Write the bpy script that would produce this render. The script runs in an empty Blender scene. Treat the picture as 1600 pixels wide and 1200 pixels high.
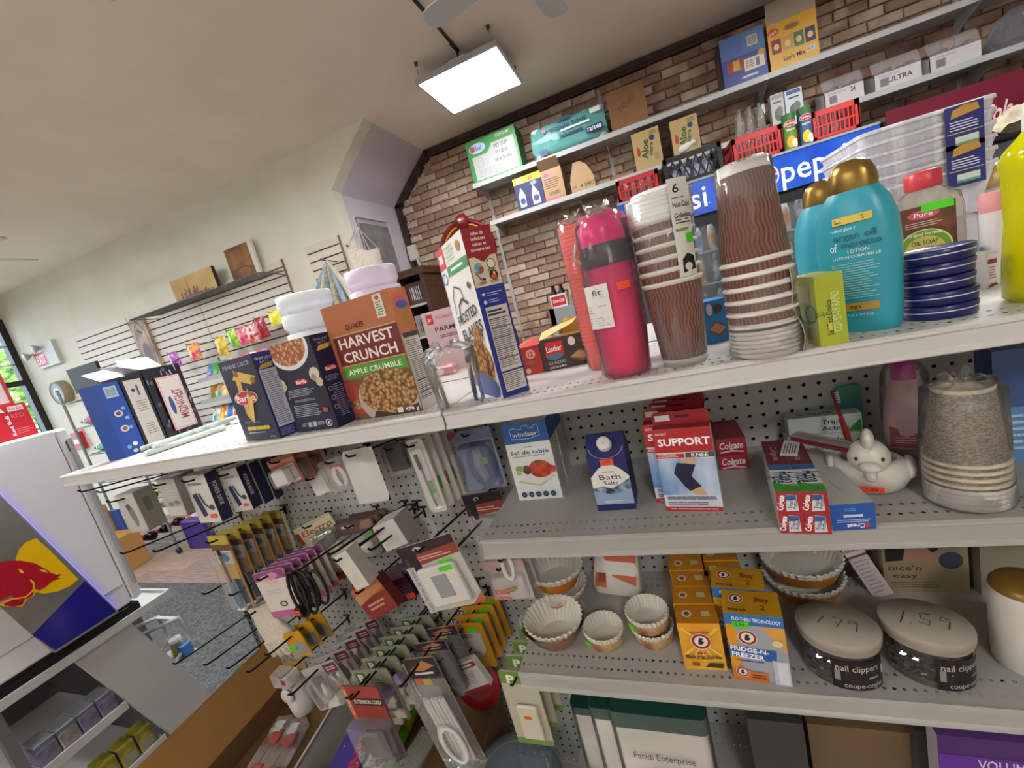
import bpy, math, random
from mathutils import Vector, Matrix
random.seed(11)
SC = bpy.context.scene
COL = SC.collection
# ------------------------------------------------------------------ camera (solved from the shelf, ceiling and light edges)
CZ = 1.52
F = 650.126
R = Matrix(((0.92279345, 0.29974253, -0.24208812), (-0.16920181, -0.24922908, -0.95354896), (-0.34615458, 0.92089048, -0.17926999)))
cam_data = bpy.data.cameras.new('camera'); cam = bpy.data.objects.new('camera', cam_data); COL.objects.link(cam)
cam_data.sensor_width = 36.0; cam_data.lens = F / 1600 * 36.0; cam_data.clip_start = 0.02; cam_data.clip_end = 200
_m = Matrix.Identity(4)
for _i in range(3):
    _m[_i][0] = R[0][_i]; _m[_i][1] = -R[1][_i]; _m[_i][2] = -R[2][_i]
_m[2][3] = CZ
cam.matrix_world = _m
SC.camera = cam
# ------------------------------------------------------------------ world, sun, exposure
SC.view_settings.view_transform = 'Standard'; SC.view_settings.look = 'None'; SC.view_settings.gamma = 1.0
SC.view_settings.use_curve_mapping = False
SC.view_settings.exposure = 0.55
SC.cycles.transparent_max_bounces = 24
W = bpy.data.worlds.new('world'); SC.world = W; W.use_nodes = True
_bg = W.node_tree.nodes['Background']; _bg.inputs[0].default_value = (0.80, 0.90, 1.0, 1); _bg.inputs[1].default_value = 3.5
_sun = bpy.data.lights.new('sun', 'SUN'); _sun.energy = 3.0; _sun.angle = 0.02
_so = bpy.data.objects.new('sun', _sun); COL.objects.link(_so); _so.rotation_euler = (0.75, -0.35, 0.3)
PANEL_POWER = 38.0
# ------------------------------------------------------------------ pixel helpers: a pixel gives a direction, a known plane gives the distance
def ray(x, y):
    return R.transposed() @ Vector(((x - 800) / F, (y - 600) / F, 1.0))
def PZ(x, y, z):
    d = ray(x, y); p = d * ((z - CZ) / d.z); p.z += CZ; return p
def PY(x, y, Y):
    d = ray(x, y); p = d * (Y / d.y); p.z += CZ; return p
def PX(x, y, X):
    d = ray(x, y); p = d * (X / d.x); p.z += CZ; return p
def prj(P):
    c = R @ Vector((P[0], P[1], P[2] - CZ)); return (800 + F * c.x / c.z, 600 + F * c.y / c.z)
def zfor(X, Y, py):
    lo, hi = 0.0, 4.0
    for _ in range(40):
        m = (lo + hi) / 2
        if prj((X, Y, m))[1] > py: lo = m
        else: hi = m
    return m
# ------------------------------------------------------------------ materials
def lin(h):
    h = h.lstrip('#'); out = []
    for i in (0, 2, 4):
        c = int(h[i:i + 2], 16) / 255.0
        out.append(c / 12.92 if c <= 0.04045 else ((c + 0.055) / 1.055) ** 2.4)
    return (out[0], out[1], out[2], 1.0)
_mats = {}
def M(col, rough=0.5, metal=0.0, emit=0.0):
    k = (col, rough, metal, emit)
    if k in _mats: return _mats[k]
    m = bpy.data.materials.new('paint_' + col.strip('#')); m.use_nodes = True
    b = m.node_tree.nodes['Principled BSDF']
    b.inputs['Base Color'].default_value = lin(col); b.inputs['Roughness'].default_value = rough; b.inputs['Metallic'].default_value = metal
    if emit:
        b.inputs['Emission Color'].default_value = lin(col); b.inputs['Emission Strength'].default_value = emit
    _mats[k] = m; return m
def NM(c1, c2, scale=20.0, rough=0.6, bump=0.0, detail=3.0, stretch=(1, 1, 1), metal=0.0, lo=0.35, hi=0.65, vor=False, coord='Object'):
    k = ('n', c1, c2, scale, rough, bump, stretch, metal, lo, hi, vor, coord)
    if k in _mats: return _mats[k]
    m = bpy.data.materials.new('mottled_' + c1.strip('#')); m.use_nodes = True
    nt = m.node_tree; b = nt.nodes['Principled BSDF']
    tc = nt.nodes.new('ShaderNodeTexCoord'); mp = nt.nodes.new('ShaderNodeMapping'); mp.inputs['Scale'].default_value = stretch
    nt.links.new(tc.outputs[coord], mp.inputs[0])
    if vor:
        n = nt.nodes.new('ShaderNodeTexVoronoi'); n.inputs['Scale'].default_value = scale; out = n.outputs['Distance']
    else:
        n = nt.nodes.new('ShaderNodeTexNoise'); n.inputs['Scale'].default_value = scale; n.inputs['Detail'].default_value = detail; out = n.outputs['Fac']
    nt.links.new(mp.outputs[0], n.inputs['Vector'])
    r = nt.nodes.new('ShaderNodeValToRGB'); r.color_ramp.elements[0].position = lo; r.color_ramp.elements[1].position = hi
    r.color_ramp.elements[0].color = lin(c1); r.color_ramp.elements[1].color = lin(c2)
    nt.links.new(out, r.inputs[0]); nt.links.new(r.outputs[0], b.inputs['Base Color'])
    b.inputs['Roughness'].default_value = rough; b.inputs['Metallic'].default_value = metal
    if bump:
        bp = nt.nodes.new('ShaderNodeBump'); bp.inputs['Strength'].default_value = bump; bp.inputs['Distance'].default_value = 0.01
        nt.links.new(out, bp.inputs['Height']); nt.links.new(bp.outputs[0], b.inputs['Normal'])
    _mats[k] = m; return m
def CLEAR(tint='#ffffff', body=0.10, rough=0.12, gcol=None, wrinkle=0.0):
    """thin clear plastic: see-through film with a gloss and a little milky body"""
    k = ('c', tint, body, rough, gcol, wrinkle)
    if k in _mats: return _mats[k]
    m = bpy.data.materials.new('clear_plastic'); m.use_nodes = True; nt = m.node_tree
    nt.nodes.remove(nt.nodes['Principled BSDF']); out = nt.nodes['Material Output']
    tr = nt.nodes.new('ShaderNodeBsdfTransparent'); tr.inputs[0].default_value = lin(tint)
    gl = nt.nodes.new('ShaderNodeBsdfGlossy'); gl.inputs['Roughness'].default_value = rough; gl.inputs[0].default_value = (1, 1, 1, 1)
    df = nt.nodes.new('ShaderNodeBsdfDiffuse'); df.inputs[0].default_value = lin(gcol or tint)
    fr = nt.nodes.new('ShaderNodeFresnel'); fr.inputs[0].default_value = 1.28
    m1 = nt.nodes.new('ShaderNodeMixShader'); m1.inputs[0].default_value = body
    m2 = nt.nodes.new('ShaderNodeMixShader')
    nt.links.new(tr.outputs[0], m1.inputs[1]); nt.links.new(df.outputs[0], m1.inputs[2])
    nt.links.new(fr.outputs[0], m2.inputs[0]); nt.links.new(m1.outputs[0], m2.inputs[1]); nt.links.new(gl.outputs[0], m2.inputs[2])
    nt.links.new(m2.outputs[0], out.inputs[0])
    if wrinkle:
        tc = nt.nodes.new('ShaderNodeTexCoord'); n = nt.nodes.new('ShaderNodeTexNoise'); n.inputs['Scale'].default_value = wrinkle; n.inputs['Detail'].default_value = 2
        nt.links.new(tc.outputs['Object'], n.inputs['Vector'])
        bp = nt.nodes.new('ShaderNodeBump'); bp.inputs['Strength'].default_value = 0.8; bp.inputs['Distance'].default_value = 0.010
        nt.links.new(n.outputs['Fac'], bp.inputs['Height'])
        for t in (gl, fr, df): nt.links.new(bp.outputs[0], t.inputs['Normal'])
    _mats[k] = m; return m
# ------------------------------------------------------------------ mesh builder
class MB:
    def __init__(s): s.v = []; s.f = []; s.mi = []; s.sm = []; s.mats = []
    def m(s, mat):
        if mat not in s.mats: s.mats.append(mat)
        return s.mats.index(mat)
    def add(s, vs, fs, mat, smooth=False, X=None):
        o = len(s.v); i = s.m(mat)
        for v in vs:
            v = Vector(v); s.v.append(X @ v if X is not None else v)
        for f in fs: s.f.append([a + o for a in f]); s.mi.append(i); s.sm.append(smooth)
        return s
    def box(s, x0, y0, z0, x1, y1, z1, mat, X=None, faces=None):
        vs = [(x0, y0, z0), (x1, y0, z0), (x1, y1, z0), (x0, y1, z0), (x0, y0, z1), (x1, y0, z1), (x1, y1, z1), (x0, y1, z1)]
        fs = [(0, 3, 2, 1), (4, 5, 6, 7), (0, 1, 5, 4), (1, 2, 6, 5), (2, 3, 7, 6), (3, 0, 4, 7)]  # bottom top front right back left
        if faces is None: return s.add(vs, fs, mat, False, X)
        for f, mt in zip(fs, faces):
            if mt is not None: s.add(vs, [f], mt, False, X)
        return s
    def bbox(s, x0, y0, z0, x1, y1, z1, b, mat, X=None):
        """box with its edges chamfered"""
        prof = [(z0, b), (z0 + b, 0), (z1 - b, 0), (z1, b)]
        rings = []
        for z, i in prof:
            e = b if i == 0 else b * 1.7
            xa, xb, ya, yb = x0 + i, x1 - i, y0 + i, y1 - i
            c = b * 0.6
            rings.append([(xa + c, ya, z), (xb - c, ya, z), (xb, ya + c, z), (xb, yb - c, z), (xb - c, yb, z), (xa + c, yb, z), (xa, yb - c, z), (xa, ya + c, z)])
        return s.loft(rings, mat, True, False, X)
    def loft(s, rings, mat, cap=True, smooth=True, X=None, closed=True):
        n = len(rings[0]); vs = [p for r in rings for p in r]; fs = []
        for i in range(len(rings) - 1):
            for j in range(n if closed else n - 1):
                a = i * n + j; b = i * n + (j + 1) % n
                fs.append((a, b, b + n, a + n))
        s.add(vs, fs, mat, smooth, X)
        if cap:
            s.add(rings[0], [tuple(range(n - 1, -1, -1))], mat, False, X); s.add(rings[-1], [tuple(range(n))], mat, False, X)
        return s
    def lathe(s, prof, mat, n=24, X=None, cap=False, smooth=True, sx=1.0, sy=1.0, fl=None):
        rings = []
        for r, z in prof:
            rg = []
            for j in range(n):
                a = 2 * math.pi * j / n; k = 1.0 if fl is None else fl(j, z)
                rg.append((r * sx * k * math.cos(a), r * sy * k * math.sin(a), z))
            rings.append(rg)
        return s.loft(rings, mat, cap, smooth, X)
    def tube(s, path, r, mat, n=6, closed=False, X=None, cap=True):
        P = [Vector(p) for p in path]; rings = []; N = len(P); up = None
        for i, p in enumerate(P):
            if closed: t = P[(i + 1) % N] - P[i - 1]
            else: t = P[min(i + 1, N - 1)] - P[max(i - 1, 0)]
            if t.length < 1e-9: t = Vector((0, 0, 1))
            t.normalize()
            if up is None:
                up = Vector((0, 0, 1)) if abs(t.z) < 0.9 else Vector((1, 0, 0))
            a = t.cross(up)
            if a.length < 1e-6: a = t.cross(Vector((0.3, 1, 0.2)))
            a.normalize(); b = a.cross(t); up = b
            rr = r[i] if isinstance(r, (list, tuple)) else r
            rings.append([p + a * (rr * math.cos(2 * math.pi * j / n)) + b * (rr * math.sin(2 * math.pi * j / n)) for j in range(n)])
        if closed: rings.append(rings[0])
        return s.loft(rings, mat, cap and not closed, True, X)
    def prism(s, pts, h0, h1, mat, ax='z', X=None, smooth=False):
        def q(a, b, h):
            return (a, b, h) if ax == 'z' else ((a, h, b) if ax == 'y' else (h, a, b))
        n = len(pts); vs = [q(a, b, h0) for a, b in pts] + [q(a, b, h1) for a, b in pts]
        fs = [tuple(range(n - 1, -1, -1)), tuple(range(n, 2 * n))]
        s.add(vs, fs, mat, False, X)
        s.add(vs, [(i, (i + 1) % n, n + (i + 1) % n, n + i) for i in range(n)], mat, smooth, X)
        return s
    def surf(s, fn, nu, nv, mat, smooth=True, X=None):
        vs = [fn(i / nu, j / nv) for j in range(nv + 1) for i in range(nu + 1)]
        fs = [(j * (nu + 1) + i, j * (nu + 1) + i + 1, (j + 1) * (nu + 1) + i + 1, (j + 1) * (nu + 1) + i) for j in range(nv) for i in range(nu)]
        return s.add(vs, fs, mat, smooth, X)
    def mesh(s, name):
        me = bpy.data.meshes.new(name); me.from_pydata([tuple(v) for v in s.v], [], s.f)
        for m in s.mats: me.materials.append(m)
        me.polygons.foreach_set('material_index', s.mi); me.polygons.foreach_set('use_smooth', s.sm); me.update()
        return me
    def build(s, name, parent=None, loc=None, rz=0.0):
        return obj(name, s.mesh(name), parent, loc, rz)
def obj(name, me, parent=None, loc=None, rz=0.0):
    o = bpy.data.objects.new(name, me); COL.objects.link(o)
    if parent is not None: o.parent = parent
    if loc is not None: o.location = loc
    if rz: o.rotation_euler = (0, 0, rz)
    return o
def tag(o, label, cat, group=None):
    o['label'] = label; o['category'] = cat
    if group: o['group'] = group
    return o
def thing(name, label, cat, loc=(0, 0, 0), rz=0.0, group=None, rot=None):
    o = bpy.data.objects.new(name, None); COL.objects.link(o); o.empty_display_size = 0.02
    o.location = loc; o.rotation_euler = rot if rot else (0, 0, rz)
    return tag(o, label, cat, group)
def struct(o):
    o['kind'] = 'structure'; return o
def dup(root, loc=None, rz=None, label=None, parent=None):
    c = root.copy(); COL.objects.link(c)
    if loc is not None: c.location = loc
    if rz is not None: c.rotation_euler = (0, 0, rz)
    if label: c['label'] = label
    if parent is not None: c.parent = parent
    for ch in list(root.children): dup(ch, parent=c)
    return c
def RX(a): return Matrix.Rotation(a, 4, 'X')
def RY(a): return Matrix.Rotation(a, 4, 'Y')
def RZ(a): return Matrix.Rotation(a, 4, 'Z')
def T(x, y, z): return Matrix.Translation((x, y, z))
def ell(cx, cy, rx, ry, n=20, a0=0.0, a1=2 * math.pi, rot=0.0):
    out = []; full = abs(a1 - a0 - 2 * math.pi) < 1e-6; k = n if full else n - 1
    for i in range(n):
        a = a0 + (a1 - a0) * i / k; x, y = rx * math.cos(a), ry * math.sin(a)
        out.append((cx + x * math.cos(rot) - y * math.sin(rot), cy + x * math.sin(rot) + y * math.cos(rot)))
    return out
def rrect(x0, y0, x1, y1, r, n=4):
    out = []
    for cx, cy, a in ((x1 - r, y0 + r, -90), (x1 - r, y1 - r, 0), (x0 + r, y1 - r, 90), (x0 + r, y0 + r, 180)):
        for i in range(n + 1):
            t = math.radians(a + 90 * i / n); out.append((cx + r * math.cos(t), cy + r * math.sin(t)))
    return out
# ------------------------------------------------------------------ printing on faces: flat film of lettering, shapes and pictures
_txt = {}
def glyphs(s, bold):
    k = (s, bold)
    if k in _txt: return _txt[k]
    cu = bpy.data.curves.new('t', 'FONT'); cu.body = s; cu.size = 1.0; cu.align_x = 'LEFT'; cu.resolution_u = 2; cu.offset = bold
    ob = bpy.data.objects.new('t', cu); me = ob.to_mesh()
    vs = [(v.co.x, v.co.y) for v in me.vertices]; fs = [tuple(p.vertices) for p in me.polygons]
    ob.to_mesh_clear(); bpy.data.objects.remove(ob); bpy.data.curves.remove(cu)
    if vs:
        x0 = min(v[0] for v in vs); x1 = max(v[0] for v in vs)
        vs = [(x - (x0 + x1) / 2, y - 0.345) for x, y in vs]; w = x1 - x0
    else: w = 1.0
    _txt[k] = (vs, fs, w); return _txt[k]
class Sheet:
    """fn(u, v, off) gives the point for u, v in metres on the face; W, H the face's size; all calls use 0..1"""
    def __init__(s, fn, W, H, seg=1, base=0.0003, step=0.00013):
        s.fn = fn; s.W = W; s.H = H; s.mb = MB(); s.k = 0; s.seg = seg; s.base = base; s.step = step
    def _off(s):
        s.k += 1; return s.base + s.step * s.k
    def _c(s, c, rough): return c if not isinstance(c, str) else M(c, rough)
    def rect(s, u0, v0, u1, v1, c, rough=0.45):
        o = s._off(); n = s.seg; pts = []
        for i in range(n + 1):
            u = (u0 + (u1 - u0) * i / n) * s.W
            pts.append(s.fn(u, v0 * s.H, o)); pts.append(s.fn(u, v1 * s.H, o))
        s.mb.add(pts, [(2 * i, 2 * i + 2, 2 * i + 3, 2 * i + 1) for i in range(n)], s._c(c, rough)); return s
    def poly(s, pts, c, rough=0.45):
        o = s._off(); s.mb.add([s.fn(u * s.W, v * s.H, o) for u, v in pts], [tuple(range(len(pts)))], s._c(c, rough)); return s
    def ell(s, cu, cv, ru, rv, c, n=18, rot=0.0, a0=0.0, a1=2 * math.pi, rough=0.45):
        if s.seg > 1 and not rot and a1 - a0 > 6.2: return s.cell_(cu, cv, ru, rv, c, rough)
        o = s._off(); p = [(min(max(q[0], 0), s.W), min(max(q[1], 0), s.H)) for q in ell(cu * s.W, cv * s.H, ru * s.W, rv * s.H, n, a0, a1, rot)]
        s.mb.add([s.fn(u, v, o) for u, v in p], [tuple(range(len(p)))], s._c(c, rough)); return s
    def cell_(s, cu, cv, ru, rv, c, rough=0.45, n=10):
        o = s._off(); pts = []
        for i in range(n + 1):
            a = -math.cos(math.pi * i / n); q = math.sqrt(max(0.0, 1 - a * a)); u = (cu + a * ru) * s.W
            pts.append(s.fn(u, (cv - q * rv) * s.H, o)); pts.append(s.fn(u, (cv + q * rv) * s.H, o))
        s.mb.add(pts, [(2 * i, 2 * i + 2, 2 * i + 3, 2 * i + 1) for i in range(n)], s._c(c, rough)); return s
    def ring(s, cu, cv, ru, rv, t, c, n=24, a0=0.0, a1=2 * math.pi, rough=0.45):
        o = s._off(); a = ell(cu * s.W, cv * s.H, ru * s.W, rv * s.H, n, a0, a1); b = ell(cu * s.W, cv * s.H, ru * s.W * (1 - t), rv * s.H * (1 - t), n, a0, a1)
        full = abs(a1 - a0 - 2 * math.pi) < 1e-6
        s.mb.add([s.fn(*q, o) for q in a + b], [(i, (i + 1) % n, n + (i + 1) % n, n + i) for i in range(n if full else n - 1)], s._c(c, rough)); return s
    def path(s, pts, t, c, rough=0.45):
        """a stroke of width t (fraction of H) through the points"""
        o = s._off(); P = [Vector((u * s.W, v * s.H)) for u, v in pts]; A = []; B = []; h = t * s.H / 2
        for i, p in enumerate(P):
            d = P[min(i + 1, len(P) - 1)] - P[max(i - 1, 0)]; d.normalize(); nn = Vector((-d.y, d.x)) * h
            A.append(p + nn); B.append(p - nn)
        n = len(P); s.mb.add([s.fn(q.x, q.y, o) for q in A + B], [(i, n + i, n + i + 1, i + 1) for i in range(n - 1)], s._c(c, rough)); return s
    def txt(s, t, cu, cv, h, c, w=None, rot=0.0, bold=0.012, shear=0.0, rough=0.45):
        """h: cap height as a fraction of H, w: width as a fraction of W, rot in degrees"""
        vs, fs, tw = glyphs(t, bold); o = s._off(); sy = h * s.H / 0.69; a = math.radians(rot)
        sx = (w * s.W / tw) if w else sy
        out = []
        for x, y in vs:
            X, Y = x * sx + y * sy * shear, y * sy
            out.append(s.fn(cu * s.W + X * math.cos(a) - Y * math.sin(a), cv * s.H + X * math.sin(a) + Y * math.cos(a), o))
        s.mb.add(out, fs, s._c(c, rough)); return s
    def lines(s, u0, v0, u1, v1, n, c, fill=0.45, gaps=3, rag=0.25, vert=False):
        """rows of fine print too small to read"""
        o = s._off(); rnd = random.Random(int(u0 * 991 + v0 * 733 + n)); vs = []; fs = []
        for i in range(n):
            a = v0 + (v1 - v0) * (i + 0.5 - fill / 2) / n; b = v0 + (v1 - v0) * (i + 0.5 + fill / 2) / n
            e = u1 - (u1 - u0) * rag * rnd.random(); cuts = sorted(rnd.uniform(u0, e) for _ in range(gaps)); x = u0
            for q in cuts + [e]:
                if q - x > 0.01:
                    k = len(vs); g = (u1 - u0) * 0.012
                    for uu, vv in ((x, a), (q - g, a), (q - g, b), (x, b)): vs.append(s.fn(uu * s.W, vv * s.H, o))
                    fs.append((k, k + 1, k + 2, k + 3))
                x = q
        s.mb.add(vs, fs, s._c(c, 0.5)); return s
    def bars(s, u0, v0, u1, v1, n, c, seed=1):
        o = s._off(); rnd = random.Random(seed); vs = []; fs = []
        for i in range(n):
            a = u0 + (u1 - u0) * i / n; b = a + (u1 - u0) / n * rnd.choice((0.35, 0.5, 0.7)); k = len(vs)
            for uu, vv in ((a, v0), (b, v0), (b, v1), (a, v1)): vs.append(s.fn(uu * s.W, vv * s.H, o))
            fs.append((k, k + 1, k + 2, k + 3))
        s.mb.add(vs, fs, s._c(c, 0.5)); return s
    def build(s, name, parent): return s.mb.build(name, parent)
def flat(o, u, v, n):
    o, u, v, n = Vector(o), Vector(u), Vector(v), Vector(n)
    return lambda a, b, off: o + u * a + v * b + n * off
def face(which, w, d, h):
    if which == 'front': return Sheet(flat((-w / 2, -d / 2, 0), (1, 0, 0), (0, 0, 1), (0, -1, 0)), w, h)
    if which == 'right': return Sheet(flat((w / 2, -d / 2, 0), (0, 1, 0), (0, 0, 1), (1, 0, 0)), d, h)
    if which == 'left': return Sheet(flat((-w / 2, d / 2, 0), (0, -1, 0), (0, 0, 1), (-1, 0, 0)), d, h)
    if which == 'top': return Sheet(flat((-w / 2, -d / 2, h), (1, 0, 0), (0, 1, 0), (0, 0, 1)), w, d)
def around(rad, z0, a_mid, prof=None):
    """wrap round an upright cylinder: u in metres along the arc (0 at the sheet's left), centred on angle a_mid; prof(z) gives the radius"""
    def fn_factory(W):
        def fn(u, v, off):
            r0 = prof(v) if prof else rad
            a = a_mid + (u - W / 2) / rad
            return Vector(((r0 + off) * math.cos(a), (r0 + off) * math.sin(a), z0 + v))
        return fn
    return fn_factory
def wrap_sheet(rad, z0, a_mid, W, H, prof=None, seg=16): return Sheet(around(rad, z0, a_mid, prof)(W), W, H, seg)
def fit(A, B, z):
    """front-left and front-right base corners (pixels) of an upright box on height z -> right corner, width, yaw"""
    a, b = PZ(*A, z), PZ(*B, z); u = b - a
    return a, b, u.length, math.atan2(u.y, u.x)
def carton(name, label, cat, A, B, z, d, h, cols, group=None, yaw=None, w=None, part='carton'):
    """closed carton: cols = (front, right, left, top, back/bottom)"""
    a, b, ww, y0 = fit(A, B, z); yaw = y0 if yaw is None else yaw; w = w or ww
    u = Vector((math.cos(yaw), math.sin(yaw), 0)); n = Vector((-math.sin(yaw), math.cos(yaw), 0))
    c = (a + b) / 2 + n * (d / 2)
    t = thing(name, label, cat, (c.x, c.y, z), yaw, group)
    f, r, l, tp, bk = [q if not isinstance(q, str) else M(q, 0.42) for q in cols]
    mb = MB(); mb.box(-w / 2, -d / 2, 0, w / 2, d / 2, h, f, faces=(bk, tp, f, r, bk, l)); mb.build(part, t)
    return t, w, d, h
# ------------------------------------------------------------------ room shell
CEIL = 3.25; YW = 3.261; YB = 4.264; XR = -2.40
PLASTER = NM('#d6d4c4', '#dddbcc', 3.0, 0.75); LAV = NM('#c6beca', '#cec6d1', 3.0, 0.8); CEILM = NM('#e6dcca', '#ece3d3', 2.0, 0.85)
TRIM = NM('#2f211b', '#46332a', 14.0, 0.5)
fl = struct(MB().box(-8.2, -3.0, -0.12, 5.0, 4.5, -0.012, M('#3a2f29', 0.8)).build('floor'))
pl_m = [NM(a, b, 6.0, 0.45, stretch=(1.0, 9.0, 1.0)) for a, b in (('#8a7468', '#a08a7c'), ('#7b665b', '#94807a'), ('#967f72', '#ab9789'), ('#83705f', '#9b8878'))]
pmesh = [MB().bbox(0, 0, -0.012, 1.196, 0.146, 0.0, 0.0015, m).mesh('plank') for m in pl_m]
k = 0
for r_ in range(12):
    y = 1.55 + r_ * 0.15 - 0.05; off = (r_ * 0.47) % 1.2
    for c_ in range(5):
        obj('plank', pmesh[(r_ * 3 + c_ * 5 + r_ // 2) % 4], fl, (-7.6 + off + c_ * 1.2 - 0.9, y, 0)); k += 1
struct(MB().box(-8.2, -3.0, -0.013, 5.0, 1.49, -0.001, pl_m[0]).build('floor'))
struct(MB().box(-1.7, 1.49, -0.013, 5.0, 4.5, -0.001, pl_m[1]).build('floor'))
struct(MB().box(-8.2, -3.0, CEIL, 5.0, 4.5, CEIL + 0.1, CEILM).build('ceiling'))
# white wall, chamfered at the stair soffit
struct(MB().prism([(-8.2, 0), (XR, 0), (XR, 2.85), (-2.194, 3.03), (-2.05, 3.14), (-1.90, CEIL), (-8.2, CEIL)], YW, YW + 0.12, PLASTER, 'y').build('wall_back'))
struct(MB().box(XR - 0.1, YW + 0.12, 0, XR, YB + 0.1, 2.84, LAV).build('wall_recess'))
sof = MB(); sof.prism([(XR - 0.1, 2.83), (XR, 2.83), (-2.194, 3.02), (-2.05, 3.13), (-1.90, CEIL), (-2.5, CEIL)], YW + 0.12, YB + 0.02, LAV, 'y'); struct(sof.build('ceiling_soffit'))
struct(MB().box(4.9, -3.0, 0, 5.0, 4.5, CEIL, M('#e6e3d8', .8)).build('wall_right'))
struct(MB().box(-8.2, -3.1, 0, 5.0, -3.0, CEIL, M('#e6e3d8', .8)).build('wall_near'))
# ---- brick wall: mortar bed with single bricks
BRM = NM('#a08f7d', '#b5a593', 12.0, 0.9, bump=0.3)
bw = struct(MB().box(XR - 0.1, YB + 0.008, 0, 5.0, YB + 0.12, CEIL, BRM).build('wall_brick'))
bm = [NM(a, b, 7.0, 0.85, bump=0.5, lo=0.35, hi=0.65) for a, b in (('#82594a', '#ac907c'), ('#936653', '#b69c87'), ('#75554a', '#a08a79'), ('#a18a76', '#bfad9a'), ('#8f7062', '#c4b19f'), ('#7d5c4c', '#9a8070'))]
bricks = []
rb = random.Random(3)
bmesh_v = []
for m in bm:
    for q in range(3):
        j = lambda s: rb.uniform(-s, s)
        y0 = -0.012 - 0.006 * q
        mb = MB(); rings = []
        for yy, e in ((0.01, 0), (y0 + 0.004, 0), (y0, 0.005)):
            rings.append([(e + j(.002), yy, e + j(.002)), (0.205 - e + j(.002), yy, e + j(.002)), (0.205 - e + j(.002), yy, 0.064 - e + j(.002)), (e + j(.002), yy, 0.064 - e + j(.002))])
        mb.loft(rings, m, True, False); bmesh_v.append(mb.mesh('brick'))
row = 0; z = 1.02
while z < CEIL - 0.05:
    x = XR + (0.0 if row % 2 else -0.107) + rb.uniform(-0.02, 0.02)
    while x < 3.3:
        xl = XR if z < 2.83 else XR + (z + 0.06 - 2.83) * 0.5 / 0.42
        if x > xl - 0.03: bricks.append((x, z, rb.randrange(len(bmesh_v))))
        x += 0.215
    row += 1; z += 0.0745
bricks.sort(key=lambda b: b[0] + (0 if b[1] > 1.35 else 9))
for x, z, v in bricks[:300]: obj('brick', bmesh_v[v], bw, (x, YB, z))
rest = MB()
for x, z, v in bricks[300:]:
    me = bmesh_v[v]; rest.add([(p.co.x + x, p.co.y + YB, p.co.z + z) for p in me.vertices], [tuple(p.vertices) for p in me.polygons], me.materials[0])
ro = rest.build('brick_courses', bw); ro['kind'] = 'stuff'
hb = MB(); hp = PY(900, 405, YB); hb.box(hp.x - 0.05, YB - 0.021, hp.z - 0.03, hp.x + 0.05, YB - 0.01, hp.z + 0.03, M('#120e0c', 0.9)); hp = PY(880, 399, YB)
hb.box(hp.x - 0.02, YB - 0.021, hp.z - 0.008, hp.x + 0.02, YB - 0.01, hp.z + 0.006, M('#120e0c', 0.9)); hb.build('broken_pocket', bw)
# dark trim round the brick panel
tr = MB(); pth = [(XR + 0.03, 0.0), (XR + 0.03, 2.84), (-1.88, CEIL - 0.03), (5.0, CEIL - 0.03)]
for (a, b), (c, d) in zip(pth, pth[1:]):
    v = Vector((c - a, d - b)); L = v.length; ang = math.atan2(v.y, v.x)
    X = T(a, YB - 0.035, b) @ RY(-ang)
    tr.box(-0.02, -0.012, -0.022, L + 0.02, 0.06, 0.022, TRIM, X); tr.box(-0.02, 0.0, -0.045, L + 0.02, 0.06, -0.022, TRIM, X)
struct(tr.build('trim_1'))
pc = MB(); rp = random.Random(5)
for i in range(26):
    t = rp.random(); x = XR + 0.08 + rp.uniform(0, 0.05); z = 1.9 + t * 0.9
    if i > 14: x = XR + 0.09 + (t * 0.45) + 0.03; z = 2.80 + t * 0.40
    pc.bbox(x, YB - 0.026, z, x + rp.uniform(.01, .03), YB - 0.004, z + rp.uniform(.01, .03), 0.003, M('#cfc8bd', 0.9))
pc.build('plaster_crumbs', bw)
# ---- slat wall: every slat a plank of its own
SL = NM('#cfc9bd', '#d7d1c6', 2.0, 0.5); GRV = M('#553c30', 0.8)
def slat_panel(n, x0, x1, ztop, zbot, edge=True):
    t = struct(MB().box(x0, YW - 0.006, zbot, x1, YW, ztop, GRV).build('wall_panel'))
    rows = int((ztop - zbot) / 0.0765)
    me = MB().box(0, -0.019, 0, x1 - x0, -0.006, 0.0635, SL).mesh('slat')
    lip = M('#8a7263', 0.7)
    for i in range(rows): obj('slat', me, t, (x0, YW, ztop - 0.0765 * (i + 1) + 0.013))
    if edge: MB().box(x1, YW - 0.022, zbot, x1 + 0.008, YW, ztop, M('#8d6d52', 0.6)).build('edge_strip', t)
    return t
slat_panel(1, -6.67, -5.60, 2.464, 0.10, False); slat_panel(2, -5.592, -4.40, 2.464, 0.10, False); slat_panel(3, -4.392, -3.165, 2.464, 0.10)
slat_panel(4, -2.855, -2.47, 2.486, 0.10)
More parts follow.
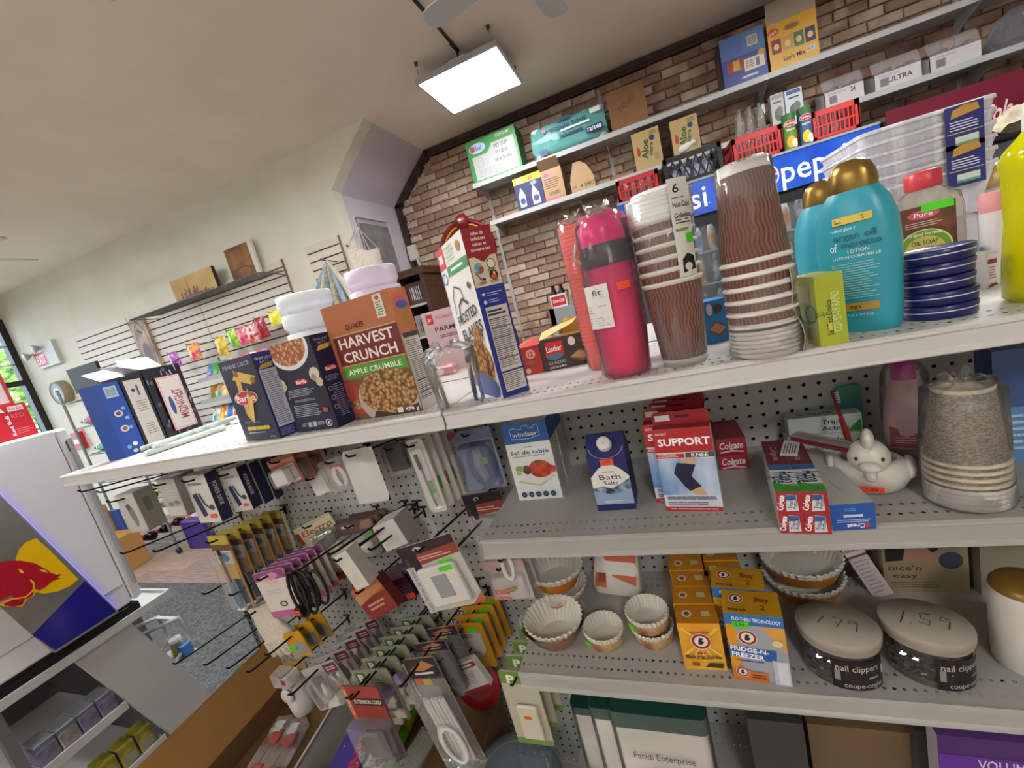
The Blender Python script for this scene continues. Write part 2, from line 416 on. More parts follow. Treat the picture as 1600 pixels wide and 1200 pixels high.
# ---- shop front: black frame, glass, things outside
WH = M('#d9d9d4', 0.6)
struct(MB().box(-8.2, -3.0, 2.98, -8.0, YW, CEIL, PLASTER).build('wall_left'))
struct(MB().box(-8.2, -3.0, 0, -8.0, 0.6, 2.98, PLASTER).build('wall_left'))
BK = M('#17171a', 0.4)
wn = struct(MB().box(-8.1, 0.6, 0.0, -8.0, 0.72, 2.98, BK).box(-8.1, 3.19, 0, -7.99, YW, 2.98, BK).box(-8.1, 0.6, 2.90, -8.0, YW, 2.98, BK)
            .box(-8.1, 0.6, 2.09, -8.0, YW, 2.16, BK).box(-8.1, 0.6, 0, -8.0, YW, 0.12, BK).box(-8.1, 1.9, 0, -8.0, 2.0, 2.98, BK).build('window_1'))
MB().box(-8.06, 0.7, 0.1, -8.054, 1.9, 2.92, CLEAR('#f4fbff', 0.02, 0.02)).build('pane', wn)
MB().box(-8.06, 2.0, 0.1, -8.054, 3.2, 2.92, CLEAR('#f4fbff', 0.02, 0.02)).build('pane', wn)
for zz in (2.62, 2.37): MB().box(-8.05, 2.0, zz, -8.04, 3.2, zz + 0.018, M('#c8ccd0', 0.4)).build('glazing_bar', wn)
MB().box(-40, -20, -0.3, -8.25, 40, -0.13, M('#b9b6ae', 0.9)).build('pavement')['kind'] = 'structure'
LEAF = NM('#3d6b1f', '#a9c95a', 2.6, 0.7, bump=0.6, lo=0.35, hi=0.62)
def tree(x, y, z, r, lab):
    t = thing('street_tree', lab, 'tree', (x, y, -0.13), group='trees beyond the shop window'); rr = random.Random(int(x * 7 + y * 3))
    MB().tube([(0, 0, 0), (0.03, 0.02, z - 0.4 * r), (0, 0, z)], [0.12, 0.1, 0.05], M('#57483a', 0.9), 8).build('trunk', t)
    cr = MB()
    for i in range(420):
        v = Vector((rr.gauss(0, 1), rr.gauss(0, 1), rr.gauss(0, 1))).normalized() * (r * (0.55 + 0.5 * rr.random())); s = rr.uniform(.10, .24)
        X = T(v.x, v.y, v.z + z) @ RZ(rr.uniform(0, 6.28)) @ RX(rr.uniform(0, 3.14))
        cr.add([(-s, 0, 0), (0, -s * .5, s * .1), (s, 0, 0), (0, s * .5, s * .1)], [(0, 1, 2, 3)], LEAF, False, X)
    cr.build('crown', t)
tree(-13.2, 5.25, 2.55, 1.0, 'leafy green tree close behind the shop window'); tree(-15.5, 6.4, 3.2, 1.5, 'taller pale green tree farther behind the shop window')
# ------------------------------------------------------------------ lights
FRM = M('#b9bcc0', 0.35, 0.6)
DIF = M('#ffffff', 0.4, 0.0, PANEL_POWER)
def panel(x, y, label, w=0.612, d=0.594, z=3.12, dif=None):
    t = thing('panel_light', label, 'ceiling light', (x, y, z), group='hanging panel lights')
    f = MB(); e = 0.014
    f.box(-w / 2, -d / 2, 0, w / 2, -d / 2 + e, .035, FRM).box(-w / 2, d / 2 - e, 0, w / 2, d / 2, .035, FRM).box(-w / 2, -d / 2 + e, 0, -w / 2 + e, d / 2 - e, .035, FRM).box(w / 2 - e, -d / 2 + e, 0, w / 2, d / 2 - e, .035, FRM)
    f.box(-w / 2 + e, -d / 2 + e, .02, w / 2 - e, d / 2 - e, .035, FRM); f.build('frame', t)
    MB().box(-w / 2 + e, -d / 2 + e, .006, w / 2 - e, d / 2 - e, .012, dif or DIF).build('diffuser', t)
    for sx in (-.9, .9):
        for sy in (-1, 1):
            x0, y0 = sx * w / 2, sy * (d / 2 - 0.01)
            MB().tube([(x0, y0, .03), (x0 * .98, y0, CEIL - z - .02)], .0022, M('#8d8a84', .5, .5), 5).lathe([(.011, CEIL - z - .02), (.014, CEIL - z)], M('#4b4640', .6), 8, T(x0 * .98, y0, 0), True).build('hanging_wire', t)
    MB().box(-.06, -d / 2 + .06, .035, .06, -d / 2 + .14, .075, M('#d5d5d2', .5)).tube([(0, -d / 2 + .1, .07), (.02, -d / 2 + .05, .1), (0, -d / 2, CEIL - z)], .006, M('#26231f', .6), 6).build('driver_box', t)
panel(-0.941, 3.233, 'square white panel light hanging nearest the brick wall', dif=M('#ffffff', 0.4, 0.0, PANEL_POWER * .52))
for (x, y), l in {(-1.545, 1.19): 'panel light hanging over the aisle behind the drinks fridge', (-4.1, 0.75): 'panel light hanging in front of the bottle rack', (-6.6, 0.9): 'panel light hanging by the shop window',
                  (1.55, 2.3): 'panel light hanging in front of the pepsi coolers', (0.7, -2.25): 'panel light hanging behind the photographer', (-3.0, -2.0): 'panel light hanging over the far aisle'}.items(): panel(x, y, l)
cd = MB(); a = PZ(636, -3, CEIL - .01); b = PZ(716, 80, CEIL - .01); cd.tube([(b.x, -1.0, CEIL - .008), (b.x, b.y, CEIL - .008)], .011, M('#3a362f', .6), 8); tag(cd.build('cable_conduit'), 'thin dark cable conduit running along the ceiling to the panel light', 'conduit')
# ---- ceiling fans
def fan(cx, cy, z, r, a0, n, label):
    t = thing('ceiling_fan', label, 'fan', (cx, cy, z)); BL = M('#b7bcbc', .4)
    MB().lathe([(0.001, -.05), (.07, -.045), (.095, -.01), (.095, .06), (.05, .10), (.001, .10)], BL, 20).build('motor', t)
    MB().tube([(0, 0, .09), (0, 0, CEIL - z)], .013, BL, 8).lathe([(.02, CEIL - z - .06), (.06, CEIL - z)], BL, 14, None, True).build('down_rod', t)
    for i in range(n):
        a = a0 + 2 * math.pi * i / n; X = RZ(a) @ RX(0.16)
        pts = [(.16, -.045), (.30, -.06), (r - .07, -.068), (r - .02, -.055), (r, -.02), (r, .02), (r - .02, .055), (r - .07, .068), (.30, .06), (.16, .045)]
        MB().prism(pts, -.004, .004, BL, 'z', X).box(.07, -.02, -.002, .2, .02, .006, M('#8b8f90', .4, .5), X).build('blade', t)
fan(-0.288, 2.167, 2.98, 0.53, math.radians(81), 4, 'white ceiling fan in front of the brick wall')
fan(-5.0, 1.80, 2.93, 0.62, math.radians(90), 5, 'white ceiling fan near the shop window')
# ------------------------------------------------------------------ the near shelving unit
TS, S2, S3, S4 = 1.37, 1.111, 0.8105, 0.36
YF, YP = 0.634, 0.935
XL, XJ, XE = -1.623, -0.380, 0.840
GR = NM('#a3a29c', '#abaaa4', 4.0, 0.45); GP = NM('#a9aaa5', '#b2b3ae', 5.0, 0.5); GW = NM('#c9c8c4', '#d2d1cd', 3.0, 0.4); DK = M('#1b1a19', .6)
def perf(mb, fn, nu, nv, du, dv, r, mat, n=8):
    """sheet of nu x nv cells, each with a real round hole"""
    for j in range(nv):
        for i in range(nu):
            u, v = i * du, j * dv; vs = []
            for a, b in ((1, .5), (1, 1), (.5, 1), (0, 1), (0, .5), (0, 0), (.5, 0), (1, 0)): vs.append(fn(u + a * du, v + b * dv))
            for q in range(8):
                t = q * math.pi / 4; vs.append(fn(u + du / 2 + r * math.cos(t), v + dv / 2 + r * math.sin(t)))
            mb.add(vs, [(q, (q + 1) % 8, 8 + (q + 1) % 8, 8 + q) for q in range(8)], mat)
    return mb
def shelf(parent, x0, x1, z, y0, y1, mat, lip=0.036, back=True):
    """steel shelf with two perforated rows front and back and a price-rail lip; y0 is the lip side"""
    s = 1 if y1 > y0 else -1; mb = MB(); nx = int((x1 - x0) / 0.0127); dx = (x1 - x0) / nx; D = abs(y1 - y0); q = 0.0127
    def pl(a, b): mb.add([(x0, y0 + s * a, z), (x1, y0 + s * a, z), (x1, y0 + s * b, z), (x0, y0 + s * b, z)], [(0, 1, 2, 3)], mat)
    r1 = 0.020; r2 = 0.045; r3 = D - 0.052; r4 = D - 0.028; e = 0.0
    for r in ((r1, r2, r3, r4) if back else (r1, r2)):
        pl(e, r - q / 2); perf(mb, lambda u, v, r=r: (x0 + u, y0 + s * (r - q / 2 + v), z), nx, 1, dx, q, 0.0027, mat); e = r + q / 2
    pl(e, D)
    mb.box(x0, min(y0 + s * .002, y1), z - .028, x0 + .0015, max(y0 + s * .002, y1), z - .0004, mat).box(x1 - .0015, min(y0 + s * .002, y1), z - .028, x1, max(y0 + s * .002, y1), z - .0004, mat)
    deck = mb.build('shelf', parent)
    prof = [(0.004, 0.0), (-0.001, 0.0005), (-0.0045, -0.002), (-0.005, -0.006), (-0.002, -0.0085), (-0.0015, -lip + .009), (-0.0045, -lip + .006), (-0.0055, -lip + .002), (-0.003, -lip), (0.002, -lip), (.004, -lip + .004)]
    lp = MB(); lp.loft([[(x, y0 + s * a, z + b) for a, b in prof] for x in (x0, x1)], mat, True, False); lp.build('price_rail', deck)
    return deck
gL = thing('shelving_unit', 'grey steel shelving unit with pegboard back under one top shelf', 'shelving', (XL, YP, 0))
gR = thing('shelving_unit', 'grey steel shelving unit with three perforated shelves of groceries', 'shelving', (XJ, YP, 0))
def local(o): o.matrix_parent_inverse = Matrix.Translation(-o.parent.location); return o
cell = 0.0254
def pegboard(x0, nu, z0, nv, parent, y, mat):
    mb = MB(); perf(mb, lambda u, v: (x0 + u, y, z0 + v), nu, nv, cell, cell, 0.0037, mat); return local(mb.build('pegboard', parent))
pegboard(XL + .012, 48, 0.15, 47, gL, YP, GP); pegboard(XL + .012, 48, 0.15, 47, gL, YP + .05, GP); local(MB().box(XL + .012, YP + .02, .15, XJ - .014, YP + .026, 1.34, M('#2a221d', .9)).build('hole_shade_sheet', gL))  # dark sheet added between the pegboards so their holes look dark
pegboard(XJ + .006, 47, 0.15, 47, gR, YP, GP); pegboard(XJ + .006, 47, 0.15, 47, gR, YP + .05, GP); local(MB().box(XJ + .01, YP + .02, .15, XE - .022, YP + .026, 1.34, M('#2a221d', .9)).build('hole_shade_sheet', gR))  # same added dark sheet behind the holes of this section
UPM = M('#77787a', .45, .3)
for x, p in ((XL - .008, gL), (XJ + .003, gR), (XE - .02, gR)):
    u = MB().box(x, YP - .003, 0.0, x + .02, YP + .055, TS - .03, UPM)
    local(u.build('upright', p))
    sl = MB()
    for i in range(48): sl.box(x + .006, YP - .0036, .12 + i * .0254, x + .014, YP - .003, .135 + i * .0254, DK)
    local(sl.build('upright_slots', p))
for x0, x1, p in ((XL, XJ - .002, gL), (XJ + .002, XE, gR)):
    for y0, y1 in ((YF, YP + .02), (1.31, YP + .035)): local(shelf(p, x0, x1, TS, y0, y1, GW if p is gL else GW, .034))
    bd = MB().box(x0, 0.50, .03, x1, YP, .148, GR).build('base_deck', p); local(bd)
for z in (S2, S3, S4): local(shelf(gR, XJ + .002, XE, z, YF if z != S4 else .60, YP, GR, .039))
for z in (S2, S3, S4):
    for x in (XJ + .004, XE - .01):
        b = MB().prism([(YP, z - .005), (YF + .05, z - .012), (YF + .05, z - .024), (YP - .05, z - .07), (YP, z - .09)], x, x + .004, UPM, 'x'); local(b.build('shelf_bracket', gR))
for p, x in ((gL, -1.2), (gL, -.6), (gR, .05)): local(MB().prism([(YP, TS - .008), (YF + .04, TS - .012), (YF + .04, TS - .03), (YP - .05, TS - .07), (YP, TS - .09)], x, x + .003, UPM, 'x').build('shelf_bracket', p))
# ------------------------------------------------------------------ things on the top shelf
NAVY = '#1c2347'; FILM = CLEAR('#ffffff', 0.05, 0.16, None, 14.0); FILM2 = CLEAR('#ffffff', 0.08, 0.2, None, 16.0)
PASTA = NM('#e2b890', '#9c5a36', 120, 0.6, vor=True, lo=0.15, hi=0.6); GRANOLA = NM('#c99f66', '#6b4626', 125, 0.7, vor=True, lo=0.2, hi=0.7)
FLAKE = NM('#d8a35f', '#7a451c', 95, 0.7, vor=True, lo=0.15, hi=0.65)
WHITE = '#efeeea'; ORST = '#f2502e'; GRST = '#4fd01f'
# --- pasta boxes
t, w, d, h = carton('pasta_box', 'dark blue pasta box with yellow penne and a red oval logo', 'pasta box', (386, 689), (439, 685), TS, 0.043, 0.186, ('#20263f', '#2b2f72', '#20263f', '#d9d9de', '#20263f'))
s = face('front', w, d, h)
def penne(s, cu, cv, L, a, c='#d9b45a'):
    ca, sa = math.cos(a), math.sin(a); asp = s.W / s.H
    P = lambda x, y: (cu + (x * ca - y * sa), cv + (x * sa + y * ca) * asp)
    k = L * 0.13
    s.poly([P(-L / 2, -k), P(L / 2 - k, -k), P(L / 2 + k, k), P(-L / 2 + 2 * k, k)], c)
    s.ell(*P(L / 2 - k * .1, 0), k * 0.9, k * 0.75 * asp, '#8a6a2c', 10)
s.txt('PENNE LISCE', .5, .92, .045, '#aeb2c0', .8); penne(s, .56, .77, .58, -.25); penne(s, .40, .63, .5, 1.45); penne(s, .38, .40, .42, 1.5)
s.ell(.47, .53, .34, .085, '#c8202f', 24); s.ring(.47, .53, .34, .085, .06, '#f0e8e4'); s.txt('Barilla', .47, .53, .08, '#ffffff', .56)
penne(s, .52, .40, .5, 1.1, '#e2bd62'); s.lines(.2, .22, .75, .25, 2, '#8a8fa5'); s.lines(.2, .13, .85, .18, 1, '#d8c04a', .9, 7, 0); s.lines(.2, .09, .8, .11, 1, '#c8ccd8', gaps=5); s.txt('410 g', .85, .04, .02, '#c8ccd8', .14)
s.build('front_print', t)
s = face('right', w, d, h); s.txt('PENNE LISCE', .5, .93, .03, '#dfe3ff', .8); s.txt('N°71', .5, .885, .028, '#dfe3ff', .4); penne(s, .5, .84, .8, .1); s.rect(.1, .13, .95, .80, '#d9dde6'); s.lines(.14, .15, .92, .78, 26, '#7d84a0', .4); s.lines(.1, .02, .9, .11, 5, '#9aa0d0', .4); s.build('side_print', t)
t, w, d, h = carton('pasta_box', 'dark blue pasta box with a bowl of sauced pasta pictured on top', 'pasta box', (467, 676), (530, 668), TS, 0.047, 0.191, ('#20263f', '#191f4a', '#20263f', '#d9d9de', '#20263f'))
s = face('front', w, d, h); s.ell(.42, .93, .50, .235, '#e8e4e0', 30); s.ell(.42, .94, .44, .20, PASTA, 30); s.txt('Barilla', .50, .555, .032, '#ffffff', .2)
s.ell(.5, .555, .15, .034, '#c8202f'); s.txt('Barilla', .50, .555, .036, '#ffffff', .24)
s.ell(.86, .61, .12, .07, '#d9cfba', 16, .4); s.ell(.92, .52, .08, .05, '#c9bda3', 14, -.3); s.ell(.83, .575, .06, .04, '#a39478', 12); s.poly([(.02, .47), (.13, .52), (.10, .60), (.03, .63)], '#c9bf9e'); s.poly([(.06, .38), (.12, .40), (.10, .45)], '#8f9b57')
s.lines(.12, .40, .76, .49, 5, '#b9bed2', .35); s.lines(.2, .34, .72, .37, 2, '#b9bed2', .35); s.lines(.12, .17, .76, .31, 7, '#b9bed2', .35); s.rect(.33, .05, .42, .105, '#b5b9c4'); s.rect(.45, .05, .54, .105, '#b5b9c4'); s.lines(.18, .06, .31, .1, 3, '#b9bed2'); s.lines(.57, .06, .76, .1, 3, '#b9bed2')
s.ring(.84, .075, .075, .04, .2, '#dcdfea'); s.poly([(.80, .06), (.88, .06), (.84, .10)], '#dcdfea'); s.poly([(.80, .20), (.90, .19), (.93, .23), (.83, .25)], '#c05548'); s.build('front_print', t)
s = face('right', w, d, h); s.txt('PENNE LISCE', .5, .945, .024, '#aeb4dc', .7); s.txt('N°71', .5, .905, .026, '#aeb4dc', .35); penne(s, .5, .86, .75, .1); s.ell(.55, .63, .35, .03, '#c8202f'); s.txt('Barilla', .55, .63, .035, '#ffffff', .55); s.lines(.12, .50, .9, .56, 4, '#9fa6cf', .3); s.lines(.3, .1, .92, .46, 16, '#9fa6cf', .3)
for v in (.42, .32, .22): s.ring(.2, v, .1, .024, .2, '#c9cee6')
s.build('side_print', t)
# --- granola carton (the printed portrait is left out)
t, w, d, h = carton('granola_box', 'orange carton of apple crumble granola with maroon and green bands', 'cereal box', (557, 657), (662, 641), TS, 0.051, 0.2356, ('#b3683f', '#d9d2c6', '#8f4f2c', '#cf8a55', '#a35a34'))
s = face('front', w, d, h); s.rect(0, 0, 1, .36, NM('#6b3f2a', '#8c5a3c', 8)); s.rect(0, .36, 1, .45, '#8f5f3e'); s.txt('QUAKER', .42, .795, .042, '#221310', .28)
s.rect(.77, .80, .89, .985, '#d8d4c4'); s.lines(.785, .815, .875, .93, 6, '#4a6b4a', .4); s.ell(.83, .955, .03, .018, '#c53a33', 8); s.rect(.055, .475, .985, .745, '#6e1f27'); s.rect(.055, .475, .985, .485, '#c9a36b'); s.rect(.055, .735, .985, .745, '#c9a36b')
s.txt('HARVEST', .52, .672, .082, '#f2e3d6', .80, 0, .02); s.txt('CRUNCH', .52, .55, .082, '#f2e3d6', .78, 0, .02); s.rect(.06, .375, .985, .47, '#4f9a35'); s.txt('APPLE CRUMBLE', .52, .422, .042, '#eaf5df', .78, 0, .015)
s.ell(.05, .26, .16, .085, '#a03a30', 16); s.ell(.14, .10, .12, .05, '#a8402f', 14); s.ell(.13, .14, .1, .045, GRANOLA, 14); s.ell(.62, .16, .46, .245, '#b5a49a', 34); s.ell(.62, .215, .42, .19, GRANOLA, 34); s.poly([(.30, 0), (.98, 0), (.98, .075), (.62, .02), (.36, .06)], '#3d2620')
s.rect(.67, .015, .745, .06, '#d9dcd2'); s.txt('470 g', .87, .035, .03, '#ffffff', .19); s.build('front_print', t)
s = face('right', w, d, h); s.rect(0, .62, 1, 1, '#c9743f'); s.ell(.45, .90, .34, .032, '#d8536b'); s.ell(.52, .865, .36, .032, '#3f57b5'); s.rect(.36, .70, .62, .80, '#a8842c'); s.rect(.05, .60, .95, .64, '#3b3632'); s.rect(.06, .06, .96, .59, '#dcd8d0'); s.lines(.1, .08, .92, .58, 30, '#6e6a66', .4)
for v in (.10, .14, .17, .24): s.rect(.08, v, .92, v + .008, '#2c2a2a')
s.build('side_print', t)
# --- tall flakes carton, its narrow side to the front
t, w, d, h = carton('cereal_box', 'tall frosted flakes carton turned so its blue side faces out', 'cereal box', (787, 623), (828, 609), TS, 0.170, 0.288, ('#28398f', '#d8d5d0', '#e4e2dd', '#b0343c', '#28398f'))
s = face('front', w, d, h); s.rect(0, .80, 1, 1, '#97222f'); s.rect(.03, .665, .97, .835, '#d8cfae'); s.rect(.0, .85, 1, 1, '#97222f'); s.poly([(.03, .86), (.97, .86), (.5, .80)], '#97222f')
for i, q in enumerate(('Idées de', 'collations', 'saines et', 'savoureuses')): s.txt(q, .5, .965 - .03 * i, .019, '#f6e9e4', (.42, .5, .48, .66)[i], 0, .02)
s.ell(.27, .775, .14, .026, '#6aa9cf'); s.ell(.36, .765, .08, .015, '#b8483f'); s.ring(.72, .785, .15, .029, .15, '#3c3444'); s.ell(.72, .785, .12, .023, '#e9e6de'); s.ell(.72, .72, .15, .029, '#2d2440'); s.ell(.72, .71, .1, .015, '#c5562f'); s.ell(.75, .73, .04, .01, '#e9cd62', 10); s.path([(.15, .74), (.3, .70)], .006, '#3c3444'); s.ell(.37, .705, .05, .009, '#2b2320', 10)
for u, v in ((.28, .745), (.72, .75), (.28, .685), (.72, .685)): s.lines(u - .16, v - .008, u + .16, v + .008, 2, '#4a4250', .4, 1)
s.txt('*', .2, .615, .03, '#e6eaf6', .12); s.lines(.32, .605, .85, .63, 2, '#aab6e6', .4); s.ell(.2, .575, .06, .012, '#cfd7f2', 10); s.lines(.32, .565, .75, .59, 2, '#aab6e6', .4)
s.rect(.14, .16, .9, .545, '#cfccc6'); s.lines(.18, .49, .86, .53, 2, '#35313a', .6, 1); s.lines(.17, .18, .87, .48, 26, '#55525c', .38)
for v in (.47, .42, .36, .29, .235): s.rect(.16, v, .88, v + .0035, '#35313a')
s.rect(.14, .035, .9, .15, '#cfccc6'); s.lines(.18, .045, .86, .145, 9, '#55525c', .38); s.build('front_print', t)
s = face('left', w, d, h); s.rect(0, .86, .27, 1, '#c8323a'); s.rect(.06, .90, .20, .955, '#f2dcd8'); s.lines(.33, .88, .68, .985, 4, '#b9c2b4', .5); s.ell(.82, .935, .07, .03, '#b5763c'); s.rect(.27, .80, 1, .862, '#3f8f52'); s.lines(.4, .82, .85, .845, 1, '#e8f4e6', .6, 4, 0)
s.ring(.1, .80, .1, .04, .25, '#3f7fb8'); s.path([(.2, .55), (.22, .66), (.35, .73), (.55, .70), (.6, .62)], .012, '#26242a'); s.path([(.3, .5), (.36, .60), (.52, .64), (.7, .60)], .02, '#3a383e'); s.txt('FROSTED', .55, .53, .06, '#1f1d22', .72, 8, .02); s.txt('FLAKES', .60, .43, .07, '#1f1d22', .74, 8, .02)
s.path([(.25, .38), (.5, .36), (.9, .40)], .018, '#3a383e'); s.ell(.86, .70, .05, .02, '#55483e', 8); s.ell(.62, .22, .36, .15, FLAKE, 26); s.ell(.75, .40, .14, .05, FLAKE, 14); s.ell(.55, .06, .44, .09, '#3d4f8f', 22); s.rect(0, 0, .3, .05, '#e4e2dd'); s.build('side_print', t)
# --- clear ribbed tumblers in a bag
def cylbase(Fx, Fy, z, r):
    p = PZ(Fx, Fy, z); d = Vector((p.x, p.y, 0)).normalized(); return p + d * r
def face_ang(p): return math.atan2(-p.y, -p.x)
c = cylbase(725, 640, TS, .036); t = thing('tumbler_pack', 'stack of clear ribbed plastic tumblers in a loose bag', 'tumblers', c)
GLS = CLEAR('#ffffff', 0.04, 0.06)
rib = lambda j, z: 1.0 + (0.025 if j % 2 else -0.01)
for i in range(2):
    z0 = i * .007; MB().lathe([(.0285, z0), (.030, z0 + .004), (.0345, z0 + .088), (.0365, z0 + .09)], GLS, 44, None, False, True, 1, 1, rib).build('tumbler', t)
bg = MB(); rr = random.Random(8)
def bag(mb, r0, r1, h, mat, top=1.12, n=26, jit=.004, X=None, sx=1, sy=1, seed=2, tail=.03):
    q = random.Random(seed); rings = []
    for i, (z, r) in enumerate([(0.001, r0 * .9), (.004, r0), (h * .3, r0 + (r1 - r0) * .3), (h * .6, r0 + (r1 - r0) * .6), (h, r1), (h + tail * .4, r1 * .8), (h + tail, r1 * .25), (h + tail * 1.5, r1 * .5)]):
        rings.append([((r + q.uniform(-jit, jit)) * sx * math.cos(2 * math.pi * j / n), (r + q.uniform(-jit, jit)) * sy * math.sin(2 * math.pi * j / n), z + (q.uniform(-jit, jit) * 2 if i > 4 else 0)) for j in range(n)])
    mb.loft(rings, mat, False, True, X); return mb
bag(bg, .040, .047, .100, FILM2, tail=.012, jit=.004).build('bag', t)
# --- wafer boxes farther back
def loacker(name_label, A, B, z, d, h, col, word, fill, grp='wafer boxes'):
    t, w, d, h = carton('wafer_box', name_label, 'wafer box', A, B, z, d, h, (col, col, col, fill, col), grp)
    s = face('front', w, d, h); s.poly([(.07, .45), (.10, .90), (.44, .88), (.43, .42), (.25, .30)], '#c8202c'); s.ell(.25, .42, .16, .09, '#3d7a86'); s.txt('Loacker', .255, .68, .17, '#ffffff', .30, 2); s.txt('CLASSIC', .27, .235, .09, '#c9c4bd', .34, 2, .005); s.txt(word, .27, .09, .065, '#f1ede6', .34, 2, .02)
    s.poly([(.52, .30), (.78, .12), (.98, .32), (.72, .52)], '#7a523a'); s.poly([(.55, .33), (.78, .2), (.95, .33), (.72, .47)], '#b98a5e'); s.ell(.62, .80, .07, .14, '#d9cfd2'); s.ell(.82, .80, .1, .09, '#5a3a2c'); s.build('front_print', t); return t, w, d, h
t, w, d, h = loacker('brown box of cocoa wafers with its flap torn open', (853, 581), (932, 565), TS, .055, .066, '#3b2e28', 'COCOA & MILK', '#e2b96a')
MB().add([(-w / 2, -d / 2, h), (w * .2, -d / 2, h + .022), (w * .28, d / 2, h + .030), (-w / 2, d / 2, h + .012)], [(0, 1, 2, 3)], M('#e0b45c', .6)).add([(-w * .1, d / 2, h), (w * .3, d / 2, h), (w * .25, d / 2 - .004, h + .03), (w * .0, d / 2 - .004, h + .032)], [(0, 1, 2, 3)], M('#e7c27a', .6)).build('torn_flap', t)
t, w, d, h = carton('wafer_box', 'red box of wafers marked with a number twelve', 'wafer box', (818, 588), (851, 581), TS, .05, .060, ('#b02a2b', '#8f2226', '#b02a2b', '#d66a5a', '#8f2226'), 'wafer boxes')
s = face('front', w, d, h); s.ell(.55, .72, .22, .17, '#e79b86'); s.txt('12', .55, .72, .17, '#7a1a1c', .2); s.ell(.45, .42, .25, .09, '#8f5a34'); s.ell(.3, .14, .12, .1, '#d8b08a'); s.build('front_print', t)
MB().add([(-w / 2, -d / 2, h), (w / 2, -d / 2, h), (w * .4, 0, h + .016), (-w * .4, .01, h + .006)], [(0, 1, 2, 3)], M('#cf4a44', .5)).build('torn_flap', t)
# --- coral cups and the pink bottle
CORAL = CLEAR('#ffb0a8', 0.85, 0.15, '#ff8078'); PINK = CLEAR('#ff3d9c', 0.42, 0.12, '#ff1f92')
c = cylbase(943, 578, TS, .026); t = thing('plastic_cup_stack', 'tall stack of coral pink plastic cups', 'cup stack', c); H = zfor(c.x, c.y, 345) - TS
n = 30
for i in range(n):
    z0 = i * (H - .055) / n; k = i / n; me = None
    MB().lathe([(.021, z0), (.0235, z0 + .040), (.0262, z0 + .048), (.0274, z0 + .0505), (.0262, z0 + .053)], CORAL, 20).build('cup', t)
bag(MB(), .026, .031, H - .005, FILM, tail=.012, jit=.002, n=16).build('sleeve', t)
c = cylbase(984, 590, TS, .036); t = thing('sports_bottle', 'bright pink sports bottle with black band in a clear bag', 'water bottle', c); H = zfor(c.x, c.y, 335) - TS
MB().lathe([(.020, .001), (.034, .004), (.037, .02), (.037, H * .5), (.0355, H * .62), (.037, H * .69)], PINK, 28, None, True).build('bottle_body', t)
MB().lathe([(.030, .006), (.031, H * .3)] + [(.031 - .004 * (i % 2), H * .3 + i * .0045) for i in range(16)], CLEAR('#ff6fb0', .8, .2, '#ff3f9c'), 24).build('ribbed_grip', t)
MB().lathe([(.038, H * .69), (.0395, H * .70), (.0395, H * .80), (.037, H * .82)], M('#2e2b30', .45), 28, None, True).build('band', t)
MB().lathe([(.034, H * .82), (.033, H * .9), (.028, H * .97), (.012, H), (.001, H)], CLEAR('#ff3d8f', .8, .2, '#f0217c'), 24, None, True).build('lid', t)
MB().box(-.010, -.030, H * .82, .010, -.006, H * .90, M('#5a1740', .4)).build('spout', t)
MB().tube([(-.036, -.015, H * .74), (-.045, -.02, H * .78), (-.038, -.02, H * .86)], .0022, M('#c9c9cc', .3, .8), 6).build('carry_clip', t)
a = face_ang(c); s = wrap_sheet(.040, H * .33, a - .72, .046, .066); s.base = .003; s.rect(0, 0, 1, 1, '#e3e1dd'); s.txt('fit', .62, .83, .13, '#4d494c', .34); s.lines(.45, .70, .9, .78, 3, '#8f8b8e', .3, 1); s.lines(.1, .35, .9, .55, 3, '#8f8b8e', .25, 2); s.lines(.1, .05, .9, .28, 4, '#a5a1a4', .25, 2); s.build('paper_tag', t)
s = wrap_sheet(.040, H * .535, a + .42, .020, .011); s.base = .003; s.rect(0, 0, 1, 1, ORST); s.build('price_sticker', t)
bag(MB(), .0395, .041, H * .94, FILM, tail=.022, jit=.0035, n=24, seed=5).build('bag', t)
# --- paper hot cups, one stack upright, one upside down
def wavy(col1, col2, n=46, k=110.0, amp=.9):
    key = ('w', col1, col2, n, k)
    if key in _mats: return _mats[key]
    m = bpy.data.materials.new('wavy_ribbed_sleeve'); m.use_nodes = True; nt = m.node_tree; b = nt.nodes['Principled BSDF']; L = nt.links
    tc = nt.nodes.new('ShaderNodeTexCoord'); sp = nt.nodes.new('ShaderNodeSeparateXYZ'); L.new(tc.outputs['Object'], sp.inputs[0])
    def mth(op, a, b2=None):
        q = nt.nodes.new('ShaderNodeMath'); q.operation = op
        for i, v in enumerate((a, b2)):
            if v is None: continue
            if isinstance(v, (int, float)): q.inputs[i].default_value = v
            else: L.new(v, q.inputs[i])
        return q.outputs[0]
    ang = mth('MULTIPLY', mth('ARCTAN2', sp.outputs[1], sp.outputs[0]), float(n)); wob = mth('MULTIPLY', mth('SINE', mth('MULTIPLY', sp.outputs[2], k * 2)), amp * 1.6)
    v = mth('ADD', mth('MULTIPLY', mth('SINE', mth('ADD', ang, wob)), .5), .5)
    r = nt.nodes.new('ShaderNodeValToRGB'); r.color_ramp.elements[0].color = lin(col1); r.color_ramp.elements[1].color = lin(col2); L.new(v, r.inputs[0]); L.new(r.outputs[0], b.inputs['Base Color'])
    bp = nt.nodes.new('ShaderNodeBump'); bp.inputs['Strength'].default_value = .8; bp.inputs['Distance'].default_value = .002; L.new(v, bp.inputs['Height']); L.new(bp.outputs[0], b.inputs['Normal']); b.inputs['Roughness'].default_value = .55
    _mats[key] = m; return m
SLEEVE = wavy('#6d463c', '#8a6052'); PAP = M('#e6e2da', .5); LID = M('#eceae7', .35)
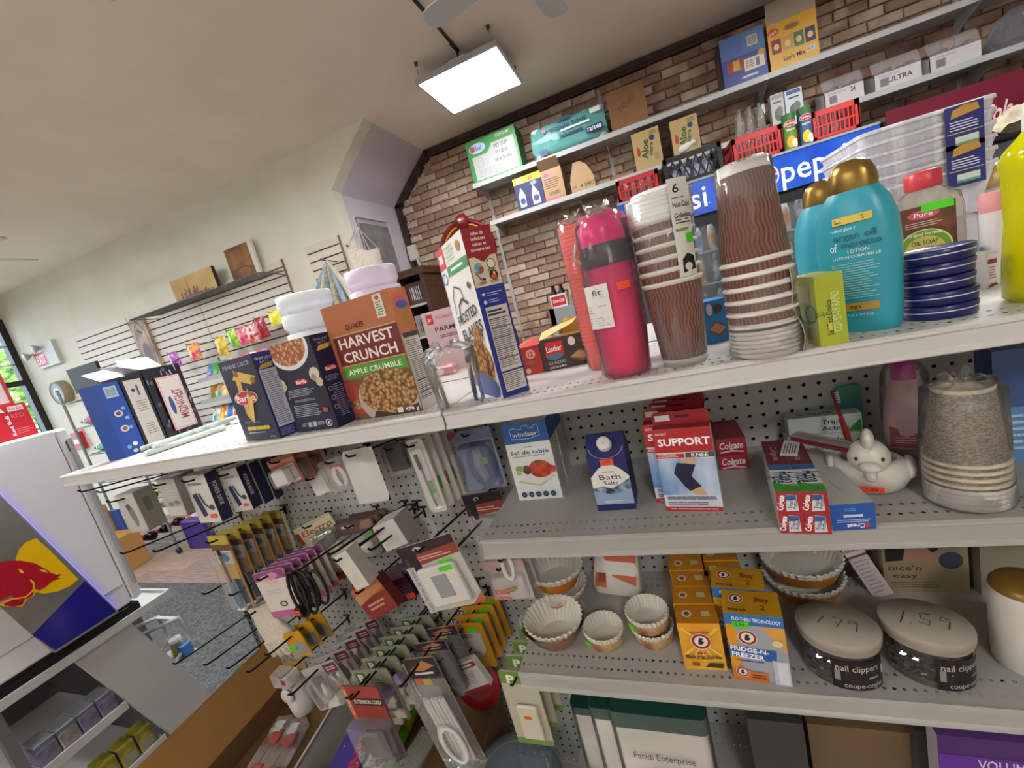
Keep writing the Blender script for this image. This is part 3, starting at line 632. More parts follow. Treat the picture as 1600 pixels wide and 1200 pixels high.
def cup(parent, z0, H, r0, r1, inv=False, sleeve=SLEEVE, band=.012):
    f = (lambda z: z0 + H - z) if inv else (lambda z: z0 + z)
    rr = lambda z: r0 + (r1 - r0) * z / H
    o = MB().lathe([(.001, f(.005)), (r0 * .9, f(.005)), (r0 - .001, f(.004)), (r0, f(0)), (rr(band), f(band)), (rr(H - .006), f(H - .006)), (r1 + .002, f(H - .0045)), (r1 + .0025, f(H - .002)), (r1, f(H)), (r1 - .002, f(H - .004))], PAP, 32).build('cup', parent)
    MB().lathe([(rr(band) + .0008, f(band)), (rr(H - .009) + .0008, f(H - .009)), (rr(H - .007), f(H - .007))], sleeve, 32).build('ribbed_sleeve', o)
    return o
c = cylbase(1072, 573, TS, .031); t = thing('hot_cup_pack', 'upright stack of brown ripple paper cups topped with white lids', 'paper cups', c); H = zfor(c.x, c.y, 296) - TS; hc = H * .50; pt = H * .067
for i in range(6): cup(t, i * pt, hc, .0305, .0415)
for i in range(6): MB().lathe([(.043, i * .0058), (.044, i * .0058 + .003), (.0435, i * .0058 + .005), (.038, i * .0058 + .009), (.036, i * .0058 + .014), (.03, i * .0058 + .0145), (.001, i * .0058 + .0125)], LID, 30, T(0, 0, hc + 5 * pt - .003)).build('lid', t)
bag(MB(), .033, .047, H - .01, CLEAR('#ffffff', .10, .10, None, 25.0), tail=.006, jit=.0018, n=30).build('sleeve_bag', t)
a = face_ang(c); s = wrap_sheet(.046, H * .50, a + .62, .030, H * .5, lambda v: .0405 + .006 * v / (H * .5), 8); s.base = .003
s.rect(0, 0, 1, 1, '#d9d8cf'); s.txt('6', .35, .90, .085, '#1d1d1f', .3); s.lines(.1, .80, .9, .815, 1, '#55544f', .6); s.txt('Hot Cups', .55, .74, .05, '#1d1d1f', .85, 0, .02); s.txt('Gobelets', .55, .63, .05, '#1d1d1f', .85, 0, .02); s.lines(.15, .54, .9, .60, 2, '#3a3a38', .4); s.rect(.1, .47, .75, .50, '#7f9a52'); s.rect(.55, .34, .95, .44, GRST); s.poly([(.2, .04), (.9, .06), (.85, .2), (.5, .24), (.22, .18)], '#23211f'); s.ell(.5, .10, .2, .04, '#d9d8cf', 10); s.build('label_strip', t)
c = cylbase(1200, 561, TS, .040); t = thing('hot_cup_pack', 'upside down stack of brown ripple paper cups in a clear sleeve', 'paper cups', c); H = zfor(c.x, c.y, 258) - TS; hc = H * .50; pt = H * .067; zb = H - hc
for i in range(6): MB().lathe([(.001, i * .006), (.036, i * .006), (.043, i * .006 + .004), (.0435, i * .006 + .009)], LID, 30, T(0, 0, .0)).build('lid', t)
for i in range(6): cup(t, zb - i * pt, hc, .0305, .0415, True)
bag(MB(), .046, .033, H + .001, CLEAR('#ffffff', .08, .08, None, 25.0), tail=.002, jit=.0015, n=30, seed=9).build('sleeve_bag', t)
a = face_ang(c); st = MB()
def strip(u, v):
    an = a + 1.05 + u * .30 + .10 * math.sin(v * 7); r = .047 + .003 * math.sin(v * 11) - .006 * v; return (r * math.cos(an), r * math.sin(an), .002 + v * H * .52)
st.surf(strip, 2, 14, NM('#3b3626', '#b9b193', 55, .5)); st.surf(lambda u, v: tuple(Vector(strip(-.12 + u * .14, v)) * 1.0), 1, 14, M('#d9d6c8', .5)); st.build('label_strip', t)
# --- lime test-kit box
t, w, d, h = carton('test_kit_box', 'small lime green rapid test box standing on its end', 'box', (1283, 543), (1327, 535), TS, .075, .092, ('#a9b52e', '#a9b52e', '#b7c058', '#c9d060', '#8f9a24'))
s = face('front', w, d, h); s.txt('COVID-19 RAPID', .66, .47, .10, '#d6dc9a', .42 * h / w * 1.35, 90, .01); s.txt('Self Test Device', .40, .40, .07, '#4a5a1c', .5 * h / w, 90, .02); s.rect(.33, .22, .47, .33, '#d8cf3a'); s.txt('QC', .1, .46, .10, '#39603c', .2, -90); s.build('front_print', t)
s = face('left', w, d, h); s.ell(.72, .46, .22, .15, '#8fb07a'); s.ring(.76, .46, .22, .13, .16, '#2c6a6e'); s.rect(.1, .62, .75, .85, '#d5d6a5'); s.bars(.25, .06, .75, .26, 12, '#5a5a35'); s.lines(.3, .3, .8, .36, 2, '#5e6a2a'); s.build('side_print', t)
# --- lotion bottles
TEAL = M('#2f9fb4', .35); GOLD = M('#8f7136', .3, .75); PALE = M('#d8ecee', .4)
def lotion(px, label, printed, rz):
    c = cylbase(px[0], px[1], TS, .025); H = zfor(c.x, c.y, px[2]) - TS; t = thing('lotion_bottle', label, 'lotion bottle', c, rz, 'teal lotion bottles'); hb = H * .84
    prof = [(0, .036, .020), (.004, .0395, .0225), (.02, .041, .024), (hb * .35, .0435, .025), (hb * .6, .0455, .026), (hb * .78, .0435, .025), (hb * .90, .037, .0225), (hb * .97, .029, .019), (hb, .025, .017)]
    def ringp(z, a, b, n=32): return [(math.copysign(abs(math.cos(q)) ** .8, math.cos(q)) * a, math.copysign(abs(math.sin(q)) ** .8, math.sin(q)) * b, z) for q in [2 * math.pi * i / n for i in range(n)]]
    MB().loft([ringp(*p) for p in prof], TEAL, True, True).build('bottle', t)
    MB().loft([ringp(hb - .002, .0265, .018), ringp(hb + .004, .027, .0185), ringp(H * .92, .025, .0175), ringp(H * .97, .020, .015), ringp(H * .995, .012, .010), ringp(H, .003, .003)], GOLD, True, True).build('cap', t)
    if printed:
        def fn(u, v, off):
            i = 0
            while i < len(prof) - 2 and prof[i + 1][0] < v: i += 1
            z0, a0, b0 = prof[i]; z1, a1, b1 = prof[i + 1]; k = (v - z0) / (z1 - z0); A, B = a0 + (a1 - a0) * k, b0 + (b1 - b0) * k
            x = u - .04; cq = min(abs(x) / A, .999) ** 1.25; y = -B * (max(0, 1 - cq * cq) ** .4) - off - .0012; return Vector((x, y, v))
        s = Sheet(fn, .08, hb, 10); s.rect(.28, .775, .80, .825, '#d9c04a'); s.lines(.31, .783, .77, .817, 2, '#6a5a1c', .5, 1); s.txt('radiant glow +', .42, .742, .022, '#d8ecee', .34); s.txt('argan oil', .56, .69, .045, '#17697c', .56, 0, .02); s.txt('of', .27, .625, .055, '#e6f4f5', .1); s.txt('morocco', .64, .635, .045, '#17697c', .5, 0, .02); s.txt('LOTION', .60, .585, .022, '#d8ecee', .28); s.txt('LOTION CORPORELLE', .56, .548, .018, '#d8ecee', .62); s.lines(.22, .25, .86, .51, 15, '#9fd3dc', .32, 3); s.rect(.22, .165, .80, .22, '#b8923c'); s.txt('ogx', .50, .195, .03, '#2a2114', .16); s.txt('577 ml e 19.5 fl oz', .52, .135, .016, '#bfe3e8', .4); s.build('front_print', t)
    return t
lotion((1352, 519, 250), 'teal lotion bottle with a gold cap, whole front label in view', True, math.radians(-36)); lotion((1302, 492, 283), 'teal lotion bottle with a gold cap half hidden behind its twin', False, math.radians(-36))
# --- stack of blue tins
c = cylbase(1468, 500, TS, .036); q = random.Random(4); z = TS
ordn = ('lowest', 'second lowest', 'middle', 'second highest', 'topmost')
for i in range(5):
    o = thing('cream_tin', 'flat dark blue tin, %s of the stack of five' % ordn[i], 'tin', (c.x + q.uniform(-.003, .003) - (.003 if i > 2 else 0), c.y + q.uniform(-.003, .003), z), 0, 'stacked blue tins'); BLU = M('#1c2160', .3)
    MB().lathe([(.001, 0), (.034, 0), (.036, .002), (.036, .0095)], BLU, 36).build('tin_base', o); MB().lathe([(.0363, .0095), (.0366, .0102), (.0363, .011)], M('#dfe1ea', .3, .4), 36).build('bright_rim', o); MB().lathe([(.0368, .011), (.0372, .0165), (.035, .0178), (.034, .0168), (.001, .0168)], BLU, 36).build('tin_lid', o); z += .0178
# --- oil soap, rollers, yellow bottle and the rest at the right
SOAPC = CLEAR('#f2efe8', .22, .08, '#d8d3c6')
p = PZ(1490, 440, TS); t = thing('oil_soap_bottle', 'clear flat bottle of oil soap with brown label and red cap', 'soap bottle', (p.x - .02, p.y + .03, TS), math.radians(-30)); H = zfor(p.x, p.y, 285) - TS
MB().loft([[(x, y, z) for x, y in rrect(-a, -b, a, b, .012, 3)] for z, a, b in ((0, .048, .022), (.006, .050, .024), (H * .75, .050, .024), (H * .9, .046, .021), (H, .024, .016))], SOAPC, True, True).build('bottle', t)
MB().lathe([(.020, H), (.022, H + .003), (.022, H + .028), (.019, H + .031), (.001, H + .031)], M('#d23b45', .35), 26, None, False, True, 1.15, 1).build('cap', t)
s = Sheet(flat((-.040, -.0245, .02), (1, 0, 0), (0, 0, 1), (0, -1, 0)), .080, H * .72); s.rect(0, 0, 1, 1, NM('#4a2a1a', '#7a4526', 30, .5)); s.ell(.5, .88, .26, .065, '#c05566'); s.txt('Pure', .5, .88, .06, '#f6e6e2', .3); s.lines(.2, .70, .85, .79, 3, '#c9a58c', .4, 1)
s.ell(.5, .40, .44, .27, '#6f9a2c', 28); s.ring(.5, .40, .44, .27, .06, '#d5d873'); s.ell(.5, .38, .32, .19, '#c9b95e', 26); s.txt('Original Formula', .5, .605, .045, '#f2f2dc', .56); s.txt('OIL SOAP', .5, .48, .06, '#2d2a1c', .44); s.txt('SAVON', .5, .385, .055, '#2d2a1c', .32); s.txt("A L'HUILE", .5, .29, .055, '#2d2a1c', .46); s.poly([(.55, .04), (.75, .02), (.95, .1), (.8, .17)], '#c05a2c'); s.build('label', t)
s = Sheet(flat((-.002, -.0250, H * .77), (1, 0, 0), (0, 0, 1), (0, -1, 0)), .040, .014); s.rect(0, 0, 1, 1, GRST); s.build('price_sticker', t)
for k, (px, py) in enumerate(((1552, 439), (1576, 434))):
    c = cylbase(px, py, TS, .012); t = thing('roller_tube', 'white tube with a pale pink cap, %s' % ('beside the clear soap bottle' if k == 0 else 'beside the yellow bottle'), 'tube', c, group='pink capped tubes'); H = zfor(c.x, c.y, 300 - k * 6) - TS
    MB().lathe([(.0125, 0), (.0135, .003), (.0135, H * .78), (.0125, H * .8)], M('#e7dcdc', .4), 20, None, True).build('tube_body', t); MB().lathe([(.0138, H * .78), (.0138, H * .97), (.011, H), (.001, H)], M('#e59a98', .4), 20, None, True).build('cap', t)
t, w, d, h = carton('small_box', 'small white box with dark red print beside the soap bottle', 'box', (1541, 452), (1562, 447), TS, .03, .055, ('#dcd6d4', '#d0cac8', '#d0cac8', '#e2dcda', '#c8c2c0')); s = face('front', w, d, h); s.lines(.15, .65, .85, .8, 1, '#8a2f3f', .8, 3, 0); s.lines(.2, .25, .85, .6, 5, '#9a6a72', .35, 1); s.poly([(.1, .02), (.9, .06), (.7, .14), (.3, .12)], '#8a2f3f'); s.build('front_print', t)
c = Vector((.452, .700, TS)); t = thing('dish_soap_bottle', 'bright yellow bottle at the end of the top shelf', 'bottle', c); H = .21
MB().lathe([(.030, 0), (.0375, .006), (.037, .05), (.034, .10), (.036, H * .74), (.0385, H * .80), (.034, H * .86), (.018, H * .95)], CLEAR('#f2ee1a', .72, .1, '#e9e30c'), 28, None, True).build('bottle', t); MB().lathe([(.018, H * .95), (.018, H + .02), (.001, H + .025)], M('#e2e2d8', .4), 18).build('cap', t)
c = PY(1550, 330, 1.12); t = thing('gold_capped_bottle', 'pale bottle with a dull gold cap behind the soap bottle', 'bottle', (c.x, 1.12, TS)); z1 = PY(1550, 292, 1.12).z - TS; z2 = PY(1548, 256, 1.12).z - TS
MB().lathe([(.03, 0), (.032, .004), (.032, z1 - .03), (.02, z1)], M('#cfc6b4', .35), 22, None, True).build('bottle', t); MB().lathe([(.026, z1), (.027, z1 + .005), (.024, z2 - .01), (.012, z2), (.001, z2)], M('#b59a62', .35, .3), 22, None, True).build('cap', t)
# white nested baskets on a storage tub
b0 = PY(1300, 275, 1.18); b1 = PY(1478, 262, 1.18); zt = PY(1485, 164, 1.07).z; zb_ = zt - .20
cx = (PY(1300, 235, 1.18).x + PY(1485, 200, 1.18).x) / 2 + .012; L = PY(1485, 190, 1.18).x - PY(1296, 240, 1.18).x
t = tag(MB().bbox(cx - L * .36, 1.085, TS, cx + L * .36, 1.275, zb_, .006, M('#cfd0d2', .5)).build('storage_tub'), 'plain white storage tub under the nest of white baskets', 'tub')
BSK = M('#e3e3ea', .35); RIBW = NM('#d3d3dc', '#ececf2', 70, .35, stretch=(1, 1, .02), lo=.42, hi=.58)
def basket(z, i):
    o = thing('plastic_basket', 'white slotted plastic basket, %s of the nest' % ('lowest', 'second lowest', 'third lowest', 'third highest', 'second highest', 'topmost')[i], 'basket', (cx, 1.18, z), 0, 'nested white baskets')
    hh = .085; a0, b_0, a1, b_1 = L * .42, .085, L * .5, .108; mb = MB(); n = 22
    rng = [[(x, y, zz) for x, y in rrect(-a0 + (a0 - a1) * k, -b_0 + (b_0 - b_1) * k, a0 + (a1 - a0) * k, b_0 + (b_1 - b_0) * k, .02, 4)] for zz, k in ((0, 0), (hh, 1), (hh + .003, 1.06), (hh - .004, 1.09))]
    mb.loft(rng, RIBW, False, True).add(rng[0], [tuple(range(len(rng[0])))], BSK); mb.build('basket_shell', o)
    if i in (2, 5):
        s = Sheet(flat((a1 * .20, -b_1 - .006, hh - .075), (1, 0, 0), (0, -.0, 1), (0, -1, 0)), .055, .075); s.rect(0, 0, 1, 1, '#2a2f78'); s.poly([(.15, .72), (.9, .80), (.85, .95), (.5, .98), (.2, .90)], '#c79a3a'); s.lines(.12, .42, .9, .66, 4, '#dfe2f2', .4, 1); s.rect(.05, .36, .95, .38, '#e2b59a'); s.rect(.25, .08, .85, .28, '#d9e6dc'); s.rect(.25, .08, .85, .14, '#6fa58a'); s.build('paper_label', o)
for i in range(6): basket(zb_ + i * .022, i)
# --- farther back on the rear shelf
def bowls(x0, x1, ytop, Y, label, col, group, n=5):
    a, b = PY(*x0, Y), PY(*x1, Y); r = (b.x - a.x) / 2; cx = (a.x + b.x) / 2; zt = PY((x0[0] + x1[0]) / 2, ytop, Y).z; m = CLEAR('#f7f7fb', .85, .25, col)
    hh = (zt - TS) / (1 + .55 * (n - 1)); names = ('lowest', 'second lowest', 'middle', 'second highest', 'topmost')
    for i in range(n):
        o = thing('storage_bowl', label % names[i], 'bowl', (cx, Y, TS + i * hh * .55), 0, group)
        MB().lathe([(.001, 0), (r * .70, 0), (r * .78, .005), (r * .90, hh * .55), (r * .97, hh * .62)], m, 28).build('bowl_body', o); MB().lathe([(r * .97, hh * .62), (r, hh * .64), (r, hh * .98), (r * .97, hh), (r * .93, hh * .97), (r * .93, hh * .66)], m, 28).build('bowl_rim', o)
bowls((446, 478), (511, 466), 459, 1.20, 'white plastic bowl, %s of the stack behind the pasta boxes', '#e6ecef', 'bowls behind the pasta boxes')
bowls((548, 440), (615, 428), 420, 1.18, 'pale lilac plastic bowl, %s of the stack behind the granola box', '#e9dcef', 'bowls behind the granola box')
A = PY(657, 492, 1.17); B = PY(741, 468, 1.17)
t = thing('pasta_sauce_box', 'pale pink parmesan packet behind the tumblers', 'packet', ((A.x + B.x) / 2, 1.19, TS)); w = B.x - A.x; h = (A.z + B.z) / 2 - TS; d = .04
MB().box(-w / 2, -d / 2, 0, w / 2, d / 2, h, M('#d3b2b8', .4)).build('carton', t); s = face('front', w, d, h); s.rect(.08, .80, .2, .96, '#c52a35'); s.txt('pc', .14, .88, .06, '#ffffff', .07); s.txt("President's Choice", .52, .885, .045, '#5a3a48', .52, 0, 0, .3); s.txt('PARMESAN', .55, .70, .07, '#3c1f35', .72, 0, .02); s.lines(.25, .55, .95, .61, 2, '#6a4a60', .5); s.build('front_print', t)
for k, (px, py, lab) in enumerate(((690, 588, 'red snack packet behind the tumblers'),)):
    p = PZ(px, py, TS); t = thing('snack_packet', lab, 'packet', (p.x, p.y + .01, TS)); MB().bbox(-.05, -.02, 0, .05, .02, .03, .006, M('#c02a38', .35)).build('packet', t); s = face('front', .1, .04, .03); s.ell(.5, .5, .2, .3, '#e9d9c8'); s.build('front_print', t)
p = PY(455, 512, 1.24); t = tag(MB().prism([(p.x - .05, TS), (p.x + .05, TS), (p.x + .045, p.z + .035), (p.x + .01, p.z + .05), (p.x - .05, p.z + .03)], 1.275, 1.285, NM('#a9c6dd', '#c6dcec', 40, .5), 'y').build('gift_bag'), 'pale blue paper gift bag behind the white bowls', 'gift bag')
t, w, d, h = loacker('blue box of vanilla wafers seen between the two cup stacks', (1075, 545), (1142, 531), TS, .05, .075, '#2f7fc0', 'VANILLA', '#3a8ad0'); 
p = PZ(1252, 440, TS); t = tag(MB().lathe([(.034, 0), (.036, .004), (.036, .05), (.037, .051), (.037, .066), (.034, .070), (.001, .070)], M('#2a6fc0', .3), 28).build('blue_lidded_jar', None, (p.x + .01, .90, TS)), 'round blue jar behind the lime test box', 'jar')
# --- left end: incense cartons and wrapped rolls
INC = NM('#16151b', '#2a2936', 90, .4)
def incense(s0, s1, top, label, d, front):
    """cartons in a row across the shelf end, their faces turned to the shelf"""
    yaw = math.radians(102); u = Vector((math.cos(yaw), math.sin(yaw), 0)); n = Vector((-math.sin(yaw), math.cos(yaw), 0)); p0 = Vector((-1.491, .726, TS)); a = p0 + u * s0; c = p0 + u * ((s0 + s1) / 2) + n * d / 2; H = zfor(a.x, a.y, top) - TS; w = s1 - s0
    t = thing('incense_carton', label, 'carton', (c.x, c.y, TS), yaw, 'open incense cartons'); m = M(front, .4); MB().box(-w / 2, -d / 2, 0, w / 2, d / 2, H, m).build('carton', t); return t, w, d, H
t, w, d, h = incense(0, .062, 602, 'narrow blue incense carton with round pale marks', .06, '#1d4aa0')
s = face('front', w, d, h); s.rect(.25, .80, .8, .95, '#b9c6cc'); s.bars(.3, .82, .75, .93, 10, '#5f7a92'); s.ell(.45, .58, .2, .045, '#d9c9c9'); s.ell(.45, .58, .12, .025, '#6a3a3a'); s.ell(.45, .37, .2, .045, '#d9c9c9'); s.ell(.45, .37, .12, .025, '#8a5a4a'); s.lines(.65, .3, .85, .7, 3, '#8fb0dc', .3); s.ell(.3, .12, .1, .03, '#6f9fd8'); s.ell(.6, .14, .12, .03, '#cfe0f0'); s.ell(.5, .05, .12, .025, '#bfe0e8'); s.build('front_print', t)
t, w, d, h = incense(.066, .136, 590, 'black incense carton with a tall cream panel', .06, '#1b1a22')
s = face('front', w, d, h); s.rect(.12, .06, .88, .94, '#c9c3b8'); s.lines(.3, .5, .8, .66, 5, '#6a655e', .3); s.lines(.3, .18, .8, .34, 5, '#6a655e', .3); s.ell(.4, .8, .08, .025, '#5a3a30'); s.rect(.55, .72, .63, .86, '#4a4a86'); s.build('front_print', t)
MB().add([(-w / 2, d / 2, h), (w / 2, d / 2, h), (w * .6, d * .9, h + .04), (-w * .8, d, h + .03)], [(0, 1, 2, 3)], M('#dcdcdc', .6)).build('lid_flap', t)
t, w, d, h = incense(.140, .275, 578, 'black incense carton with a framed cream label reading midnight', .06, '#191820')
s = face('front', w, d, h); q = random.Random(3)
for i in range(34): u, v = q.random() * .92 + .02, q.random() * .92 + .02; s.rect(u, v, u + .02, v + .06, '#b9b7c6')
for u, v in ((.1, .2), (.08, .5), (.1, .8), (.92, .3), (.9, .6), (.5, .95), (.5, .05)): s.ell(u, v, .05, .03, '#55555f', 10)
s.rect(.2, .10, .85, .86, '#b5404a'); s.rect(.215, .11, .835, .85, '#ddd2cc'); s.rect(.24, .125, .81, .835, '#c9505a'); s.rect(.25, .13, .80, .83, '#ddd2cc'); s.txt('MIDNIGHT', .60, .45, .075 * 1.6, '#a32f3c', .42 * h / w, 90, .01); s.ell(.38, .45, .06, .13, '#3a4a8a'); s.lines(.68, .25, .76, .7, 2, '#8a7a78', .3); s.build('front_print', t)
MB().add([(-w / 2, d / 2, h), (w / 2, d / 2, h), (w * .45, d * 1.1, h + .045), (-w * .35, d * 1.15, h + .05)], [(0, 1, 2, 3)], M('#c4c2be', .6)).add([(-w / 2, -d / 2, h), (-w / 2, d / 2, h), (-w * 1.0, d / 2, h + .030), (-w * .9, -d * .3, h + .022)], [(0, 1, 2, 3)], M('#e2e2e2', .6)).build('lid_flap', t)
for k, (p0, p1, r, col, lab) in enumerate((((229, 714), (352, 672), .0085, '#c6d2cc', 'pale wrapped incense roll lying lowest at the shelf front'), ((222, 706), (360, 663), .0085, '#9fb5a9', 'grey green wrapped incense roll lying behind the pale one'), ((245, 709), (371, 662), .008, '#a9c0b2', 'green wrapped incense roll lying on top of the pair'))):
    a, b = PZ(*p0, TS), PZ(*p1, TS); zz = TS + r + (.014 if k == 2 else 0); t = thing('wrapped_roll', lab, 'roll', (a.x, a.y, TS)); v = (b - a); L = v.length; u = v.normalized(); a2 = Vector((0, 0, zz - TS))
    MB().tube([a2 + u * (L * i / 6) + Vector((0, 0, .0006 * (i % 2))) for i in range(7)], r, NM(col, '#dfe8e2', 40, .3), 10).build('roll', t); MB().tube([a2 + u * (-.008), a2 + u * .002], [r * .6, r * 1.02], CLEAR('#ffffff', .25, .1), 10).build('twisted_end', t)
# ------------------------------------------------------------------ second shelf
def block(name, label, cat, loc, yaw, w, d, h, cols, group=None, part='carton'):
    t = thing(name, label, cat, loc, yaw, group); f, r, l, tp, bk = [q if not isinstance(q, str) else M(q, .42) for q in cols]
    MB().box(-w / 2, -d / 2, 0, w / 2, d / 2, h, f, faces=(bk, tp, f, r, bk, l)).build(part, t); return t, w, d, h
def sticker(parent, fn, w, h, col): s = Sheet(fn, w, h, 6, .0012); s.rect(0, 0, 1, 1, col); s.txt('1.99', .5, .5, .5, '#5a2a18' if col == ORST else '#1c4a10', .5); s.build('price_sticker', parent)
TOM = NM('#8f2a18', '#c9502c', 90, .5)
def salt(A, B, label, z, dy=0.0):
    t, w, d, h = carton('salt_box', label, 'salt box', A, B, z, .055, .1745, ('#d9d9d6', '#c9c9c6', '#c9c9c6', '#d0d0cd', '#c9c9c6'), 'table salt boxes'); t.location.y += dy
    s = face('front', w, d, h); s.rect(0, .745, 1, 1, '#1b63b0')
    s.path([(.18, .93), (.18, .805), (.55, .79), (.82, .82), (.82, .955), (.72, .955), (.72, .925), (.60, .925), (.60, .96), (.45, .955), (.45, .92), (.32, .92), (.32, .94), (.18, .93)], .006, '#e9f0f8'); s.txt('windsor', .5, .855, .055, '#ffffff', .56); s.txt('iodé', .5, .695, .022, '#3a4a66', .16); s.txt('Sel de table', .5, .625, .05, '#24395e', .86, 0, .01); s.lines(.1, .565, .92, .585, 1, '#7c869a', .5, 6)
    s.poly([(.08, .24), (.6, .17), (.95, .3), (.5, .40)], '#b9b6ae'); s.poly([(.12, .27), (.55, .2), (.9, .29), (.5, .37)], '#d6d3cc'); s.ell(.66, .40, .26, .115, TOM, 20); s.ell(.9, .385, .11, .05, TOM, 14); s.ell(.36, .40, .1, .06, '#6e2f3c', 12); s.ell(.2, .42, .1, .04, '#8a9a5a', 12); s.ell(.16, .37, .06, .03, '#a9b27c', 10); s.ell(.67, .485, .06, .02, '#4f6a35', 8)
    for i in range(5): s.ell(.16 + i * .165, .075, .062, .037, '#17304f', 14); s.lines(.125 + i * .165, .065, .195 + i * .165, .085, 2, '#8fb0cc', .3, 0, 0)
    s.build('front_print', t); s = face('right', w, d, h); s.rect(0, .745, 1, 1, '#174f8f'); s.lines(.15, .1, .9, .7, 18, '#8a8e94', .3); s.build('side_print', t)
salt((812, 782), (880, 777), 'white and blue table salt box with tomatoes pictured, in front', S2); salt((812, 782), (880, 777), 'white and blue table salt box hidden behind its twin', S2, .062)
# bath salts carton
a, b, w, yaw = fit((935, 798), (994, 795), S2); d = .066; n = Vector((-math.sin(yaw), math.cos(yaw), 0)); c = (a + b) / 2 + n * d / 2
t = thing('bath_salts_carton', 'navy bath salts carton with a white screw cap', 'bath salts', (c.x, c.y, S2), yaw); hb, ht = .105, .140; NV = M('#1f2560', .4); ym = 0.0
MB().prism([(-d / 2, 0), (d / 2, 0), (d / 2, hb), (ym + .004, ht), (ym - .004, ht), (-d / 2, hb)], -w / 2, w / 2, NV, 'x').build('carton', t)
sl = Vector((0, ym - .004 + d / 2, ht - hb)); sl.normalize(); nn = Vector((0, -sl.z, sl.y)); s = Sheet(flat((-w / 2, -d / 2, hb), (1, 0, 0), sl, nn), w, .045); s.ring(.5, .45, .46, .5, .05, '#8f94c0', 24, math.pi, 2 * math.pi); s.build('top_print', t)
q = nn.to_track_quat('Z', 'Y').to_matrix().to_4x4(); X = T(0, -d / 2 + sl.y * .024, hb + sl.z * .024) @ q
MB().lathe([(.013, 0), (.0135, .002), (.0125, .013), (.0115, .014), (.001, .014)], M('#dedcd5', .4), 24, X).build('screw_cap', t)
s = face('front', w, d, hb); s.rect(0, 0, 1, .34, '#2b3f74'); s.poly([(0, .30), (.0, .50), (.3, .55), (.6, .5), (1, .62), (1, .26), (.5, .22)], NM('#1f2d50', '#9fb4cc', 60, .4)); s.poly([(0, .30)] + [(i / 10, .30 + .10 * abs(i - 5) / 5) for i in range(11)] + [(1, .12), (.5, .04), (0, .12)], '#8fa6c4')
s.poly([(0, .44), (.25, .47), (.5, .42), (.75, .50), (1, .60)] + [(1 - i / 12, .60 + .28 * math.sin(math.pi * (i + .6) / 13.2)) for i in range(13)], '#e2e0da'); s.txt('NATURAL', .5, .735, .025, '#3a3f52', .32); s.txt('Bath', .5, .64, .09, '#23294a', .56, 0, .004); s.txt('Salts', .5, .53, .07, '#23294a', .38, 0, .004)
s.rect(0, 0, 1, .12, '#1f2a5c'); s.lines(.25, .14, .8, .2, 2, '#dfe6f0', .3, 1); s.build('front_print', t); sticker(t, flat((-.012, -d / 2, hb * .86), (1, 0, 0), (0, 0, 1), (0, -1, 0)), .024, .012, ORST)
# knee supports
SKY = NM('#3f7fc0', '#e2ebf2', 14, .4, stretch=(1, 1, .5)); KN = '#161d3c'
for i in range(5):
    A, B = (1042, 797), (1131, 798)
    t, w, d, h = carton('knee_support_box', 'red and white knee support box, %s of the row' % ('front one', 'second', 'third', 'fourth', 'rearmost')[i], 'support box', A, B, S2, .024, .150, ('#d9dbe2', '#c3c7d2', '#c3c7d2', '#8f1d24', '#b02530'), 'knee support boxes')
    t.location.y += i * .030; t.location.x += (-.012, -.016, -.004, .002, .006)[i] if i else 0
    MB().prism([(-w / 2, h), (w / 2, h), (w / 2, h + .018), (w / 2 - .004, h + .023), (-w / 2 + .004, h + .023), (-w / 2, h + .018)], d / 2 - .001, d / 2, M('#951c25', .4), 'y').build('hang_tab', t)
    s = Sheet(flat((-w / 2, d / 2 - .0015, h), (1, 0, 0), (0, 0, 1), (0, -1, 0)), w, .023); s.rect(.05, .3, .32, .75, '#d2c9cc'); s.rect(.42, .5, .66, .7, '#3a0d10'); s.build('tab_print', t)
    if i < 2:
        s = face('front', w, d, h); s.rect(0, .72, 1, 1, '#b3242c'); s.txt('INSTANT', .15, .945, .028, '#f0dcdc', .2); s.txt('SUPPORT', .52, .845, .082, '#ffffff', .90, 0, .03); s.rect(0, .705, 1, .715, '#e9e4e4'); s.rect(.52, .655, 1, .715, '#4a4a52'); s.txt('KNEE', .76, .685, .045, '#ffffff', .28); s.rect(0, .655, .50, .705, '#b3242c'); s.lines(.03, .665, .46, .70, 2, '#f0dcdc', .4)
        s.rect(0, .20, 1, .645, SKY); s.poly([(.42, .645), (.72, .645), (.66, .58), (.40, .60)], '#cfa98a'); s.poly([(.34, .60), (.66, .57), (.56, .43), (.70, .31), (.50, .245), (.42, .30), (.26, .47)], KN); s.poly([(.50, .25), (.70, .31), (.78, .20), (.58, .20)], '#cfa98a'); s.lines(.06, .14, .95, .185, 2, '#3a4670', .5, 4); s.lines(.06, .075, .95, .12, 2, '#3a4670', .5, 4); s.rect(0, 0, 1, .055, '#b3242c'); s.lines(.08, .015, .95, .04, 1, '#e6b5b8', .6, 6); s.build('front_print', t)
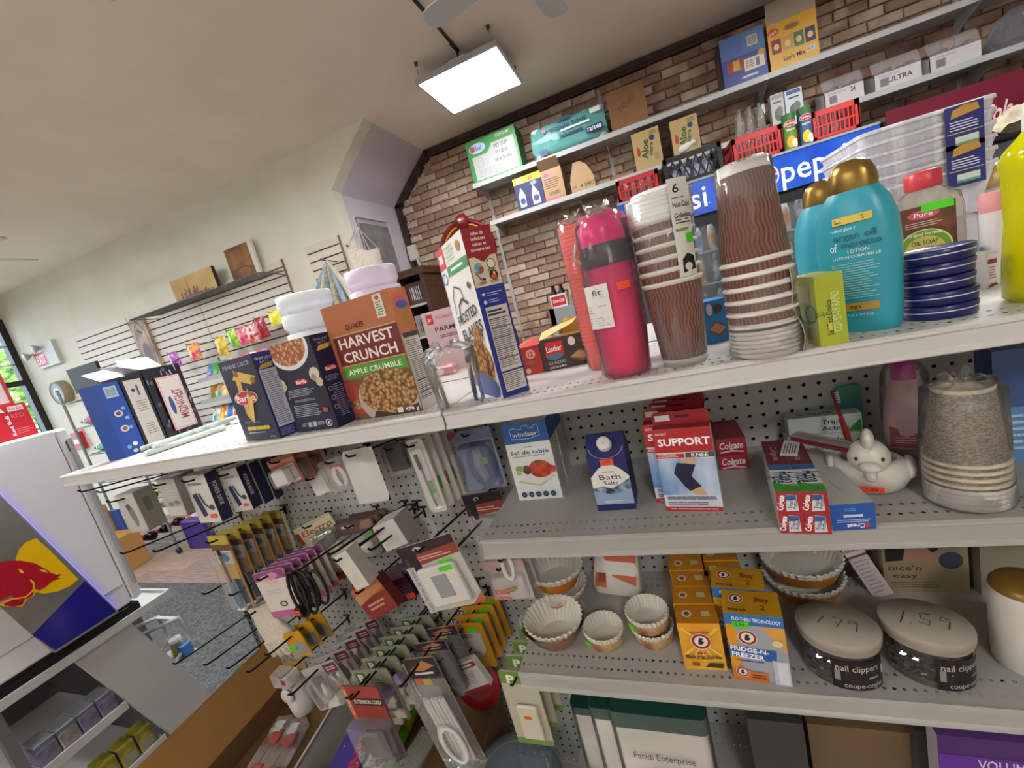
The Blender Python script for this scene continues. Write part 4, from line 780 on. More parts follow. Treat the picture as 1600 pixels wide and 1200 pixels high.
# toothpaste
def paste(label, loc, yaw, w, d, h, grp, ends='#b02630', top='#6a2a34', word='Colgate', n=1):
    return block('toothpaste_box', label, 'toothpaste', loc, yaw, w, d, h, (ends, '#c9cdd0', '#c9cdd0', top, ends), grp)
p = PZ(1150, 737, S2)
for k in range(2):
    t, w, d, h = paste('red toothpaste box lying %s in the pair behind the knee supports' % ('below' if k == 0 else 'on top'), (p.x, p.y + .07, S2 + k * .033), 0.0, .052, .12, .032, 'red toothpaste pair', '#a32430', '#7c2a36'); s = face('front', w, d, h); s.txt('Colgate', .5, .55, .42, '#f2e6e6', .8, 0, .02, .15); s.path([(.1, .12), (.5, .2), (.9, .1)], .08, '#d9dde8'); s.build('end_print', t)
a, b, W_, yaw = fit((1220, 833), (1297, 830), S2); yaw = math.radians(-7); u = Vector((math.cos(yaw), math.sin(yaw), 0)); n = Vector((-math.sin(yaw), math.cos(yaw), 0)); L = .185
for r in range(2):
    for q_ in range(2):
        c = a + u * (.0152 + q_ * .0304) + n * (L / 2)
        t, w, d, h = paste('triple action toothpaste box, %s one on the %s side of the bundle' % (('lower', 'upper')[r], ('knee support', 'hen holder')[q_]), (c.x, c.y, S2 + r * .0328), yaw, .030, L, .0325, 'bundle of toothpaste boxes', '#a8262e', '#8c8f8a')
        s = face('front', w, d, h); s.poly([(.35, .08), (.85, .12), (.82, .86), (.42, .9)], '#d5dcdc'); s.txt('Colgate', .16, .5, .22, '#ffffff', .8, 80, .03); s.poly([(.38, .6), (.8, .66), (.8, .86), (.42, .88)], '#2f5fa0'); s.txt('Triple', .55, .45, .14, '#1f2a5c', .55, 78); s.txt('Action', .72, .45, .14, '#1f2a5c', .55, 78); s.build('end_print', t)
        if r == 1:
            s = face('top', w, d, h); s.rect(0, .45, 1, 1, '#6a2530'); s.rect(0, .36, 1, .47, '#3a5f9a'); s.rect(0, .12, 1, .37, '#d3d8d4'); s.poly([(0, 0), (1, 0), (1, .08), (.5, .11), (0, .16)], '#3f9a35'); s.txt('Triple', .36, .24, .10, '#1f2a5c', 1.2, -90, .02); s.txt('Action', .72, .24, .10, '#1f2a5c', 1.2, -90, .02); s.txt('Colgate', .5, .7, .05, '#c98a8c', 1.9, -90); s.build('top_print', t)
a, b, w, yaw = fit((1299, 830), (1367, 826), S2); yaw = 0.02; L = .19; c = (a + b) / 2 + Vector((0, L / 2, 0))
t, w, d, h = block('toothpaste_box', 'white topped toothpaste box with a blue end, lying upside down', 'toothpaste', (c.x, c.y, S2), yaw, .0506, L, .040, ('#1f56a8', '#c9cdd0', '#c9cdd0', '#b9b9b5', '#1f56a8')); s = face('front', w, d, h); s.txt('Crest', .55, .16, .16, '#f2f4f8', .42, 180, .03); s.ell(.80, .17, .07, .09, '#c8323a', 12); s.rect(.28, .50, .72, .60, '#c9d3e2'); s.lines(.12, .30, .92, .44, 2, '#bcd0ec', .4); s.lines(.3, .72, .6, .86, 2, '#6fb0e0', .4, 1); s.build('end_print', t); s = face('top', w, d, h); s.path([(.45, .35), (.55, .18)], .008, '#8a8a86'); s.build('top_print', t)
p = PY(1270, 690, .875)
for k in range(2):
    t, w, d, h = block('toothpaste_box', 'green and white toothpaste box, %s of the pair against the pegboard' % ('lower' if k == 0 else 'upper'), 'toothpaste', (.255 + k * .004, .895, S2 + k * .036), math.radians(-4), .115, .036, .035, ('#c3c8c4', '#9fb59a', '#c3c8c4', '#9aa39c', '#b0b5b0'), 'green toothpaste pair'); s = face('front', w, d, h); s.txt('Triple', .62, .66, .24, '#20242c', .30); s.txt('Action', .64, .3, .24, '#20242c', .36); s.poly([(.78, .02), (.98, .02), (.98, .7)], '#3f8a35'); s.build('front_print', t); s = face('top', w, d, h); s.txt('Colgate', .4, .5, .4, '#3a3f44', .5); s.build('top_print', t)
# toothbrush packs lying on the toothpaste
def brush(label, p0, p1, col, r=.0042):
    t = thing('toothbrush_pack', label, 'toothbrush', p0, group='loose toothbrushes'); v = Vector(p1) - Vector(p0); MB().tube([v * 0, v * .35 + Vector((0, 0, .004)), v * .7, v], [r, r * 1.2, r * .7, r * .9], M(col, .35), 8).build('handle', t)
    br = MB(); e = v.normalized()
    for i in range(5): br.tube([v - e * (.004 + i * .005), v - e * (.004 + i * .005) + Vector((.003, -.009, .004))], .0018, M('#cfd6dc', .6), 5)
    br.build('bristles', t); return t, v
zz = S2 + .0665
t = thing('toothbrush_pack', 'red toothbrush pack lying across the toothpaste boxes', 'toothbrush', (.222, .752, zz), math.radians(-50)); MB().bbox(-.055, -.011, 0, .055, .011, .010, .003, M('#6a1f26', .35)).build('tray', t); MB().bbox(-.055, -.012, .010, .055, .012, .012, .001, CLEAR('#f4e4e4', .25, .1)).build('blister', t)
t = thing('label_card', 'white barcode label lying on the toothpaste bundle', 'label', (.172, .760, zz), math.radians(70)); MB().box(-.03, -.012, 0, .03, .012, .001, M('#d8d8d6', .5)).build('card', t); s = Sheet(flat((-.03, -.012, .001), (1, 0, 0), (0, 1, 0), (0, 0, 1)), .06, .024); s.lines(.1, .1, .9, .9, 5, '#55555a', .5); s.build('card_print', t)
# ceramic holder shaped like a hen
c = cylbase(1362, 779, S2, .040); CER = M('#cdc9bf', .3); t = thing('ceramic_holder', 'white ceramic hen shaped toothbrush holder with a red price tag', 'holder', c, math.radians(-18))
MB().lathe([(.001, .001), (.030, .001), (.036, .008), (.043, .024), (.042, .038), (.034, .049), (.030, .052), (.028, .050), (.031, .036), (.001, .030)], CER, 30, None, False, True, 1.18, .95).build('bowl', t)
def ball(mb, cx, cy, cz, rx, ry, rz_, mat, n=14): return mb.lathe([(math.sin(math.pi * i / n) + 1e-4, -math.cos(math.pi * i / n)) for i in range(n + 1)], mat, 18, T(cx, cy, cz) @ Matrix.Diagonal((rx, ry, rz_, 1)))
ball(MB(), 0, -.024, .062, .026, .024, .027, CER).build('head', t); ball(MB(), 0, -.050, .056, .013, .011, .0085, CER).build('beak', t); ball(MB(), 0, -.046, .042, .008, .009, .011, CER).build('wattle', t); ball(MB(), 0, -.034, .094, .008, .014, .016, CER).build('comb', t)
for sx in (-1, 1): ball(MB(), sx * .047, .004, .034, .009, .024, .016, CER).build('wing', t); ball(MB(), sx * .015, -.043, .066, .0026, .0022, .003, M('#1a1a1a', .3), 6).build('eye', t)
sticker(t, flat((-.014, -.0425, .012), (1, 0, 0), (0, -.2, 1), (0, -1, 0)), .028, .010, ORST)
c3 = Vector((c.x, c.y, S2)); pz = PY(1300, 602, .86); brush('red toothbrush leaning out of the ceramic hen', c3 + Vector((-.012, .016, .04)), (pz.x, pz.y, pz.z - .012), '#8c2a26'); pz = PY(1340, 640, .87)
t = tag(MB().bbox(-.020, -.004, 0, .020, .004, .115, .003, NM('#2c5f9a', '#4a8f45', 22, .4)).build('toothbrush_card', None, (pz.x, .905, S2)), 'blue and green toothbrush card against the pegboard', 'toothbrush')
# pink lotion in a bag, cup pack, blue pack
c = cylbase(1421, 716, S2, .024); t = thing('baby_lotion_bottle', 'pink lotion bottle with a magenta cap in a clear bag', 'lotion bottle', c, math.radians(-25)); H = zfor(c.x, c.y, 560) - S2
MB().lathe([(.022, 0), (.026, .004), (.029, H * .25), (.026, H * .5), (.020, H * .72), (.014, H * .8)], CLEAR('#e9c7c7', .7, .15, '#d9b3b3'), 24, None, True, True, 1.1, .75).build('bottle', t); MB().lathe([(.0165, H * .8), (.0165, H), (.001, H + .002)], M('#a3187c', .35), 20).build('cap', t)
s = Sheet(flat((-.024, -.0225, H * .1), (1, 0, 0), (0, .12, 1), (0, -1, 0)), .046, H * .5, 1, .001); s.poly([(.04, 0), (.96, 0), (.82, 1), (.25, 1)], '#cf8f8c'); s.poly([(.04, .02), (.96, .02), (.93, .3), (.5, .36), (.06, .46)], '#8f2436'); s.ell(.5, .82, .18, .07, '#6a2a5a'); s.lines(.25, .5, .85, .72, 3, '#a05a62', .4, 1); s.lines(.2, .1, .85, .25, 3, '#d9a0a5', .35, 1); s.build('label', t); bag(MB(), .034, .03, H * .85, FILM2, tail=.03, jit=.003, n=20, seed=12).build('bag', t)
HATCH = NM('#5f5546', '#8a7d6a', 240, .6, stretch=(1, 1, 2.5), lo=.45, hi=.55)
c = cylbase(1512, 803, S2, .043); t = thing('hot_cup_pack', 'upside down stack of taupe hatched cups in a clear bag', 'paper cups', c); H = zfor(c.x, c.y, 600) - S2; CR = M('#cfc3ab', .5)
for i in range(4): MB().lathe([(.001, i * .007), (.037, i * .007), (.044, i * .007 + .004), (.0445, i * .007 + .012)], M('#cfccc6', .4), 30).build('lid', t)
for i in range(5):
    hc = H * .62; z0 = H - hc - i * H * .058; rr = lambda k: .0405 - .0115 * k
    o = MB().lathe([(.0415, z0), (.0435, z0 + .001), (.0435, z0 + .004), (.0408, z0 + .005)], CR, 32).build('cup', t); MB().lathe([(.0406, z0 + .004), (.0300, z0 + hc - .006)], HATCH, 32).build('hatched_wall', o)
    if i == 0: MB().lathe([(.0302, H - .006), (.0312, H - .002), (.030, H), (.028, H - .004), (.001, H - .006)], CR, 32).build('base_rim', o)
bag(MB(), .046, .040, H * .97, FILM2, tail=.012, jit=.004, n=26, seed=21).build('bag', t)
t, w, d, h = block('soap_packet', 'blue packet at the far end of the second shelf', 'packet', (.492, .80, S2), math.radians(-8), .09, .05, .175, ('#3a568c', '#31497a', '#31497a', '#2d4370', '#31497a')); s = face('front', w, d, h); s.rect(0, 0, 1, .5, '#5f8fc0'); s.lines(.05, .1, .5, .45, 6, '#bcd3ea', .4); s.build('front_print', t)
# ------------------------------------------------------------------ third shelf
def lr(Lp, Rp, z): a, b = PZ(*Lp, z), PZ(*Rp, z); return (a + b) / 2, (b - a).length / 2
LIN = M('#d8d3c6', .65)
def liners(name, label, c, z, r, h, band, green=None, tilt=0.0, n=60, bagged=False, grp='paper baking cups', layers=1, r0=.72):
    t = thing(name, label, 'baking cups', (c.x, c.y, z), 0, grp, rot=(tilt, 0, 0)); fl_ = lambda j, zz: 1 + (.045 if j % 2 else -.02) * min(1, .3 + zz / h)
    MB().lathe([(.001, .003), (r * r0, .003), (r * .98, h), (r, h + .0015), (r * 1.02, h), (r * (r0 + .02), .001), (.001, .001)], LIN, n, None, False, False, 1, 1, fl_).build('paper_cups', t)
    MB().lathe([(r * (r0 + .05), .001), (r * (r0 + (1 - r0) * .75) * 1.05, h * .72)], band, 32).build('paper_band', t)
    if green is not None:
        a = -math.pi / 2 + green; s = wrap_sheet(r * .97, h * .35, a, r * .42, h * .38, lambda v: r * (r0 + (1 - r0) * .6) * 1.06 + .003, 5); s.rect(0, 0, 1, 1, GRST); s.build('price_sticker', t)
    if bagged: MB().lathe([(r * .7, .0), (r * .95, h * .4), (r * 1.1, h * .85), (r * 1.2, h * 1.02)], FILM2, 22).build('bag', t)
    return t
YB_ = NM('#b88a1c', '#c9691c', 22, .4); RB_ = NM('#8f3a34', '#c9b27a', 30, .4)
zt = S3 + .045
c, r = lr((822, 965), (908, 965), zt); liners('baking_cup_pack', 'large white baking cups in a torn yellow bag at the shelf end', c, S3, r, .05, YB_, None, 0.0, 64, True, r0=.62)
c, r = lr((822, 890), (908, 880), S3 + .09)
for k in range(2): liners('baking_cup_pack', 'large baking cups in yellow wrap, %s of the pair against the pegboard' % ('lower' if k == 0 else 'upper'), c + Vector((0, .005 * k, 0)), S3 + k * .048, r, .046, YB_, None, 0, 60, False, 'large baking cups', r0=.68)
c, r = lr((912, 985), (975, 985), S3 + .02); liners('baking_cup_pack', 'single small pack of baking cups with a red band', c, S3, r * .96, .032, RB_, -.75, r0=.86)
c, r = lr((985, 975), (1050, 970), S3 + .03)
for k in range(2): liners('baking_cup_pack', 'small baking cups with a red band, %s of the pair' % ('lower' if k == 0 else 'upper'), c + Vector((-.004 * k, 0, 0)), S3 + k * .031, r, .031, RB_, -.8 if k else None, r0=.86, grp='small baking cup pair')
c, r = lr((1192, 885), (1314, 880), S3 + .05); FB = NM('#a85a1c', '#c98a2c', 25, .4)
for k in range(2): liners('coffee_filter_pack', 'white fluted coffee filters in an orange band, %s of the pair' % ('lower' if k == 0 else 'upper'), c, S3 + k * .040, r, .037, FB, None, 0, 70, False, 'coffee filters', r0=.8)
p = PZ(965, 945, S3); t = thing('napkin_pack', 'orange and white plastic packet slumped against the pegboard', 'packet', (p.x, p.y + .035, S3), math.radians(-8), rot=(math.radians(-28), 0, math.radians(-10)))
MB().loft([[(x, y, z) for x, y in rrect(-a_, -b_, a_, b_, .008, 3)] for z, a_, b_ in ((0, .05, .012), (.02, .058, .02), (.06, .055, .02), (.10, .052, .010), (.125, .045, .003))], M('#cfc6bc', .35), True, True).build('bag', t)
s = Sheet(flat((-.05, -.0215, .015), (1, 0, 0), (0, .12, 1), (0, -1, 0)), .10, .10, 1, .002); s.poly([(.45, .25), (1, .1), (1, 1), (.35, 1), (.1, .9)], '#b8481f'); s.poly([(.02, .02), (.3, 0), (.28, .5), (.05, .55)], '#b8481f'); s.bars(.1, .1, .26, .35, 9, '#2a2a2a'); s.poly([(0, .8), (.3, .75), (.2, 1), (0, 1)], '#c9a03a'); s.build('front_print', t)
# baking soda
OR1 = '#e08a1c'
def hammer(s, cu, cv, ru, asp): s.ell(cu, cv, ru, ru * asp, '#a3242c', 24); s.ell(cu, cv, ru * .66, ru * .66 * asp, '#e9e2d6', 20); s.ring(cu, cv, ru, ru * asp, .08, '#e9dcc8'); s.poly([(cu - ru * .3, cv - ru * .35 * asp), (cu + ru * .05, cv - ru * .4 * asp), (cu + ru * .35, cv - ru * .1 * asp), (cu + ru * .1, cv + ru * .1 * asp), (cu + ru * .3, cv + ru * .4 * asp), (cu - ru * .1, cv + ru * .45 * asp), (cu - ru * .25, cv + ru * .1 * asp)], '#2a2226')
a, b, w0, yaw0 = fit((1074, 1045), (1140, 1048), S3)
for i in range(5):
    t, w, d, h = carton('baking_soda_box', 'orange baking soda box, %s of the row of five' % ('front one', 'second', 'third', 'fourth', 'rearmost')[i], 'baking soda', (1074, 1045), (1140, 1048), S3, .044, .098, (NM('#e0981f', '#eab53a', 12, .42), '#c9761a', '#c9761a', '#c07a16', '#b86a14'), 'baking soda boxes'); t.location.y += i * .0475; t.location.x += (-.003, -.006, -.004, -.008, -.006)[i]
    s = face('top', w, d, h); s.ell(.27, .5, .12, .2, '#d8cdb4', 14); s.ell(.27, .5, .07, .12, '#8a4a2c', 10); s.rect(.58, .3, .86, .75, '#a9803a'); s.rect(.62, .35, .82, .65, '#d3b878'); s.build('top_print', t)
    if i == 0:
        s = face('front', w, d, h)
        for j in range(16):
            an = 2 * math.pi * j / 16; s.poly([(.5, .62), (.5 + .6 * math.cos(an - .06), .62 + .4 * math.sin(an - .06)), (.5 + .6 * math.cos(an + .06), .62 + .4 * math.sin(an + .06))] if abs(.6 * math.cos(an)) < .46 and .62 + .4 * math.sin(an) < .98 else [(.5, .62), (.52, .62), (.51, .63)], '#f0c95a')
        hammer(s, .5, .64, .24, w / h); s.txt('ARM & HAMMER', .5, .84, .03, '#8f1f28', .5); s.txt('pure', .47, .40, .05, '#2a2540', .2); s.txt('Baking Soda', .5, .315, .065, '#1f1a33', .84, 0, .02); s.lines(.1, .26, .85, .28, 1, '#6a4a1c', .5, 5); s.poly([(.5, .1), (.9, .08), (.95, .17), (.62, .19)], '#4a3026'); s.rect(.2, .11, .38, .19, '#8a5a1c'); s.build('front_print', t)
GO = NM('#b98a14', '#d29a20', 12, .42)
for i in range(2):
    t, w, d, h = carton('fridge_freshener_box', 'fridge and freezer baking soda box, %s' % ('front one with a green sticker', 'set behind the stickered one')[i], 'baking soda', (1147, 1055), (1239, 1075), S3, .056, .132, ('#9fa6b0', '#8a92a0', '#8a92a0', GO, '#b97a1c'), 'fridge freshener boxes', yaw=math.radians(-6)); t.location.y += .061 * i; t.location.x += (.0, -.010)[i]
    s = face('top', w, d, h); hammer(s, .25, .62, .13, w / d); s.txt('Buy', .70, .62, .2, '#8f2a1c', .26, 0, .02); s.txt('2', .70, .30, .2, '#8f2a1c', .08, 0, .02); s.txt('Baking Soda', .25, .16, .11, '#5a2a10', .32); s.build('top_print', t)
    s = face('front', w, d, h); s.rect(0, .84, 1, 1, '#2f6fb5'); s.txt('FLO-THRU TECHNOLOGY', .55, .92, .05, '#eef3fa', .82, -2, .02); s.rect(0, 0, .18, .84, '#d9962c'); s.poly([(.6, .84), (1, .84), (1, .48)], '#d9a24a'); hammer(s, .36, .66, .17, w / h); s.poly([(.0, .36), (.8, .33), (.82, .50), (.0, .52)], '#1f5fa8'); s.txt('FRIDGE-N-', .36, .475, .065, '#ffffff', .66, -3, .03); s.txt('FREEZER', .32, .385, .065, '#ffffff', .56, -3, .03); s.lines(.1, .29, .7, .32, 1, '#3a4a66', .5, 4); s.rect(.72, .0, 1, .36, '#b9bec6'); s.rect(.80, .02, .97, .34, '#d3d7dc'); s.rect(0, 0, .62, .15, '#c9742a'); hammer(s, .18, .13, .12, w / h); s.lines(.34, .05, .6, .12, 2, '#6a2a14', .5, 1); s.ell(.85, .62, .09, .05, '#e2cf9a', 12); s.build('front_print', t)
    if i == 0: sticker(t, flat((-w * .38, -d / 2, h * .80), (1, 0, 0), (0, 0, 1), (0, -1, 0)), .026, .012, GRST)
for i in range(2):
    b1_ = PZ(1147, 1055, S3); t, w, d, h = block('baking_soda_box', 'orange baking soda box, %s behind the fridge fresheners' % ('front one', 'rear one')[i], 'baking soda', (.037, .812 + i * .048, S3), 0, .07, .044, .098, (NM('#e0981f', '#eab53a', 12, .42), '#c9761a', '#c9761a', '#c07a16', '#b86a14'), 'baking soda behind the fresheners'); s = face('front', w, d, h); hammer(s, .5, .7, .24, w / h); s.build('front_print', t); s = face('top', w, d, h); s.ell(.27, .5, .12, .2, '#d8cdb4', 14); s.rect(.58, .3, .86, .75, '#a9803a'); s.build('top_print', t)
# nail clipper tubs
CHROME = NM('#2a2624', '#b9b3aa', 130, .25, bump=.8, metal=.8, vor=True, lo=.05, hi=.5)
def tub(label, Lp, Rp, zl, yaw, digits, labang, r=None):
    c, r_ = lr(Lp, Rp, S3 + zl); r = r or r_; t = thing('nail_clipper_tub', label, 'tub', (c.x, c.y, S3), yaw, 'nail clipper tubs'); sx, sy = 1.0, .84
    MB().lathe([(.001, .001), (r * .86, .001), (r * .9, .004), (r * .92, zl * .74)], CLEAR('#f2f0ee', .06, .06), 34, None, False, True, sx, sy).build('tub_wall', t)
    q = random.Random(3); mb = MB(); cm = [M('#c9c4bc', .22, .9), M('#8f8a84', .25, .9), M('#3a3632', .3, .6)]
    for i in range(120):
        an = q.uniform(0, 6.28); rad = r * q.uniform(.5, .74); X = T(rad * sx * math.cos(an), rad * sy * math.sin(an), q.uniform(.006, zl * .62)) @ RZ(q.uniform(0, 6.28)) @ RX(q.uniform(-1.2, 1.2)); mb.box(-.011, -.0028, -.0015, .011, .0028, .0015, cm[i % 3], X)
    o = mb.build('clippers', t); o['kind'] = 'stuff'
    MB().lathe([(.001, .003), (r * .5, .003), (r * .5, zl * .6), (.001, zl * .6)], M('#2c2826', .6), 20, None, False, True, sx, sy).build('inner_card', t)
    MB().lathe([(r * .95, zl * .74), (r * .96, zl * .80), (r * .985, zl * .81), (r * .985, zl * .86), (r, zl * .87), (r, zl * .97), (r * .985, zl), (.001, zl)], M('#a8a193', .5), 36, None, False, True, sx, sy).build('lid', t)
    a0 = labang; n = 14; H = zl * .60; Wd = r * 1.35
    def fn(u, v, off): an = a0 + (u - Wd / 2) / (r * .93); return Vector(((r * .945 + off) * sx * math.cos(an), (r * .945 + off) * sy * math.sin(an), zl * .06 + v))
    s = Sheet(fn, Wd, H, 14, .0006); s.rect(0, 0, 1, 1, '#171416'); s.txt('nail clippers', .46, .76, .2, '#c9c4c0', .78, 0, 0); s.txt('coupe-ongles', .56, .17, .16, '#c9c4c0', .74, 0, 0); s.lines(.62, .38, .82, .46, 1, '#a8a4a0', .6, 2, 0); s.rect(.05, .3, .14, .66, '#8a8680'); s.rect(.93, .45, .99, .75, '#d8d4cc'); s.build('label', t)
    s = Sheet(flat((-r, -r * sy, zl), (1, 0, 0), (0, 1, 0), (0, 0, 1)), 2 * r, 2 * r * sy); INK = '#4a443f'
    if digits == '179': s.path([(.28, .42), (.36, .60)], .02, INK); s.path([(.46, .62), (.58, .60), (.50, .40)], .02, INK); s.path([(.74, .56), (.66, .62), (.64, .54), (.74, .55), (.72, .38)], .02, INK)
    else: s.path([(.25, .30), (.30, .62)], .02, INK); s.ell(.36, .36, .012, .012, INK, 6); s.path([(.58, .66), (.46, .64), (.47, .52), (.56, .50), (.55, .40), (.44, .42)], .02, INK); s.path([(.76, .62), (.68, .66), (.66, .56), (.76, .58), (.74, .40)], .02, INK)
    s.build('handwriting', t); return t
tub('lidded tub of nail clippers marked 1 79 in pen beside the fridge fresheners', (1241, 962), (1378, 985), .088, math.radians(-16), '179', math.radians(-62)); tub('lidded tub of nail clippers marked 1.59 in pen beside the white jar', (1370, 950), (1527, 990), .088, math.radians(-22), '159', math.radians(-40))
# bandage strip, hair colour box, white jar
p = PZ(1392, 946, S3); t = thing('bandage_box', 'slim white bandage box leaning beside the clipper tubs', 'bandages', (p.x, p.y + .03, S3), rot=(math.radians(-16), math.radians(-22), 0)); w, d, h = .034, .018, .15; MB().box(-w / 2, -d / 2, 0, w / 2, d / 2, h, M('#b9b0ae', .5)).build('carton', t); s = face('front', w, d, h); s.rect(0, .72, 1, 1, '#5a3348'); s.rect(0, .56, 1, .72, '#d6cfca'); s.txt('PANSEMENT', .5, .63, .045, '#8a2f35', .85); s.rect(0, .53, 1, .56, '#6a3a44'); s.lines(.15, .05, .85, .5, 9, '#8f8684', .3, 1); s.build('front_print', t)
A = PZ(1466, 941, S3); t, w, d, h = block('hair_colour_box', 'beige hair colour box with a dark haired portrait', 'hair dye', (.388, .897, S3), math.radians(-2), .125, .06, .18, ('#8f8672', '#7c7462', '#a39a86', '#7c7462', '#7c7462')); s = face('front', w, d, h); s.poly([(.03, .36), (.05, .9), (.25, 1), (.6, 1), (.72, .75), (.66, .5), (.5, .42), (.3, .38)], '#1f1a18'); s.poly([(.24, .36), (.30, .60), (.28, .85), (.40, .95), (.55, .88), (.56, .62), (.50, .55), (.62, .45), (.70, .36)], '#a27a64'); s.ell(.42, .66, .07, .018, '#8a3f3c', 10); s.poly([(.5, .56), (.64, .62), (.62, .85), (.56, .95), (.57, .65)], '#1f1a18'); s.rect(0, 0, 1, .36, '#8f8064'); s.txt("nice'n", .26, .29, .06, '#3a3028', .4, 0, .01); s.txt('easy', .26, .2, .06, '#3a3028', .3, 0, .01); s.ell(.80, .38, .14, .1, '#3a3f48', 18); s.lines(.08, .05, .8, .13, 3, '#5a5040', .3); s.build('front_print', t)
t, w, d, h = block('hair_colour_box', 'beige hair colour box with a dark seal at the frame edge', 'hair dye', (.52, .885, S3), 0, .12, .06, .18, ('#8a8170', '#7c7462', '#8f8672', '#7c7462', '#7c7462')); s = face('front', w, d, h); s.ell(.2, .85, .16, .09, '#3a2a28', 14); s.build('front_print', t)
c = Vector((.434, .716, S3)); t = thing('supplement_jar', 'tall white jar with a gold lid at the end of the third shelf', 'jar', c); H = zfor(c.x, c.y, 905) - S3; MB().lathe([(.033, 0), (.036, .003), (.038, .05), (.0385, H * .86), (.036, H * .9)], M('#d6d2ca', .35), 30, None, True).build('jar', t); MB().lathe([(.037, H * .9), (.036, H * .94), (.030, H * .99), (.018, H + .004), (.001, H + .005)], M('#8f6d32', .35, .4), 30, None, True).build('lid', t); s = wrap_sheet(.039, .02, math.radians(-70), .04, .05); s.rect(0, 0, 1, 1, '#d8a88c'); s.build('label', t)
# ------------------------------------------------------------------ lower shelf
GRN = M('#14463c', .5); CLO = NM('#c9c5bd', '#d6d2ca', 9, .6)
for k, (tl, tr_, Y, lab) in enumerate((((956, 1100), (1100, 1118), .67, 'white folded cloth pack with printed name, foremost'), ((925, 1095), (1010, 1108), .73, 'white folded cloth pack tucked second'), ((897, 1095), (960, 1104), .79, 'white folded cloth pack nearest the pegboard'))):
    a, b = PY(*tl, Y), PY(*tr_, Y); w = b.x - a.x; t = thing('cloth_pack', lab, 'cloth pack', ((a.x + b.x) / 2, Y, S4), group='packs of folded cloths'); h = a.z - S4 + .01; d = .045
    MB().loft([[(x, y, z) for x, y in rrect(-w / 2 - e, -d / 2, w / 2 + e, d / 2, .012, 3)] for z, e in ((.001, -.01), (.015, 0), (h * .85, 0), (h * .93, -.004))], CLO, True, True).build('cloth', t); MB().loft([[(x, y, z) for x, y in rrect(-w / 2 - .004, -d / 2 - .002, w / 2 + .004, d / 2 + .002, .012, 3)] for z in (h * .90, h * .96, h)], GRN, True, True).build('green_header', t); MB().loft([[(x, y, z) for x, y in rrect(-w / 2 - .006, -d / 2 - .004, w / 2 + .006, d / 2 + .004, .014, 3)] for z in (.001, h * .5, h * 1.01)], CLEAR('#ffffff', .05, .2, None, 12.0), False, True).build('bag', t)
    if k == 0: s = Sheet(flat((-w / 2, -d / 2 - .005, 0), (1, 0, 0), (0, 0, 1), (0, -1, 0)), w, h, 1, .002); s.txt('Faridi Enterprise', .5, .74, .045, '#4a4845', .66, 0, 0); s.lines(.35, .62, .65, .66, 1, '#4a4845', .5, 3, 0); s.build('print', t)
for tl, tr_, Y, d, col, lab in (((1168, 1132), (1255, 1136), .70, .10, '#3a3b3c', 'dark grey carton beside the white cloth packs'), ((1262, 1140), (1425, 1150), .74, .04, '#6d5a40', 'brown cardboard sheet on the bottom shelf'), ((1430, 1150), (1455, 1150), .72, .10, '#4a4845', 'thin grey board next to the purple packet')):
    a, b = PY(*tl, Y), PY(*tr_, Y); w = b.x - a.x; h = min((a.z + b.z) / 2 + .01, S3 - .06) - S4; t, w, d, h = block('packing_carton', lab, 'carton', ((a.x + b.x) / 2, Y + d / 2, S4), 0, w, d, h, (col,) * 5); s = face('front', w, d, h); s.lines(.1, .3, .6, .4, 2, '#8a7a76', .3, 1); s.build('front_print', t)
a, b = PY(1466, 1145, .66), PY(1600, 1150, .66); w = .16; h = a.z - S4 - .01; t, w, d, h = block('hair_packet', 'purple packet printed with the word volume on the bottom shelf', 'packet', (a.x + w / 2, .68, S4), 0, w, .03, h, ('#4a2a6a', '#3a2456', '#c9c0c6', '#5a3a7a', '#3a2456')); s = face('front', w, d, h); s.rect(0, 0, 1, .78, '#4a3626'); s.rect(0, .78, 1, .9, '#5f2f9a'); s.txt('VOLUME', .5, .86, .05, '#e9d9ee', .4, 0, .01); s.ell(.5, .45, .2, .3, '#6a4a2c'); s.build('front_print', t)
# ------------------------------------------------------------------ peg hooks and the goods hanging on them
WIRE = M('#23211f', .35, .6)
def hook_at(X, zr, Yt, rise=.14, label=None):
    """hook from the pegboard at height zr to the tip at Yt, rising a little"""
    L = YP - Yt; mb = MB(); zt_ = zr + L * rise
    mb.tube([(0, .004, 0), (0, -.01, .0), (0, -L + .022, zt_ - zr - .004), (0, -L + .006, zt_ - zr), (0, -L, zt_ - zr + .008)], .0028, WIRE, 6)
    mb.tube([(-.013, -.004, .012), (.013, -.004, .012)], .003, WIRE, 6); mb.tube([(0, -.003, -.02), (0, -.003, .013)], .003, WIRE, 6)
    return tag(mb.build('peg_hook', None, (X, YP, zr)), label or 'bare black wire hook sticking out of the pegboard', 'peg hook', 'black peg hooks')
def hook_px(tip, L=.26):
    p = PY(*tip, YP - L); return hook_at(p.x, p.z - L * .14, YP - L)
def frame3(TL, TR, BL, Y):
    a, b, c = PY(*TL, Y), PY(*TR, Y), PY(*BL, Y); u = b - a; w = u.length; ang = -math.atan2(u.z, u.x); ux = u / w; vz = Vector((-ux.z, 0, ux.x)); h = abs((a - c).dot(vz)); base = a + ux * (w / 2) - vz * h
    return base, w, h, ang, a + ux * (w / 2)
